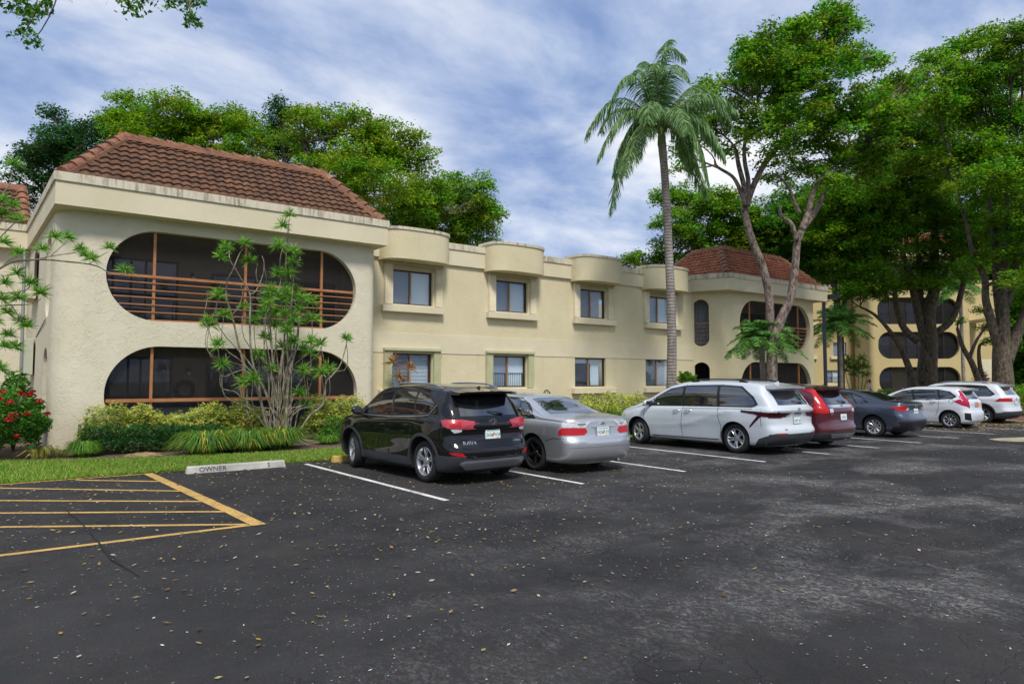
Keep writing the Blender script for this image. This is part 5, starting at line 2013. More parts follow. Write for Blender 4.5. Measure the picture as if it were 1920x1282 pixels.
# white SUV
cars.append(dict(L=4.70, W=.92, yR=.94, yF=3.73, r=.36, arch=.41, rim=.24, x=32.55, y=11.0, rz=R(0.5), paint=M['p_white2'], cat='SUV', z0=.21,
    label='white SUV with roof rails and angular red tail lights ending the row', tum=.30, haunch=.03,
    crease=[(.5, .98, 4.0, .94, .014, .04)],
    top=[(0, 1.52), (.3, 1.585), (1.0, 1.64), (2.0, 1.66), (2.7, 1.61), (3.0, 1.53), (3.7, 1.11), (3.9, 1.05), (4.35, .97), (4.58, .85), (4.70, .72)],
    belt=[(0, 1.10), (1.0, 1.08), (2.5, 1.04), (3.6, 1.0), (4.7, .8)],
    rear=[(.2, .2), (.3, .07), (.45, 0), (.56, 0), (.62, .04), (.8, .06), (1.0, .05), (1.1, .12), (1.5, .38), (1.7, .44)], front=FRONT,
    windows=[[(3.42, 1.06), (2.86, 1.43), (2.36, 1.51), (2.26, 1.08)], [(2.18, 1.085), (2.28, 1.52), (1.42, 1.51), (1.36, 1.11)], [(1.30, 1.11), (1.36, 1.505), (.88, 1.47), (.60, 1.20), (.70, 1.13)]],
    sidetrim=[([(3.60, 1.03), (2.88, 1.47), (2.3, 1.55), (1.4, 1.55), (.84, 1.51), (.50, 1.18), (.66, 1.09), (2.2, 1.05)], 'trim')],
    gaps=[[(2.22, 1.04), (2.2, .7), (2.26, .3)], [(1.33, 1.08), (1.36, .8), (1.46, .62)]],
    panels=[('B', [(-.60, 1.15), (.60, 1.15), (.54, 1.45), (-.54, 1.45)], 'carglass', 'rear_window', .005),
            ('B', [(-.84, .22), (.84, .22), (.88, .50), (-.88, .50)], 'clad', 'lower_bumper', .005),
            ('S', [(.02, .22), (.55, .22), (.50, .44), (.02, .48)], 'clad', 'lower_bumper', .005),
            ('S', [(.02, 1.03), (.34, 1.02), (.50, .90), (.02, .89)], 'redlamp', 'tail_light', .010)],
    backpair=[([(.44, 1.03), (.86, 1.03), (.86, .90), (.50, .90)], 'redlamp', 'tail_light', .012)],
    flare='clad', handles=[(2.46, .94), (1.6, .97)], mirror=(3.3, 1.1), rails=(.75, 2.7, .62, 'satin'), spoiler=(.60, .14, .5, 1.545, .04, M['p_white']), emblem=(0, .98, .05, .05), plate=(0, .82, 'FLD 7', 'other', R(3)),
    wkey='ten5', wstyle=(5, .2, .05, .045), rimmat='alu'))
for S in cars:
    S['panels'] = S.get('panels', []) + [('T', [(-.60, S['yF'] - .62 + (0 if S['L'] < 5 else .1)), (.60, S['yF'] - .62 + (0 if S['L'] < 5 else .1)), (.54, S['yF'] - .62 - .36), (-.54, S['yF'] - .62 - .36)], 'carglass', 'windscreen', .005)]
    make_car(S)


# ================================================================== PLANTS
def bark(name, a, b, moss=None):
    t = NT(name)
    n = t.noise(8, 6, 0.75, 0.8, t.co((1, 1, 0.5)))
    f = t.noise(16, 5, 0.75, 0.6, t.co((1, 1, 0.5)))
    c = t.mix(t.step(n, 0.40, 0.62), a, b)
    if moss:
        c = t.mix(t.math('MULTIPLY', t.step(t.noise(3, 4, 0.7, 0, t.co(loc=(5, 5, 5))), 0.48, 0.62), 0.7), c, moss)
    t.set('Base Color', c)
    t.set('Roughness', 0.92)
    t.bump(f, 0.9, 0.03)
    return t.m


M['bark'] = bark('grey_brown_bark', srgb(62, 50, 44), srgb(158, 140, 128))
M['bark_dark'] = bark('dark_bark', srgb(52, 42, 36), srgb(128, 112, 98), srgb(84, 88, 50))
M['cane'] = bark('pale_cane_bark', srgb(96, 86, 70), srgb(168, 158, 142), srgb(104, 104, 54))
M['frondstem'] = simple('frond_stem', srgb(120, 130, 70), 0.6)
M['rock'] = simple('limestone', srgb(150, 126, 92), 0.9, var=0.4, bump=0.9, bscale=9)


def palm_bark():
    t = NT('ringed_palm_bark')
    w = t.n.new('ShaderNodeTexWave')
    w.bands_direction = 'Z'
    w.inputs['Scale'].default_value = 2.6
    w.inputs['Distortion'].default_value = 4.0
    w.inputs['Detail'].default_value = 3
    t.l.new(t.co(), w.inputs['Vector'])
    n = t.noise(4, 5, 0.7, 0, t.co((1, 1, .4)))
    c = t.mix(t.step(n, .35, .7), srgb(112, 104, 98), srgb(168, 158, 150))
    c = t.mix(t.math('MULTIPLY', t.step(w.outputs[1], .0, .35, 1, 0), .55), c, srgb(82, 74, 68))
    t.set('Base Color', c)
    t.set('Roughness', .9)
    t.bump(t.math('ADD', w.outputs[1], n), .6, .02)
    return t.m


M['palmbark'] = palm_bark()
prng = np.random.default_rng(11)


def unit(n):
    v = prng.normal(size=(n, 3))
    return v / np.linalg.norm(v, axis=1, keepdims=True)


def leaves(c, size, pal, up=0.6, wid=0.5, var=0.25, droop=0.15):
    """rhombic leaves at the points c; normals lean upwards by 'up'"""
    n = len(c)
    nr = unit(n)
    nr[:, 2] = np.abs(nr[:, 2]) + up * 2
    nr /= np.linalg.norm(nr, axis=1, keepdims=True)
    a = unit(n)
    u = a - nr * np.sum(a * nr, 1, keepdims=True)
    u /= np.linalg.norm(u, axis=1, keepdims=True) + 1e-9
    v = np.cross(nr, u)
    L = size * prng.uniform(.6, 1.25, (n, 1))
    W = L * wid * prng.uniform(.8, 1.15, (n, 1))
    d = np.zeros((n, 3))
    d[:, 2] = -1
    V = np.stack([c - u * L / 2, c - v * W / 2 + u * L * .05, c + u * L / 2 + d * L * droop, c + v * W / 2 + u * L * .05], 1)
    pal = np.array(pal)
    w = pal[:, 3] / pal[:, 3].sum()
    k = prng.choice(len(pal), n, p=w)
    col = pal[k, :3] * prng.uniform(1 - var, 1 + var, (n, 1))
    return V, col


def C3(r, g, b, w=1.0):
    c = srgb(r, g, b)
    return (1.78 * c[0], 1.6 * c[1], 1.15 * c[2], w)


PAL_A = [C3(88, 128, 26, 4), C3(112, 150, 34, 3), C3(60, 100, 24, 3), C3(140, 168, 52, 1)]     # yellow green canopy
PAL_B = [C3(56, 104, 34, 4), C3(74, 126, 38, 3), C3(40, 80, 30, 3), C3(100, 146, 48, 1)]       # mid green
PAL_C = [C3(38, 82, 40, 4), C3(52, 100, 46, 3), C3(30, 62, 34, 3)]                              # dark green
PAL_D = [C3(78, 122, 28, 4), C3(102, 150, 38, 4), C3(50, 88, 26, 3), C3(132, 170, 54, 1)]
PAL_V = [(.82, .80, .18, 5), (.60, .66, .14, 3), (.17, .32, .06, 4), (.88, .86, .40, 1)]
PAL_L = [C3(70, 112, 40, 4), C3(92, 134, 48, 3), C3(50, 86, 34, 2), C3(176, 160, 66, 1)]
PAL_R = [C3(84, 130, 40, 4), C3(104, 148, 50, 3), C3(58, 100, 36, 3)]


def crown_pads(blobs, dens, padr):
    """blobs: (centre, (rx,ry,rz)); returns pad centres and their radii"""
    P, Q, B = [], [], []
    for bi, (c, r) in enumerate(blobs):
        vol = (r[0] * r[1] * r[2])
        k = max(4, int(dens * 2.5 * vol ** .72))
        d = unit(k)
        rad = prng.uniform(.2, 1, (k, 1)) ** .5 * prng.uniform(.8, 1.22, (k, 1))
        p = np.array(c) + d * rad * np.array(r)
        P.append(p)
        Q.append(padr * .74 * prng.uniform(.55, 1.4, k))
        B += [bi] * k
    return np.concatenate(P), np.concatenate(Q), B


def curve_pts(a, b, n=6, wob=.12, sag=.0, seed=0):
    rnd = random.Random(seed)
    a, b = Vector(a), Vector(b)
    L = (b - a).length
    o1 = Vector((rnd.uniform(-1, 1), rnd.uniform(-1, 1), rnd.uniform(-.4, 1))) * wob * L
    o2 = Vector((rnd.uniform(-1, 1), rnd.uniform(-1, 1), rnd.uniform(-.3, 1))) * wob * L
    c1, c2 = a.lerp(b, .33) + o1, a.lerp(b, .7) + o2
    out = []
    for i in range(n + 1):
        t = i / n
        out.append(a * (1 - t) ** 3 + c1 * 3 * t * (1 - t) ** 2 + c2 * 3 * t * t * (1 - t) + b * t ** 3)
    return out


def make_tree(name, label, base, stems, blobs, pal, leaf=.15, dens=7, padr=.75, per=110, barkm='bark', group=None, cat='tree', attach=None,
              flat=.55, twigs=True, up=.6, seed=1, prmax=.085):
    """stems: list of (points, radii); blobs: list of (centre, radii)"""
    root = empty(name, base, 0, label, cat, group)
    off = Vector(base)
    mb = MB()
    nodes = []
    for pts, rad in stems:
        # smooth the stem
        P = [Vector(p) for p in pts]
        sm, rr = [], []
        for i in range(len(P) - 1):
            p0, p1, p2, p3 = P[max(i - 1, 0)], P[i], P[i + 1], P[min(i + 2, len(P) - 1)]
            for q in range(4):
                t = q / 4
                sm.append(.5 * ((2 * p1) + (p2 - p0) * t + (2 * p0 - 5 * p1 + 4 * p2 - p3) * t * t + (3 * p1 - p0 - 3 * p2 + p3) * t ** 3))
                rr.append(rad[i] + (rad[i + 1] - rad[i]) * t)
        sm.append(P[-1])
        rr.append(rad[-1])
        mb.tube([p - off for p in sm], rr, 10)
        nodes += [(p, r) for p, r in zip(sm[len(sm) // 3:], rr[len(sm) // 3:])]
    P, Q, B = crown_pads(blobs, dens, padr)
    for bi, (c, r) in enumerate(blobs):
        cv = Vector(c)
        # nearest stem node that lies below
        best = min(nodes, key=lambda q: (q[0] - cv).length + (2.0 if q[0].z > cv.z else 0))
        pr = min(best[1] * .7, prmax)
        pth = curve_pts(best[0], cv, 7, .12, seed=seed * 31 + bi)
        mb.tube([p - off for p in pth], [pr + (min(.03, prmax * .5) - pr) * i / 7 for i in range(8)], 7)
        if twigs:
            idx = [i for i, b in enumerate(B) if b == bi]
            for i in idx[:9]:
                s = pth[3 + (i % 5)]
                e = Vector(P[i])
                q = curve_pts(s, e, 4, .12, seed=i + seed)
                mb.tube([p - off for p in q], [.026, .02, .016, .012, .006], 4, caps=False)
    mb.build('trunk', M[barkm], root, smooth=180)
    cs = []
    for p, q in zip(P, Q):
        k = max(8, int(per * 1.55 * (q / padr) ** 2))
        a = prng.uniform(0, 2 * PI, k)
        rr_ = q * np.sqrt(prng.uniform(0, 1, k)) * (1 + .25 * np.sin(a * 3 + p[0]))
        h = prng.normal(0, flat * .4, k) * q - (rr_ / q) ** 2 * .22 * q
        cs.append(np.stack([p[0] + rr_ * np.cos(a), p[1] + rr_ * np.sin(a), p[2] + h], 1))
    tone = np.concatenate([np.repeat(prng.uniform([[.7, .78, .7]], [[1.35, 1.2, 1.2]]), len(c), 0) for c in cs])
    cs = np.concatenate(cs) - np.array(base)
    V, col = leaves(cs, leaf * 1.22, pal, up=up)
    col = col * tone
    quad_mesh('crown', V, M['leaf'], root, col)
    return root


def pxblobs(lst, dep, jit=1.5, fl=.8, seed=0):
    rnd = random.Random(seed)
    out = []
    for (x, y, r) in lst:
        rm = r * dep / 1280
        c = at_depth(x, y, dep + rnd.uniform(-jit, jit))
        out.append(((c.x, c.y, c.z), (rm, rm * 1.1, rm * fl)))
    return out


def pxstem(lst, dep):
    return [at_depth(x, y, dep) for x, y in lst]


# --- trees standing behind the building on the left
def ground_base(px, dep):
    p = at_depth(px, 712, dep)
    return (p.x, p.y, 0.0)


G1 = 'trees growing behind the building'


def back_tree(px, dep, blobs, pal, label, top=None, **k):
    b = ground_base(px, dep)
    t = top or (blobs[0][0], blobs[0][1] + 40)
    p1 = at_depth(t[0], t[1], dep)
    m = Vector(b).lerp(p1, .5) + Vector((.5, 0, 0))
    return make_tree('broadleaf_tree', label, b, [([b, m, p1], [.30, .22, .10])], pxblobs(blobs, dep, 1.6, seed=px), pal, group=G1, **k)


back_tree(120, 36, [(120, 255, 42), (75, 270, 36), (100, 300, 44), (60, 305, 30), (150, 290, 40), (215, 225, 30), (190, 255, 42), (110, 215, 22), (180, 330, 50), (60, 335, 40), (30, 372, 26)], PAL_C,
          'dark green tree above the left end of the brown tiled roof', leaf=.14, dens=9, per=150)
back_tree(300, 35, [(250, 205, 34), (245, 235, 50), (320, 195, 34), (350, 225, 48), (300, 245, 55), (415, 225, 36), (400, 255, 52), (450, 250, 42), (460, 215, 26), (350, 285, 60), (260, 285, 50), (445, 300, 50)], PAL_A,
          'yellow green tree rising behind the ridge of the left tiled roof', leaf=.14, dens=9, per=150)
back_tree(530, 40, [(530, 230, 34), (525, 205, 24), (500, 260, 36), (545, 290, 44), (515, 320, 40)], PAL_C,
          'narrow dark tree between two brighter crowns behind the roof', leaf=.14, dens=9, per=150)
back_tree(650, 34, [(570, 230, 38), (620, 225, 38), (590, 270, 55), (680, 245, 42), (720, 240, 26), (690, 285, 60), (640, 320, 60), (765, 265, 30), (790, 285, 20), (745, 305, 44), (790, 310, 22), (700, 350, 60), (630, 370, 50), (770, 350, 34)], PAL_A,
          'spreading yellow green tree behind the right slope of the left roof', leaf=.14, dens=9, per=150)
back_tree(830, 38, [(790, 375, 52), (850, 355, 40), (895, 350, 26), (880, 385, 46), (915, 400, 26), (830, 415, 55), (750, 400, 55), (895, 435, 42), (840, 455, 45), (780, 450, 40), (900, 375, 24)], PAL_D,
          'bushy bright green tree over the parapet right of the left roof', leaf=.15, dens=10, per=160)
back_tree(1290, 44, [(1245, 370, 26), (1290, 372, 40), (1340, 385, 42), (1260, 415, 34), (1310, 425, 44), (1375, 395, 40), (1245, 465, 26), (1290, 462, 38), (1350, 450, 44), (1190, 492, 26), (1225, 492, 26), (1400, 440, 50)], PAL_D,
          'bright green tree behind the second tower left of its roof', leaf=.17, dens=9, per=140)
back_tree(1440, 46, [(1440, 420, 60), (1500, 430, 60), (1420, 470, 50), (1480, 480, 60), (1540, 480, 60), (1570, 430, 60), (1600, 500, 50), (1510, 380, 60)], PAL_B,
          'shaded mid green tree behind the ridge of the second tower roof', leaf=.18, dens=8, per=130)

# --- the tall forked tree in front of the second tower
d1 = 29.5
bT = tuple(at_depth(1447, 712, d1).xy) + (0,)
st1 = [(pxstem([(1447, 785), (1447, 690), (1450, 640), (1468, 590), (1482, 560), (1491, 500), (1494, 460), (1503, 432)], d1), [.27, .24, .22, .20, .18, .165, .155, .14]),
       (pxstem([(1450, 650), (1444, 600), (1442, 555), (1430, 500), (1410, 450), (1397, 400), (1397, 380)], d1 + .2), [.21, .19, .18, .17, .16, .15, .14]),
       (pxstem([(1503, 432), (1515, 400), (1525, 360), (1545, 330), (1570, 318)], d1), [.16, .13, .11, .09, .06]),
       (pxstem([(1503, 432), (1530, 395), (1548, 360), (1575, 325), (1600, 290)], d1 + .3), [.15, .12, .10, .08, .05]),
       (pxstem([(1494, 450), (1484, 420), (1465, 405), (1462, 385)], d1 - .2), [.11, .09, .08, .06]),
       (pxstem([(1500, 400), (1488, 375), (1478, 350), (1460, 330)], d1 - .2), [.08, .07, .06, .05]),
       (pxstem([(1397, 380), (1385, 350), (1372, 330), (1345, 313), (1340, 300)], d1), [.14, .09, .07, .06, .04]),
       (pxstem([(1397, 385), (1395, 350), (1385, 310), (1380, 280)], d1), [.14, .11, .10, .07]),
       (pxstem([(1400, 385), (1412, 350), (1432, 310), (1455, 280), (1480, 240), (1490, 180)], d1), [.15, .13, .12, .11, .09, .06]),
       (pxstem([(1400, 375), (1403, 340), (1396, 300), (1398, 260), (1420, 200)], d1), [.11, .10, .09, .07, .05])]
bl1 = [(1505, 55, 34), (1560, 25, 38), (1598, 38, 26), (1530, 75, 52), (1580, 70, 40), (1425, 90, 40), (1450, 110, 52), (1400, 120, 34), (1500, 120, 58), (1560, 130, 55), (1605, 120, 42), (1640, 105, 26), (1375, 165, 36),
       (1340, 160, 26), (1430, 170, 55), (1500, 180, 60), (1570, 190, 60), (1330, 185, 32), (1370, 215, 44), (1300, 215, 26), (1330, 240, 36), (1440, 235, 48), (1520, 240, 55), (1590, 245, 60), (1285, 255, 28), (1275, 290, 24), (1370, 275, 26),
       (1460, 290, 36), (1540, 300, 50), (1600, 310, 60), (1270, 320, 20), (1640, 180, 40), (1650, 260, 50), (1480, 240, 50), (1560, 330, 34), (1610, 270, 44), (1450, 330, 22), (1420, 130, 44), (1690, 200, 40), (1470, 70, 30), (1700, 150, 34), (1735, 160, 30)]
make_tree('broadleaf_tree', 'tall tree with two crossing mottled trunks in front of the second tower', bT, st1, pxblobs(bl1, d1, 2.0, .72, 3), PAL_D,
          leaf=.15, dens=8.5, padr=.62, per=115, group='tall shade trees over the parking bays', seed=5)

# --- the shade trees further right
GS = 'tall shade trees over the parking bays'
d2 = 42.0
b2 = tuple(at_depth(1578, 712, d2).xy) + (0,)
st2 = [(pxstem([(1578, 760), (1576, 640), (1572, 590), (1565, 540), (1560, 480), (1580, 420)], d2), [.22, .20, .19, .17, .14, .1]),
       (pxstem([(1574, 600), (1590, 540), (1600, 490), (1640, 430)], d2), [.16, .13, .1, .06])]
bl2 = [(1560, 375, 55), (1620, 370, 60), (1545, 430, 50), (1600, 440, 60), (1655, 420, 55), (1570, 490, 45), (1630, 490, 50), (1600, 530, 30), (1660, 330, 60), (1650, 540, 28)]
make_tree('broadleaf_tree', 'shady tree whose dark trunk stands behind the lamp post', b2, st2, pxblobs(bl2, d2, 2.0, .6, 4), PAL_D,
          leaf=.16, dens=9.5, padr=.7, per=110, group=GS, barkm='bark_dark', seed=6)

d3 = 42.0
b3 = tuple(at_depth(1738, 712, d3).xy) + (0,)
st3 = [(pxstem([(1738, 770), (1738, 700), (1742, 640), (1740, 590), (1752, 540), (1752, 470), (1755, 400)], d3), [.66, .56, .48, .40, .30, .24, .13]),
       (pxstem([(1735, 640), (1722, 590), (1712, 545), (1700, 500), (1686, 450), (1670, 400)], d3), [.27, .23, .20, .15, .11, .08]),
       (pxstem([(1738, 600), (1725, 560), (1725, 500), (1718, 440), (1720, 380)], d3 + .5), [.25, .21, .17, .13, .08]),
       (pxstem([(1752, 625), (1780, 605), (1795, 575), (1803, 545), (1815, 500), (1830, 450)], d3), [.22, .2, .18, .16, .13, .09]),
       (pxstem([(1750, 560), (1768, 520), (1785, 490), (1800, 450)], d3 + .3), [.2, .16, .13, .08]),
       (pxstem([(1720, 640), (1695, 615), (1682, 580), (1675, 530), (1660, 480)], d3 - .5), [.22, .2, .17, .13, .08]),
       (pxstem([(1730, 770), (1708, 700), (1690, 655), (1668, 620), (1640, 590), (1612, 575)], d3 - 1), [.24, .20, .16, .12, .09, .05])]
bl3_ = [(1650, 200, 50), (1700, 160, 45), (1700, 220, 60), (1660, 280, 70), (1740, 270, 70), (1700, 340, 70), (1790, 330, 70), (1640, 380, 60), (1730, 400, 70), (1810, 400, 60), (1690, 450, 55), (1770, 460, 55), (1640, 470, 45),
        (1720, 500, 40), (1610, 535, 30), (1660, 545, 30), (1640, 515, 40), (1710, 530, 34), (1770, 515, 44), (1810, 500, 40), (1580, 550, 20), (1830, 460, 45), (1780, 230, 60)]
make_tree('broadleaf_tree', 'massive many stemmed shade tree before the dark oval openings of the far block', b3, st3, pxblobs(bl3_, d3, 2.5, .55, 8), PAL_D,
          leaf=.17, dens=9, padr=.75, per=110, group=GS, barkm='bark_dark', seed=9)

d4 = 34.5
b4 = tuple(at_depth(1882, 712, d4).xy) + (0,)
st4 = [(pxstem([(1882, 775), (1881, 720), (1878, 660), (1880, 600), (1878, 540), (1882, 480), (1888, 400), (1892, 300)], d4), [.54, .48, .40, .30, .21, .18, .14, .08]),
       (pxstem([(1874, 660), (1858, 600), (1848, 560), (1846, 520), (1825, 480), (1815, 430), (1800, 380)], d4), [.24, .20, .17, .15, .12, .09, .06]),
       (pxstem([(1880, 610), (1870, 540), (1868, 480), (1860, 420), (1850, 340)], d4 + .4), [.26, .21, .18, .14, .08]),
       (pxstem([(1886, 680), (1905, 630), (1922, 590), (1945, 540), (1960, 480)], d4), [.30, .26, .22, .18, .12]),
       (pxstem([(1884, 580), (1900, 520), (1915, 440), (1925, 360)], d4 + .3), [.2, .17, .13, .08])]
bl4 = [(1750, 115, 38), (1790, 90, 34), (1835, 75, 38), (1880, 70, 36), (1915, 80, 40), (1770, 150, 50), (1830, 130, 55), (1890, 140, 60), (1950, 130, 60), (1790, 200, 55), (1860, 210, 65), (1930, 220, 70), (1750, 200, 40),
       (1820, 270, 55), (1890, 290, 65), (1960, 300, 80), (1840, 340, 55), (1900, 370, 60), (1960, 400, 70), (1870, 430, 45), (1930, 460, 60), (1850, 480, 34), (1960, 540, 60), (2010, 220, 90), (1910, 520, 28), (1720, 300, 40), (1770, 300, 45)]
make_tree('broadleaf_tree', 'thick trunked shade tree at the right edge beyond the white SUV', b4, st4, pxblobs(bl4, d4, 2.5, .6, 12), PAL_D,
          leaf=.15, dens=10, padr=.66, per=112, group=GS, barkm='bark_dark', seed=13)

d5 = 38.5
b5 = tuple(at_depth(1850, 712, d5).xy) + (0,)
st5 = [(pxstem([(1855, 760), (1838, 720), (1822, 680), (1805, 650), (1795, 615)], d5), [.2, .18, .15, .12, .08]),
       (pxstem([(1818, 670), (1830, 640), (1850, 610)], d5), [.11, .08, .05]),
       (pxstem([(1856, 760), (1848, 720), (1838, 690), (1836, 650), (1850, 640)], d5 + .6), [.15, .13, .12, .08, .04])]
make_tree('broadleaf_tree', 'thin leaning bare stemmed tree between the two thickest trunks', b5, st5, pxblobs([(1800, 600, 10), (1855, 612, 14), (1856, 640, 12), (1845, 585, 14)], d5, .5, .6), PAL_D,
          leaf=.15, dens=10, padr=.5, per=60, group=GS, barkm='bark_dark', seed=17)
# distant woodland seen between the trunks
rngw = random.Random(4)
wl_b = []
for i in range(30):
    px = 1500 + i * 19
    wl_b.append((px, rngw.uniform(330, 560) if px > 1640 else rngw.uniform(400, 520), rngw.uniform(55, 80)))
for i in range(16):
    wl_b.append((1800 + i * 16, rngw.uniform(590, 700), rngw.uniform(50, 70)))
tag(make_tree('background_woods', 'dense dark woodland closing the view behind the far cream block', tuple(at_depth(1800, 712, 74).xy) + (0,),
              [([at_depth(1800, 735, 74), at_depth(1800, 520, 74)], [.5, .3])], pxblobs(wl_b, 74, 4, .8, 2), PAL_B, leaf=.36, dens=5, padr=1.5, per=110, cat='woodland', twigs=False), kind=None)

# --- leafy limb reaching in from a tree that stands outside the frame
dL = 9.0
bL = tuple(at_depth(-560, 712, dL + 1).xy) + (0,)
stL = [([Vector(bL), Vector(bL) + Vector((.1, .1, 3.5)), at_depth(-300, -250, dL), at_depth(-20, -150, dL), at_depth(120, -90, dL), at_depth(330, -60, dL)], [.25, .22, .12, .05, .03, .015])]
blL = [(35, 10, 22), (60, 35, 18), (85, 20, 16), (45, 62, 16), (62, 78, 12), (95, 5, 14), (10, -5, 26), (245, 8, 20), (270, 2, 16), (318, 2, 16), (350, 8, 18), (372, 4, 14), (358, 30, 10), (362, 42, 7),
       (180, -30, 30), (120, -35, 30), (300, -35, 30)]
make_tree('broadleaf_tree', 'overhanging leafy twigs hanging into the sky at the top left corner', bL, stL, pxblobs(blL, dL, .3, .8), PAL_B, leaf=.062, dens=260, padr=.13, per=16,
          flat=.8, cat='tree', twigs=False, up=.1, seed=21, prmax=.012)


# ------------------------------------------------------------------ palms
def frond_quads(path, ll, nl, w, hang, vdir=0.0, seed=0):
    """leaflets along a rachis path (list of Vectors)"""
    rnd = np.random.default_rng(seed)
    P = np.array([tuple(p) for p in path])
    seg = np.linalg.norm(np.diff(P, axis=0), axis=1)
    S = np.concatenate([[0], np.cumsum(seg)])
    out = []
    L = S[-1]
    for side in (-1, 1):
        t = np.linspace(.16, .995, nl)
        s = t * L
        c = np.stack([np.interp(s, S, P[:, k]) for k in range(3)], 1)
        c2 = np.stack([np.interp(np.minimum(s + .05, L), S, P[:, k]) for k in range(3)], 1)
        c1 = np.stack([np.interp(np.minimum(s + .05, L) - .1, S, P[:, k]) for k in range(3)], 1)
        d = c2 - c1
        d /= np.linalg.norm(d, axis=1, keepdims=True) + 1e-9
        upv = np.array([0, 0, 1.0])
        sd = np.cross(d, upv)
        sd /= np.linalg.norm(sd, axis=1, keepdims=True) + 1e-9
        sd *= side
        length = ll * (np.sin(PI * np.clip(t * .86 + .10, 0, 1)) ** .6) * rnd.uniform(.85, 1.12, nl)
        dirn = sd * .75 + d * .45 + np.array([0, 0, vdir]) + rnd.normal(0, .12, (nl, 3))
        dirn /= np.linalg.norm(dirn, axis=1, keepdims=True)
        prev = c
        pts = [c]
        dd = dirn.copy()
        for q in range(3):
            dd = dd + np.array([0, 0, -hang])
            dd /= np.linalg.norm(dd, axis=1, keepdims=True)
            prev = prev + dd * (length / 3)[:, None]
            pts.append(prev)
        wv = np.cross(dirn, unit_like(rnd, nl))
        wv /= np.linalg.norm(wv, axis=1, keepdims=True) + 1e-9
        ws = (.6, 1.0, .7, .08)
        for q in range(3):
            a, b = pts[q], pts[q + 1]
            out.append(np.stack([a - wv * w * ws[q] / 2, a + wv * w * ws[q] / 2, b + wv * w * ws[q + 1] / 2, b - wv * w * ws[q + 1] / 2], 1))
    return np.concatenate(out)


def unit_like(r, n):
    v = r.normal(size=(n, 3))
    return v / np.linalg.norm(v, axis=1, keepdims=True)


def bez(a, b, c, n=14):
    return [a * (1 - t) ** 2 + b * 2 * t * (1 - t) + c * t * t for t in [i / n for i in range(n + 1)]]


def palm(label, base, trunk, tr, fronds, ll, nl, w, hang, pal, shaft=None, group=None, cat='palm tree', vdir=0.0, name='palm_tree', split=True):
    root = empty(name, base, 0, label, cat, group)
    o = Vector(base)
    MB().tube([p - o for p in trunk], tr, 14).build('trunk', M['palmbark'], root, smooth=60)
    if shaft:
        MB().tube([p - o for p in shaft[0]], shaft[1], 10).build('crownshaft', M['frondstem'], root, smooth=60)
    pal = np.array(pal)
    for i, f in enumerate(fronds):
        Q = frond_quads(f, ll, nl, w, hang, vdir, seed=i + 3) - np.array(tuple(o))
        k = prng.choice(len(pal), len(Q), p=pal[:, 3] / pal[:, 3].sum())
        col = pal[k, :3] * prng.uniform(.75, 1.2, (len(Q), 1))
        fr = quad_mesh('frond', Q, M['leaf'], root, col)
        n = len(f)
        MB().tube([p - o for p in f], [.028 * (1 - .85 * j / n) * (ll / .6) ** .5 for j in range(n)], 6).build('frond_stem', M['frondstem'], fr, smooth=180)
    return root


dP = 26.2
A = lambda x, y, dd=0: at_depth(x, y, dP + dd)
PAL_P = [(.16, .32, .09, 4), (.26, .43, .15, 3), (.08, .17, .05, 2), (.42, .55, .28, 1)]
Cc_ = A(1240, 258)
trunk_pts = [A(1257, 800), A(1259, 720), A(1260, 640), A(1258, 560), A(1254, 470), A(1250, 380), A(1245, 310), A(1241, 268)]
fr = []
for (x1, y1, x2, y2, dz) in ((1222, 30, 1286, 112, 0), (1236, 50, 1262, 78, .8), (1190, 70, 1148, 185, -.4), (1208, 70, 1180, 160, .7), (1160, 110, 1097, 260, .3), (1185, 170, 1145, 400, -.9), (1190, 185, 1190, 300, .9),
                             (1200, 200, 1170, 330, -1.5), (1310, 105, 1372, 240, .4), (1290, 150, 1330, 350, -.8), (1275, 170, 1300, 330, .9), (1290, 110, 1340, 190, 1.6), (1265, 150, 1290, 250, -1.9), (1215, 140, 1215, 230, -2.0), (1170, 150, 1125, 250, 1.8),
                             (1230, 90, 1200, 120, 2.2), (1250, 60, 1290, 150, -1.2), (1225, 80, 1225, 130, -1.0), (1200, 150, 1150, 330, .6), (1285, 130, 1350, 290, .5), (1300, 150, 1360, 300, -.6), (1320, 120, 1385, 215, -.8), (1262, 190, 1325, 370, .2), (1180, 140, 1120, 300, -.3)):
    fr.append(bez(Cc_, A(x1, y1, dz * .6), A(x2, y2, dz * 1.2), 16))
palm('tall slender queen palm with drooping feathery fronds beside the last wing window', (trunk_pts[0].x, trunk_pts[0].y, 0), trunk_pts,
     [.20, .19, .175, .165, .155, .15, .145, .16], fr, .85, 130, .038, .50, PAL_P, ([A(1241, 272), A(1240, 245), A(1240, 228)], [.17, .13, .07]))


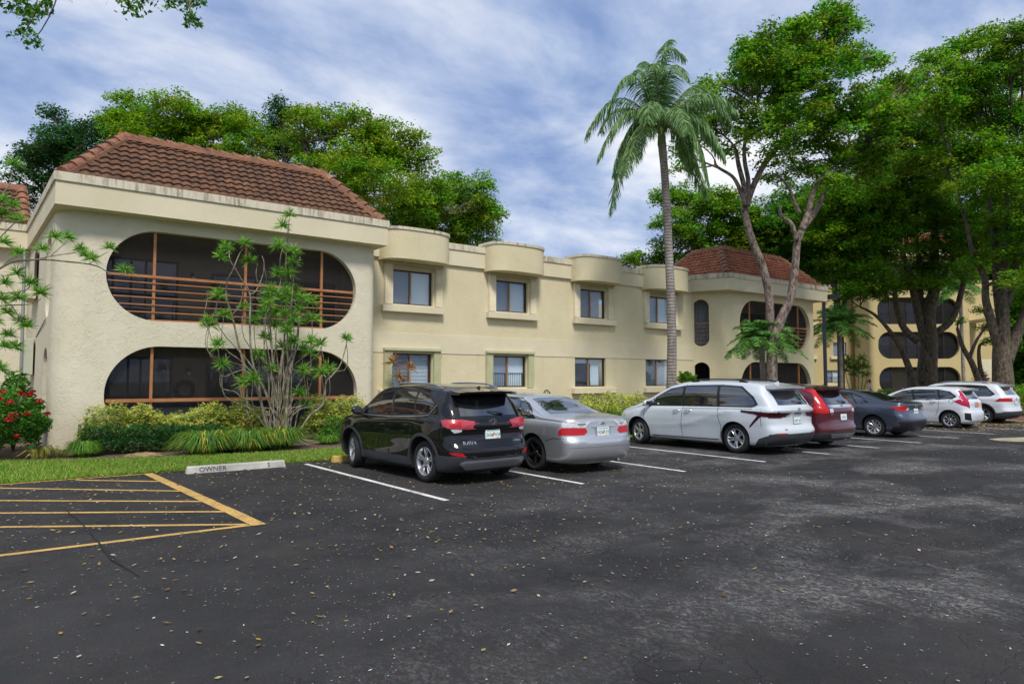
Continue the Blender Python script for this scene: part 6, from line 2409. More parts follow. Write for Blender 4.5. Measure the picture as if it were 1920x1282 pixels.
def bush_palm(label, px, py, dep, stems, R_, n, pal, group, ll=.36, seed=1, droop=1.0, extra=None):
    c = at_depth(px, py, dep)
    base = (c.x, c.y, 0)
    rnd = random.Random(seed)
    fr = []
    for i in range(n):
        az = 2 * PI * i / n * 1.618 * 3 + rnd.uniform(-.2, .2)
        el = .05 + 1.4 * (i / n) ** .9 + rnd.uniform(-.1, .1)
        L = R_ * rnd.uniform(.8, 1.1)
        d = Vector((math.cos(az), math.sin(az), 0))
        mid = c + d * L * .5 * math.cos(el * .8) + Vector((0, 0, L * .62 * math.sin(el) + .1))
        end = c + d * L * (.22 + .80 * math.cos(el)) + Vector((0, 0, L * (1.15 * math.sin(el) ** 1.5 - .42 * droop)))
        fr.append(bez(c, mid, end, 10))
    tr = [Vector((c.x + .05, c.y, -.02)), c.lerp(Vector((c.x, c.y, 0)), .5) + Vector((.06, 0, 0)), c]
    return palm(label, base, tr, [.13, .11, .13], fr, ll, 60, .034, .24, pal, None, group, vdir=.25)


PAL_PH = [C3(66, 118, 58, 4), C3(92, 146, 72, 3), C3(46, 88, 48, 2), C3(130, 164, 90, 1)]
gp_ = 'small feather palms by the second tower'
bush_palm('small feather palm with yellowing lower fronds left of the forked trunk', 1428, 645, 30.2, 1, 1.75, 46, PAL_PH, gp_, .42, 3, 1.2)
bush_palm('small feather palm just right of the lamp post', 1574, 618, 40, 1, 2.2, 48, PAL_PH, gp_, .52, 5, 1.1)
bush_palm('low feathery palm peeping over the white minivan roof', 1288, 726, 31, 1, .85, 18, PAL_R, gp_, .26, 8, .6)
bush_palm('pale feather palm deep in shade behind the massive tree', 1800, 545, 49, 1, 2.3, 30, PAL_PH, gp_, .6, 9, 1.0)


# ------------------------------------------------------------------ spiky dracaenas
def rosette(c, d, L, n, w, rnd, droop=.35):
    """narrow leaves radiating from c about the direction d"""
    d = np.array(tuple(d), dtype=float)
    d /= np.linalg.norm(d)
    a = rnd.normal(size=(n, 3))
    a -= np.outer(a @ d, d)
    a /= np.linalg.norm(a, axis=1, keepdims=True)
    el = rnd.uniform(-.45, 1.25, (n, 1))
    dirn = a * np.cos(el) + d * np.sin(el)
    LL = L * rnd.uniform(.7, 1.1, (n, 1))
    side = np.cross(dirn, rnd.normal(size=(n, 3)))
    side /= np.linalg.norm(side, axis=1, keepdims=True)
    c = np.array(tuple(c))
    p0 = c + d * rnd.uniform(-.35, .1, (n, 1)) * L * .35
    g = np.array([0, 0, -1.0])
    p1 = p0 + dirn * LL * .5 + g * LL * .02
    p2 = p0 + dirn * LL + g * LL * droop * .35
    q1 = np.stack([p0 - side * w * .3, p0 + side * w * .3, p1 + side * w * .5, p1 - side * w * .5], 1)
    q2 = np.stack([p1 - side * w * .5, p1 + side * w * .5, p2 + side * w * .06, p2 - side * w * .06], 1)
    return np.concatenate([q1, q2])


def dracaena(label, base, stems, tips, L, n, w, pal, group=None, seed=1, cat='plant', stemmat='cane', name='dracaena'):
    root = empty(name, base, 0, label, cat, group)
    o = Vector(base)
    mb = MB()
    for pts, rad in stems:
        P = [Vector(p) for p in pts]
        sm, rr = [], []
        for i in range(len(P) - 1):
            p0, p1, p2, p3 = P[max(i - 1, 0)], P[i], P[i + 1], P[min(i + 2, len(P) - 1)]
            for q in range(4):
                t = q / 4
                sm.append(.5 * ((2 * p1) + (p2 - p0) * t + (2 * p0 - 5 * p1 + 4 * p2 - p3) * t * t + (3 * p1 - p0 - 3 * p2 + p3) * t ** 3))
                rr.append(.62 * (rad[0] + (rad[1] - rad[0]) * ((i + t) / (len(P) - 1)) ** .7))
        sm.append(P[-1])
        rr.append(rad[1] * .62)
        mb.tube([p - o for p in sm], rr, 7)
    mb.build('stems', M[stemmat], root, smooth=180)
    rnd = np.random.default_rng(seed)
    Q = []
    for (c, d, sc_) in tips:
        Q.append(rosette(Vector(c) - o, d, L * sc_, n, w, rnd))
    Q = np.concatenate(Q)
    pal = np.array(pal)
    k = rnd.choice(len(pal), len(Q), p=pal[:, 3] / pal[:, 3].sum())
    quad_mesh('foliage', Q, M['leaf'], root, pal[k, :3] * rnd.uniform(.7, 1.2, (len(Q), 1)))
    return root


PAL_DR = [C3(84, 140, 50, 4), C3(112, 164, 66, 3), C3(58, 104, 44, 3), C3(150, 176, 84, 1)]
y_ = lambda x, y, Y=18.8: on_y(x, y, Y)
S_ = lambda lst, Y=18.8: [on_y(a, b, Y) for a, b in lst]
stems = [
    (S_([(520, 828), (498.7, 795), (487, 736.5), (485, 715), (473.4, 678), (469.5, 639), (468.5, 600), (468.7, 551.5), (454, 526), (442, 505), (431, 487), (430, 469)], 18.7), (.075, .022)),
    (S_([(515, 828), (470, 790), (463.6, 748), (459.7, 697.5), (448, 648.8), (438, 604), (431, 578.4), (424.7, 560.5), (425.6, 528), (436.4, 506.6), (449, 476), (459, 462)], 18.9), (.065, .02)),
    (S_([(532, 830), (527, 790), (514, 736.5), (513, 697.5), (508.5, 639), (506.5, 600), (511.8, 569), (526, 530), (525, 490.5), (529.7, 467), (538.7, 440), (543, 406)], 18.8), (.075, .014)),
    (S_([(536, 830), (537.7, 756), (543.6, 693.6), (557, 648.8), (562, 607), (578, 582)], 18.6), (.08, .02)),
    (S_([(545, 660), (546, 590), (549.4, 533.6), (553, 506.6), (563, 481.5)], 18.6), (.035, .018)),
    (S_([(539.7, 830), (541.6, 717), (538, 600), (536, 524.6), (536.9, 470.7), (542, 431)], 19.0), (.06, .016)),
    (S_([(470, 790), (453.9, 746), (448, 721), (434, 697.5), (424.6, 678), (423.6, 662.4)], 18.6), (.04, .02)),
    (S_([(480, 750), (453.9, 746), (442, 734.6), (415.8, 726.8), (412, 697.5), (410, 662), (399, 643), (391.5, 619.5), (382.6, 596), (388.8, 560.5), (388, 546)], 18.5), (.03, .014)),
    (S_([(415.8, 726.8), (419, 700), (418, 686)], 18.5), (.018, .014)),
    (S_([(549.4, 828), (580, 780), (606, 757), (611, 717), (621.6, 705), (639, 682), (649, 646.8), (649, 640)], 18.4), (.06, .018)),
    (S_([(611, 720), (610, 705), (603, 700)], 18.4), (.02, .016)),
    (S_([(560, 700), (580, 680), (597, 662), (602, 650)], 18.5), (.03, .018)),
    (S_([(438, 604), (436, 590), (448, 575), (455, 550), (452, 535)], 18.8), (.022, .012)),
    (S_([(469, 551), (480, 545), (493, 515), (495, 492), (491, 480)], 18.7), (.028, .014)),
    (S_([(483, 530), (480, 512), (483, 494)], 18.7), (.018, .012)),
    (S_([(495, 500), (499, 520), (498, 540)], 18.7), (.012, .01)),
    (S_([(391.5, 619.5), (397, 600), (408.6, 565), (408.6, 558)], 18.6), (.018, .012)),
]
rr_ = random.Random(7)
tipsxy = [(543, 402), (530, 422), (424, 462), (415, 480), (459.7, 456), (467, 488), (522.5, 460), (549.4, 470), (550, 490), (522, 513), (542, 512), (508, 544), (540, 537), (583, 564), (567, 560), (544, 558),
          (456, 574), (495.6, 587), (533, 587), (549, 600), (585, 596), (420, 589), (393, 608), (504, 557), (392, 600), (410, 645), (417, 682), (649, 634), (603, 698), (616, 690), (602, 643), (582, 662), (569, 693), (567, 652),
          (408.6, 553), (475, 710), (458, 716), (486, 664), (497, 632), (515, 610), (550, 640), (528, 560), (518, 585), (538, 620), (508, 690), (572, 760), (562, 735), (476, 600), (560, 580), (530, 650), (555, 545), (500, 570), (535, 545), (582, 640), (575, 700)]
tips = []
for i, (x, y) in enumerate(tipsxy):
    Y = 18.2 + rr_.uniform(0, .9)
    p = on_y(x, y, Y)
    tips.append((p, (rr_.uniform(-.35, .35), rr_.uniform(-.4, .2), 1), rr_.uniform(.8, 1.15)))
    if i > 14:
        bx = 528 + rr_.uniform(-22, 26)
        ctrl = [(bx, 825), (bx * .6 + x * .4, 700 if y < 660 else 770), (x + rr_.uniform(-6, 6), min(y + 60, 760)), (x, y + 4)]
        stems.append(([on_y(a, b, 18.7 + (Y - 18.7) * k / 3) for k, (a, b) in enumerate(ctrl)], (rr_.uniform(.025, .045), .014)))
for k in range(9):
    a = 2 * PI * k / 9
    p = Vector((6.35, 18.75, 0))
    stems.append(([p + Vector((0, 0, .25)), p + Vector((math.cos(a) * .35, math.sin(a) * .35, .10)), p + Vector((math.cos(a) * .9, math.sin(a) * .9, .01))], (.05, .015)))
dracaena('tall clump of pale bare canes topped by spiky green rosettes before the left porch', (6.35, 18.75, 0), stems, tips, .33, 95, .020, PAL_DR, seed=3, cat='plant')

# the same kind leaning in from the left edge
YL = 16.4
st = [(S_([(-120, 800), (-90, 600), (0, 503), (65, 487), (131, 491), (179, 498), (210, 514), (233, 515)], YL), (.05, .013)),
      (S_([(65, 487), (110, 478), (140, 474), (151, 470)], YL), (.018, .012)), (S_([(165, 496), (185, 482), (203, 472)], YL), (.014, .011)),
      (S_([(85, 485), (95, 465), (103, 450)], YL), (.014, .011)), (S_([(95, 480), (112, 465), (126, 452)], YL), (.014, .011)),
      (S_([(-90, 600), (-40, 440), (0, 372), (18, 345), (23, 322)], YL), (.04, .014)),
      (S_([(-80, 560), (-20, 470), (20, 425), (33, 416)], YL), (.03, .013)), (S_([(0, 503), (15, 490), (35, 480)], YL), (.016, .012)),
      (S_([(-100, 640), (-40, 555), (10, 550), (45, 545), (57, 536)], YL), (.03, .012)), (S_([(-40, 575), (20, 572), (60, 570), (77, 560)], YL), (.022, .012)),
      (S_([(-100, 700), (-30, 640), (0, 625), (16, 632)], YL), (.03, .013)), (S_([(20, 570), (33, 590), (39, 606)], YL), (.016, .012)), (S_([(-20, 470), (0, 420), (5, 405)], YL), (.02, .012))]
tx = [(235, 506), (151, 466), (205, 463), (103, 443), (127, 445), (79, 466), (160, 478), (173, 484), (35, 473), (7, 453), (24, 306), (26, 384), (4, 376), (3, 402), (33, 411), (31, 512), (57, 529), (77, 548), (39, 601), (16, 627),
      (8, 648), (33, 558), (5, 560), (-10, 600), (-20, 520), (0, 690), (30, 650), (-30, 430), (14, 585), (50, 610), (10, 530)]
dracaena('spiky green dracaena branches leaning in from the left edge before the tower', (on_y(-120, 800, YL).x, YL, 0), st,
         [(on_y(x, y, YL + rr_.uniform(-.3, .3)), (rr_.uniform(-.2, .5), -.2, 1), rr_.uniform(.8, 1.1)) for x, y in tx], .25, 95, .015, PAL_DR, seed=8)
PAL_OR = [(.50, .24, .12, 3), (.56, .40, .14, 3), (.36, .12, .09, 2), (.40, .38, .12, 2)]
YR_ = 20.75
dracaena('orange pink spiky plant in front of the lower left wing window', (on_y(745, 700, YR_).x, YR_, 0),
         [([Vector((on_y(745, 700, YR_).x, YR_, 0)), on_y(745, 735, YR_), on_y(742, 690, YR_)], (.03, .015)), ([on_y(745, 735, YR_), on_y(762, 700, YR_), on_y(768, 692, YR_)], (.02, .012))],
         [(on_y(737, 678, YR_), (-.1, -.2, 1), 1.1), (on_y(768, 688, YR_), (.3, -.2, 1), .9), (on_y(748, 705, YR_), (0, -.3, 1), 1.0), (on_y(755, 720, YR_), (0, -.3, 1), .9)], .36, 60, .03, PAL_OR, seed=4)
dR = 48
gB = lambda px, d: tuple(at_depth(px, 712, d).xy) + (0,)
dracaena('dusty green dracaena thicket beside the person in pink', gB(1605, dR), [([at_depth(1605 + k * 3, 748, dR), at_depth(1603 + k * 7, 715, dR), at_depth(1600 + k * 9, 690 - (k % 3) * 8, dR)], (.06, .03)) for k in range(-2, 4)],
         [(at_depth(1600 + k * 8, 688 - (k % 3) * 8 + j * 14, dR), (0, 0, 1), 1) for k in range(-2, 4) for j in range(2)], .55, 50, .05, PAL_L, seed=5)
dracaena('crimson spiky plant at the foot of the leaning bare stems', gB(1840, 40), [([at_depth(1840, 745, 40), at_depth(1840, 708, 40)], (.05, .03))],
         [(at_depth(1838 + a, 702 + b, 40), (a * .05, 0, 1), 1) for a, b in ((0, 0), (-6, 8), (7, 6), (3, 14))], .42, 46, .05, [C3(150, 50, 66, 3), C3(120, 40, 52, 2), C3(176, 90, 90, 1)], seed=6)


# ------------------------------------------------------------------ shrubs, hedges, clumps
def shrub(label, c, r, n, pal, size, name='shrub', cat='shrub', group=None, up=.3, wid=.45, stems=6, seed=0, whorl=0):
    root = empty(name, (c[0], c[1], 0), 0, label, cat, group)
    mb = MB()
    rnd = random.Random(seed)
    for k in range(stems):
        a = 2 * PI * k / stems + rnd.random()
        e = Vector((math.cos(a) * r[0] * .6, math.sin(a) * r[1] * .6, r[2] * rnd.uniform(.9, 1.5)))
        mb.tube([(0, 0, 0), e * .5 + Vector((0, 0, .05)), e], [.02, .014, .008], 5)
    mb.build('stems', M['bark'], root, smooth=180)
    if whorl:
        m = n // whorl
    else:
        m = n
    d = unit(m)
    d[:, 2] = np.abs(d[:, 2]) * 1.0 - .35 * (prng.uniform(0, 1, m) < .35)
    lump = 1 + .16 * np.sin(d[:, 0:1] * 5 + c[0] * 3) * np.cos(d[:, 1:2] * 4 + c[1]) + .12 * np.sin(d[:, 2:3] * 7 + c[0])
    rad = prng.uniform(.45, 1.0, (m, 1)) ** .4 * lump
    p = d * rad * np.array([r[0], r[1], r[2] * .95])
    p[:, 2] = np.maximum(p[:, 2] + r[2] * .55, .02)
    if whorl:
        p = np.repeat(p, whorl, 0)
        p = p + prng.normal(0, size * .35, p.shape)
    V, col = leaves(p, size, pal, up=up, wid=wid)
    quad_mesh('foliage', V, M['leaf'], root, col)
    return root


gv = 'variegated yellow and green shrubs under the left porch'
for i, (x, yy, rx, h, lab) in enumerate(((1.95, 19.35, .55, .62, 'yellow green variegated shrub at the left end of the row under the porch'),
                                         (2.75, 19.4, .55, .62, 'yellow variegated shrub second from the left under the porch'),
                                         (3.55, 19.4, .5, .52, 'lowest yellow variegated shrub under the porch where the wall shows above'),
                                         (4.35, 19.35, .55, .70, 'tall yellow variegated shrub left of the bare cane clump'),
                                         (5.15, 19.3, .55, .70, 'yellow variegated shrub just behind the left canes of the clump'),
                                         (7.35, 19.2, .6, .68, 'yellow variegated shrub right of the bare cane clump'),
                                         (8.15, 19.2, .6, .70, 'yellow variegated shrub behind the mirror of the black SUV'))):
    shrub(lab, (x, yy), (rx, .5, h * 1.18), 4200, PAL_V, .105, 'variegated_shrub', 'shrub', gv, up=.9, wid=.38, seed=i, whorl=6)
gh = 'low dark green hedge plants in front of the variegated row'
for i, (x, yy, lab) in enumerate(((1.85, 18.5, 'low dark green hedge plant at the left end beside the fern'), (2.6, 18.45, 'low dark green hedge plant behind the pale rock'),
                                  (3.35, 18.4, 'low dark green hedge plant left of the first strappy clump'), (4.05, 18.35, 'low dark green hedge plant behind the first strappy clump'),
                                  (7.4, 18.2, 'low green hedge plant right of the cane clump roots'), (8.15, 18.2, 'low green hedge plant against the front of the black SUV'))):
    shrub(lab, (x, yy), (.55, .45, .46), 4200, PAL_C if i < 4 else PAL_B, .06, 'hedge_plant', 'shrub', gh, up=.35, wid=.55, seed=20 + i)
for i, (x, lab) in enumerate(((18.7, 'variegated hedge plant nearest the silver sedan under the wing windows'), (19.6, 'variegated hedge plant midway between silver sedan and white minivan'),
                              (20.5, 'variegated hedge plant close to the nose of the white minivan'), (21.4, 'variegated hedge plant hidden behind the white minivan bonnet'))):
    shrub(lab, (x, 20.2), (.66, .55, .78), 3200, PAL_V, .10, 'variegated_shrub', 'shrub', 'variegated hedge plants under the wing windows', up=.5, wid=.4, seed=40 + i, whorl=5)
    shrub('green undergrowth below the ' + lab.replace('variegated ', '').replace(' under the wing windows', ''), (x, 19.7), (.6, .4, .38), 1500, PAL_R, .07, 'hedge_plant', 'shrub', 'green undergrowth below the wing hedge', seed=60 + i)


def strappy(label, c, R_, n, h, pal, w=.016, name='strappy_clump', group=None, seed=0):
    root = empty(name, (c[0], c[1], 0), 0, label, 'plant', group)
    rnd = np.random.default_rng(seed)
    a = rnd.uniform(0, 2 * PI, n)
    r0 = np.sqrt(rnd.uniform(0, 1, n)) * R_ * .45
    b = np.stack([np.cos(a) * r0, np.sin(a) * r0, np.full(n, .02)], 1)
    a2 = a + rnd.normal(0, .5, n)
    out = np.stack([np.cos(a2), np.sin(a2), np.zeros(n)], 1)
    L = R_ * rnd.uniform(.5, 1.05, (n, 1))
    H = h * rnd.uniform(.5, 1.1, (n, 1))
    z = np.array([0, 0, 1.0])
    pts = [b, b + out * L * .22 + z * H * .75, b + out * L * .6 + z * H * .95, b + out * L * 1.0 + z * H * .45]
    sd = np.cross(out, z)
    Q = []
    for q, (w0, w1) in enumerate(((.7, 1), (1, .8), (.8, .1))):
        Q.append(np.stack([pts[q] - sd * w * w0 / 2, pts[q] + sd * w * w0 / 2, pts[q + 1] + sd * w * w1 / 2, pts[q + 1] - sd * w * w1 / 2], 1))
    pal = np.array(pal)
    k = rnd.choice(len(pal), n, p=pal[:, 3] / pal[:, 3].sum())
    col = pal[k, :3] * rnd.uniform(.7, 1.2, (n, 1))
    mb = MB().tube([(0, 0, -.02), (0, 0, .06)], [.09, .05], 8)
    mb.build('root_crown', M['bark'], root)
    quad_mesh('foliage', np.concatenate(Q), M['leaf'], root, np.concatenate([col] * 3))
    return root


gl = 'strappy green clumps edging the planting bed'
for i, (x, yy, lab) in enumerate(((3.75, 17.1, 'leftmost strappy green clump with yellow tipped blades'), (4.75, 17.2, 'middle strappy green clump in front of the variegated shrubs'),
                                  (5.55, 17.5, 'strappy green clump spilling beside the roots of the cane clump'), (4.3, 17.9, 'strappy green clump tucked behind the other two on the left'))):
    strappy(lab, (x, yy), .72, 900, .52, PAL_L, .018, 'strappy_clump', gl, seed=i + 2)
strappy('small agave with pale edged leaves on the bare soil at the left', (.62, 18.4), .42, 34, .28, [C3(130, 140, 70, 2), C3(180, 176, 110, 2)], .05, 'agave', None, 5)
strappy('tiny agave beside the larger one on the bare soil', (1.0, 18.45), .22, 20, .18, [C3(120, 140, 80, 2), C3(160, 166, 110, 1)], .03, 'agave', None, 6)
strappy('feathery foxtail fern at the tower corner', (1.42, 18.15), .34, 800, .36, PAL_R, .016, 'fern', None, 9)
strappy('short grassy tuft between the cane clump roots and the hedge', (6.95, 17.8), .34, 420, .26, PAL_R, .012, 'strappy_clump', gl, 12)
# spires of the fern
fx = MB()
for k, (dx, dy, h) in enumerate(((-.15, .1, .75), (.10, .05, .95), (.22, .15, .6), (-.02, .2, .85))):
    fx.tube([(dx, dy, 0), (dx * 1.2, dy, h)], [.01, .004], 5)
fo = empty('fern', (1.5, 18.35, 0), 0, 'upright fern spires against the foot of the tower wall', 'plant')
fx.build('stems', M['frondstem'], fo)
pp = []
for (dx, dy, h) in ((-.15, .1, .75), (.10, .05, .95), (.22, .15, .6), (-.02, .2, .85)):
    z = prng.uniform(.05, h, 500)
    r_ = .09 * (1 - z / h * .8)
    a = prng.uniform(0, 2 * PI, 500)
    pp.append(np.stack([dx + r_ * np.cos(a), dy + r_ * np.sin(a), z], 1))
V, col = leaves(np.concatenate(pp), .05, PAL_R, up=.2, wid=.2)
quad_mesh('foliage', V, M['leaf'], fo, col)

# ixora with red flower heads
ix = shrub('large rounded shrub with bright red flower heads at the left edge', (-.2, 18.9), (1.05, .85, 1.0), 8000, PAL_B, .11, 'flowering_shrub', 'shrub', None, up=.3, wid=.42, stems=10, seed=77)
M['petal'] = simple('red_petal', srgb(214, 22, 52), 0.6, var=.2)
for (x, y, r_) in ((24, 757, .10), (30, 782, .11), (60, 742, .08), (80, 754, .08), (55, 777, .07), (94, 777, .07), (36, 819, .06), (10, 737, .09), (42, 738, .07), (48, 740, .06), (66, 735, .06), (22, 790, .09), (5, 748, .06)):
    p = on_y(x, y, 18.05) - Vector((-.15, 18.9, 0))
    k = 70
    d = unit(k)
    d[:, 2] = np.abs(d[:, 2])
    c = np.array(tuple(p)) + d * r_ * prng.uniform(.7, 1, (k, 1))
    V, _ = leaves(c, .045, [C3(214, 22, 52)], up=.4, wid=.7)
    quad_mesh('flower_head', V, M['petal'], ix)
shrub('broad leaved green shrub above the red flowering shrub beside the side wall', (.15, 20.6), (.55, .6, 1.25), 1500, PAL_B, .19, 'shrub', 'shrub', None, up=.3, wid=.5, seed=78)
for i, (px, dd, r_) in enumerate(((1900, 35, 1.3), (1935, 33, 1.4), (1970, 32, 1.4))):
    b = at_depth(px, 712, dd)
    shrub(('clipped hedge bush at the right edge behind the white SUV tail', 'clipped hedge bush cut by the right edge of the frame', 'clipped hedge bush just past the right edge')[i], (b.x, b.y), (r_, r_, 1.0), 5000, PAL_D, .10, 'hedge_plant', 'shrub',
          'clipped hedge bushes at the far right', seed=90 + i)
for i, (px, dd, h, lab) in enumerate(((1553, 37, .8, 'dark green bush at the foot of the lamp post'), (1660, 50, .7, 'pale bush left of the far ground floor opening'), (1680, 50, .6, 'pale bush before the far ground floor opening'), (1615, 47, .6, 'low green bush below the dracaena thicket'),
                                       (1530, 36, .5, 'low green bush behind the dark red SUV'), (1785, 50, .7, 'green bush between far trunks and white cars'))):
    b = at_depth(px, 712, dd)
    shrub(lab, (b.x, b.y), (.9, .8, h), 1800, PAL_R if 'pale' in lab else PAL_B, .14, 'shrub', 'shrub', 'bushes along the far building', seed=100 + i)

# pale rock in the bed
bmr = bmesh.new()
bmesh.ops.create_icosphere(bmr, subdivisions=4, radius=1)
for v in bmr.verts:
    n_ = math.sin(v.co.x * 7 + 1) * math.cos(v.co.y * 6) * .12 + math.sin(v.co.z * 11 + v.co.x * 9) * .07
    v.co = v.co * (1 + n_)
    v.co = Vector((v.co.x * .36, v.co.y * .16, max(v.co.z, -.4) * .09 + .04))
rm = bpy.data.meshes.new('rock')
bmr.to_mesh(rm)
bmr.free()
rm.materials.append(M['rock'])
rm.polygons.foreach_set('use_smooth', [True] * len(rm.polygons))
rk = bpy.data.objects.new('rock', rm)
link(rk)
rk.location = (2.45, 17.1, .02)
tag(rk, 'flat pale rock at the front of the planting bed', 'rock')


# ================================================================== LAMP POST, CHAIR, MARKERS, PERSON
dl_ = 38.0
lp = at_depth(1548, 712, dl_)
t = empty('street_lamp', (lp.x, lp.y, 0), YAW - PI / 2, 'dark square parking lot lamp post with a short side arm right of the second tower', 'lamp post')
ht = CAMH + (712 - 556) * dl_ / 1280
M['postpaint'] = simple('dark_bronze_paint', srgb(36, 39, 48), 0.5, 0.2)
boxobj('pole', M['postpaint'], t, -.075, .075, -.075, .075, .02, ht + .12, bevel=.01)
boxobj('base', M['concrete'], t, -.22, .22, -.22, .22, -.02, .35, bevel=.02)
boxobj('arm', M['postpaint'], t, .075, .28, -.04, .04, ht - .06, ht + .02)
hd = boxobj('lamp_head', M['postpaint'], t, .24, .82, -.18, .18, ht - .12, ht + .14, bevel=.02)
boxobj('lens', M['blind'], hd, .30, .76, -.13, .13, ht - .125, ht - .121)

# wrought iron garden chair behind the silver sedan
cx_, cy_ = 16.95, 20.45
t = empty('garden_chair', (cx_, cy_, 0), R(8), 'black wrought iron garden chair with a scrolled round back behind the silver sedan', 'chair')
mb = MB()
for a in (-.17, .17):
    for b in (-.17, .17):
        mb.tube([(a, b, .47), (a * 1.25, b * 1.25, 0)], .011, 6)
mb.build('legs', M['black_metal'], t)
MB().tube([(.25 * math.cos(2 * PI * k / 24), .22 * math.sin(2 * PI * k / 24), .48) for k in range(25)], .012, 6).tube([(-.25, 0, .48), (.25, 0, .48)], .008, 6).tube([(0, -.22, .48), (0, .22, .48)], .008, 6).build('seat', M['black_metal'], t)
mb = MB()
mb.tube([(-.22, .18, .48), (-.24, .22, 1.0), (-.20, .23, 1.22), (-.10, .235, 1.33), (0, .24, 1.36), (.10, .235, 1.33), (.20, .23, 1.22), (.24, .22, 1.0), (.22, .18, .48)], .017, 8)
for sx in (-1, 1):
    mb.tube([(sx * (.02 + .085 * (1 + math.cos(a))), .235, 1.17 + .085 * math.sin(a)) for a in [2 * PI * k / 16 for k in range(17)]], .011, 6)
    mb.tube([(sx * .02, .23, .55), (sx * .12, .225, .8), (sx * .05, .23, 1.1)], .010, 6)
mb.tube([(.07 * math.cos(2 * PI * k / 14), .235, 1.26 + .07 * math.sin(2 * PI * k / 14)) for k in range(15)], .010, 6)
mb.build('backrest', M['black_metal'], t)

# pair of white marker boards leaning by the far bed
p = at_depth(1701, 712, 44)
for i, dx in enumerate((-.12, .14)):
    o = MB().box(-.055, .055, -.012, .012, 0, 1.25).build('marker_stake', M['blind'], bevel=.006)
    o.location = (p.x + RT.x * dx, p.y + RT.y * dx, 0)
    o.rotation_euler = (0, R(-7 if i == 0 else -9), YAW - PI / 2)
    tag(o, ('left one of the two white marker stakes beyond the white hatchback', 'right one of the two white marker stakes beyond the white hatchback')[i], 'marker stake', 'white marker stakes')

# porch furniture seen through the screens
def porch_table(loc, label):
    t = empty('porch_table', loc, 0, label, 'table')
    MB().tube([(0, 0, .68), (0, 0, .71)], .42, 24).build('table_top', M['greyblind'], t)
    MB().tube([(0, 0, .02), (0, 0, .68)], .04, 10).build('leg', M['black_metal'], t)
    MB().tube([(0, 0, .0), (0, 0, .03)], .22, 16).build('base', M['black_metal'], t)


def porch_chair(loc, rz, label, m, grp='chairs on the porches'):
    t = empty('porch_chair', loc, rz, label, 'chair', grp)
    MB().box(-.28, .28, -.26, .26, .36, .46).build('seat', m, t, bevel=.03)
    MB().box(-.28, .28, .20, .28, .46, .95).build('backrest', m, t, bevel=.03)
    for a in (-.25, .25):
        for b in (-.22, .22):
            MB().tube([(a, b, 0), (a, b, .36)], .02, 6).build('leg', M['black_metal'], t)


porch_table((2.9, 21.8, 3.05), 'round table on the upper left porch behind the railing')
porch_chair((2.2, 21.7, 3.05), R(80), 'chair left of the table on the upper left porch', M['kick'])
porch_table((2.7, 21.7, .12), 'round table on the ground floor left porch')
porch_chair((3.45, 21.8, .12), R(-60), 'pale blue chair on the ground floor left porch', M['greyblind'])
porch_chair((7.6, 21.5, .12), R(10), 'light grey chair behind the right part of the lower left screen', M['blind'])
porch_chair((8.3, 21.5, .12), R(-10), 'second light grey chair behind the right part of the lower left screen', M['greyblind'])
t = empty('wreath', (4.3, 22.5, 1.45), 0, 'dark round wreath hanging on the ground floor porch wall', 'wreath')
qq = unit(500)
aa = prng.uniform(0, 2 * PI, 500)
V, col = leaves(np.stack([.24 * np.cos(aa), qq[:, 1] * .05, .24 * np.sin(aa)], 1) + qq * .06, .09, [C3(50, 56, 50), C3(80, 70, 60)], up=.0)
quad_mesh('foliage', V, M['leaf'], t, col)
MB().tube([(.24 * math.cos(2 * PI * k / 20), 0, .24 * math.sin(2 * PI * k / 20)) for k in range(21)], .03, 6).build('ring', M['black_metal'], t)


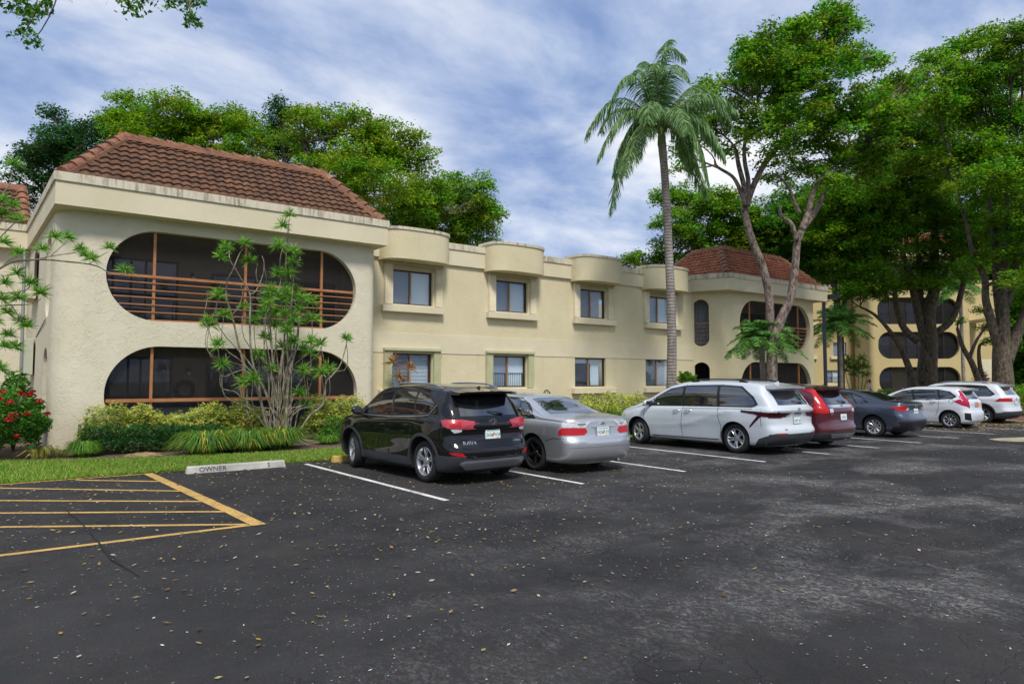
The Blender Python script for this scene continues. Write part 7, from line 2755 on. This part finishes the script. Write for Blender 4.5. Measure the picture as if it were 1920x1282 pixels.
# ------------------------------------------------------------------ the person by the far building
def person(base, rz):
    """standing figure turned to the right, in a pale pink shirt and dark trousers"""
    J = {'pel': (0, 0, .95), 'wa': (0, .0, 1.10), 'ch': (0, .01, 1.30), 'nb': (0, 0, 1.43), 'nk': (0, -.01, 1.50), 'hd': (0, -.02, 1.60), 'hc': (0, -.02, 1.67), 'ht': (0, -.0, 1.74),
         'shL': (-.17, 0, 1.38), 'elL': (-.23, .03, 1.12), 'wrL': (-.20, -.14, .95), 'haL': (-.19, -.20, .90),
         'shR': (.17, 0, 1.38), 'elR': (.24, .0, 1.13), 'wrR': (.23, -.10, .92), 'haR': (.23, -.14, .85),
         'hipL': (-.09, 0, .92), 'knL': (-.10, -.08, .50), 'anL': (-.10, .02, .09), 'toL': (-.11, -.16, .04),
         'hipR': (.09, 0, .92), 'knR': (.10, -.02, .50), 'anR': (.10, .18, .10), 'toR': (.10, .04, .04)}
    rad = {'pel': (.15, .11), 'wa': (.13, .095), 'ch': (.155, .11), 'nb': (.09, .07), 'nk': (.052, .055), 'hd': (.075, .085), 'hc': (.082, .098), 'ht': (.055, .065),
           'shL': (.062, .062), 'elL': (.042, .042), 'wrL': (.028, .028), 'haL': (.032, .022), 'shR': (.062, .062), 'elR': (.042, .042), 'wrR': (.028, .028), 'haR': (.032, .022),
           'hipL': (.095, .10), 'knL': (.062, .065), 'anL': (.042, .045), 'toL': (.038, .03), 'hipR': (.095, .10), 'knR': (.062, .065), 'anR': (.042, .045), 'toR': (.038, .03)}
    E_ = [('pel', 'wa'), ('wa', 'ch'), ('ch', 'nb'), ('nb', 'nk'), ('nk', 'hd'), ('hd', 'hc'), ('hc', 'ht'), ('ch', 'shL'), ('shL', 'elL'), ('elL', 'wrL'), ('wrL', 'haL'), ('ch', 'shR'), ('shR', 'elR'), ('elR', 'wrR'), ('wrR', 'haR'),
          ('pel', 'hipL'), ('hipL', 'knL'), ('knL', 'anL'), ('anL', 'toL'), ('pel', 'hipR'), ('hipR', 'knR'), ('knR', 'anR'), ('anR', 'toR')]
    names = list(J)
    vs = [Vector(J[n]) for n in names]
    rs = [rad[n] for n in names]
    es = [(names.index(a), names.index(b)) for a, b in E_]
    # fingers and thumbs
    for sfx, sx in (('L', -1), ('R', 1)):
        w = names.index('ha' + sfx)
        p = vs[w]
        d = (p - vs[names.index('wr' + sfx)]).normalized()
        side = Vector((0, 1, 0)).cross(d).normalized()
        for k, (o, l) in enumerate(((-.024, .062), (-.008, .075), (.009, .070), (.025, .055))):
            a = p + d * .035 + Vector((0, 1, 0)) * o
            b = a + d * l * .55 + side * sx * -.008
            c = b + d * l * .4 + side * sx * -.022
            i = len(vs)
            vs += [a, b, c]
            rs += [(.010, .010), (.009, .009), (.007, .007)]
            es += [(w, i), (i, i + 1), (i + 1, i + 2)]
        i = len(vs)
        a = p + Vector((0, -.034, 0))
        vs += [a, a + d * .035 + Vector((0, -.012, 0))]
        rs += [(.011, .011), (.008, .008)]
        es += [(w, i), (i, i + 1)]
    me = bpy.data.meshes.new('skeleton')
    me.from_pydata([tuple(v) for v in vs], es, [])
    ob = bpy.data.objects.new('skeleton', me)
    link(ob)
    md = ob.modifiers.new('skin', 'SKIN')
    for i, r_ in enumerate(rs):
        me.skin_vertices[0].data[i].radius = r_
    me.skin_vertices[0].data[0].use_root = True
    sb = ob.modifiers.new('sub', 'SUBSURF')
    sb.levels = 2
    sb.render_levels = 2
    dg = bpy.context.evaluated_depsgraph_get()
    bm_ = bpy.data.meshes.new_from_object(ob.evaluated_get(dg))
    bpy.data.objects.remove(ob)
    skin = simple('skin', srgb(196, 144, 118), .55)
    shirt = simple('pink_shirt', srgb(226, 190, 200), .8, var=.1)
    pants = simple('dark_trousers', srgb(54, 56, 66), .85)
    hair = simple('brown_hair', srgb(92, 60, 42), .6, var=.3)
    shoe = simple('shoe', srgb(40, 38, 38), .6)
    for m in (skin, shirt, pants, shoe):
        bm_.materials.append(m)
    for p in bm_.polygons:
        c = p.center
        p.use_smooth = True
        if c.z < .10:
            p.material_index = 3
        elif c.z < 1.0 and abs(c.x) < .185 and not (c.y < -.11 and c.z > .7):
            p.material_index = 2
        elif c.z < 1.46 and c.z > 1.0:
            arm = abs(c.x) > .17 and c.z < 1.2
            p.material_index = 0 if arm else 1
        else:
            p.material_index = 0
    root = bpy.data.objects.new('person', bm_)
    link(root)
    root.location = base
    root.rotation_euler = (0, 0, rz)
    tag(root, 'person in a pale pink shirt with brown tied back hair walking by the far building', 'person')
    # hair cap and tied tail, face
    b = bmesh.new()
    bmesh.ops.create_icosphere(b, subdivisions=3, radius=1)
    for v in b.verts:
        v.co = Vector((v.co.x * .093, v.co.y * .108 + .012, v.co.z * .112 + 1.685))
    dele = [v for v in b.verts if v.co.y < -.035 and v.co.z < 1.735]
    bmesh.ops.delete(b, geom=dele, context='VERTS')
    hm = bpy.data.meshes.new('hair')
    b.to_mesh(hm)
    b.free()
    hm.materials.append(hair)
    for p in hm.polygons:
        p.use_smooth = True
    ho = bpy.data.objects.new('hair', hm)
    link(ho, root)
    MB().tube([(0, .11, 1.70), (0, .17, 1.66), (0, .17, 1.56), (0, .14, 1.48)], [.025, .035, .03, .01], 8).build('ponytail', hair, ho, smooth=180)
    MB().tube([(0, -.10, 1.655), (0, -.128, 1.63), (0, -.11, 1.625)], [.008, .014, .010], 8).build('nose', skin, root, smooth=180)
    mb = MB()
    for sx in (-1, 1):
        mb.tube([(sx * .03, -.098, 1.663), (sx * .03, -.104, 1.663)], .009, 8)
    mb.build('eyes', M['dark'], root)
    MB().tube([(-.022, -.098, 1.592), (0, -.104, 1.59), (.022, -.098, 1.592)], .005, 6).build('mouth', simple('lips', srgb(170, 90, 86), .5), root)
    mb = MB()
    for sx in (-1, 1):
        mb.tube([(sx * .078, .0, 1.63), (sx * .088, .01, 1.655), (sx * .08, .005, 1.685)], [.008, .014, .008], 8)
    mb.build('ears', skin, root, smooth=180)


pp_ = at_depth(1631, 712, 50)
person((pp_.x, pp_.y, 0.0), YAW - PI / 2 + R(75))
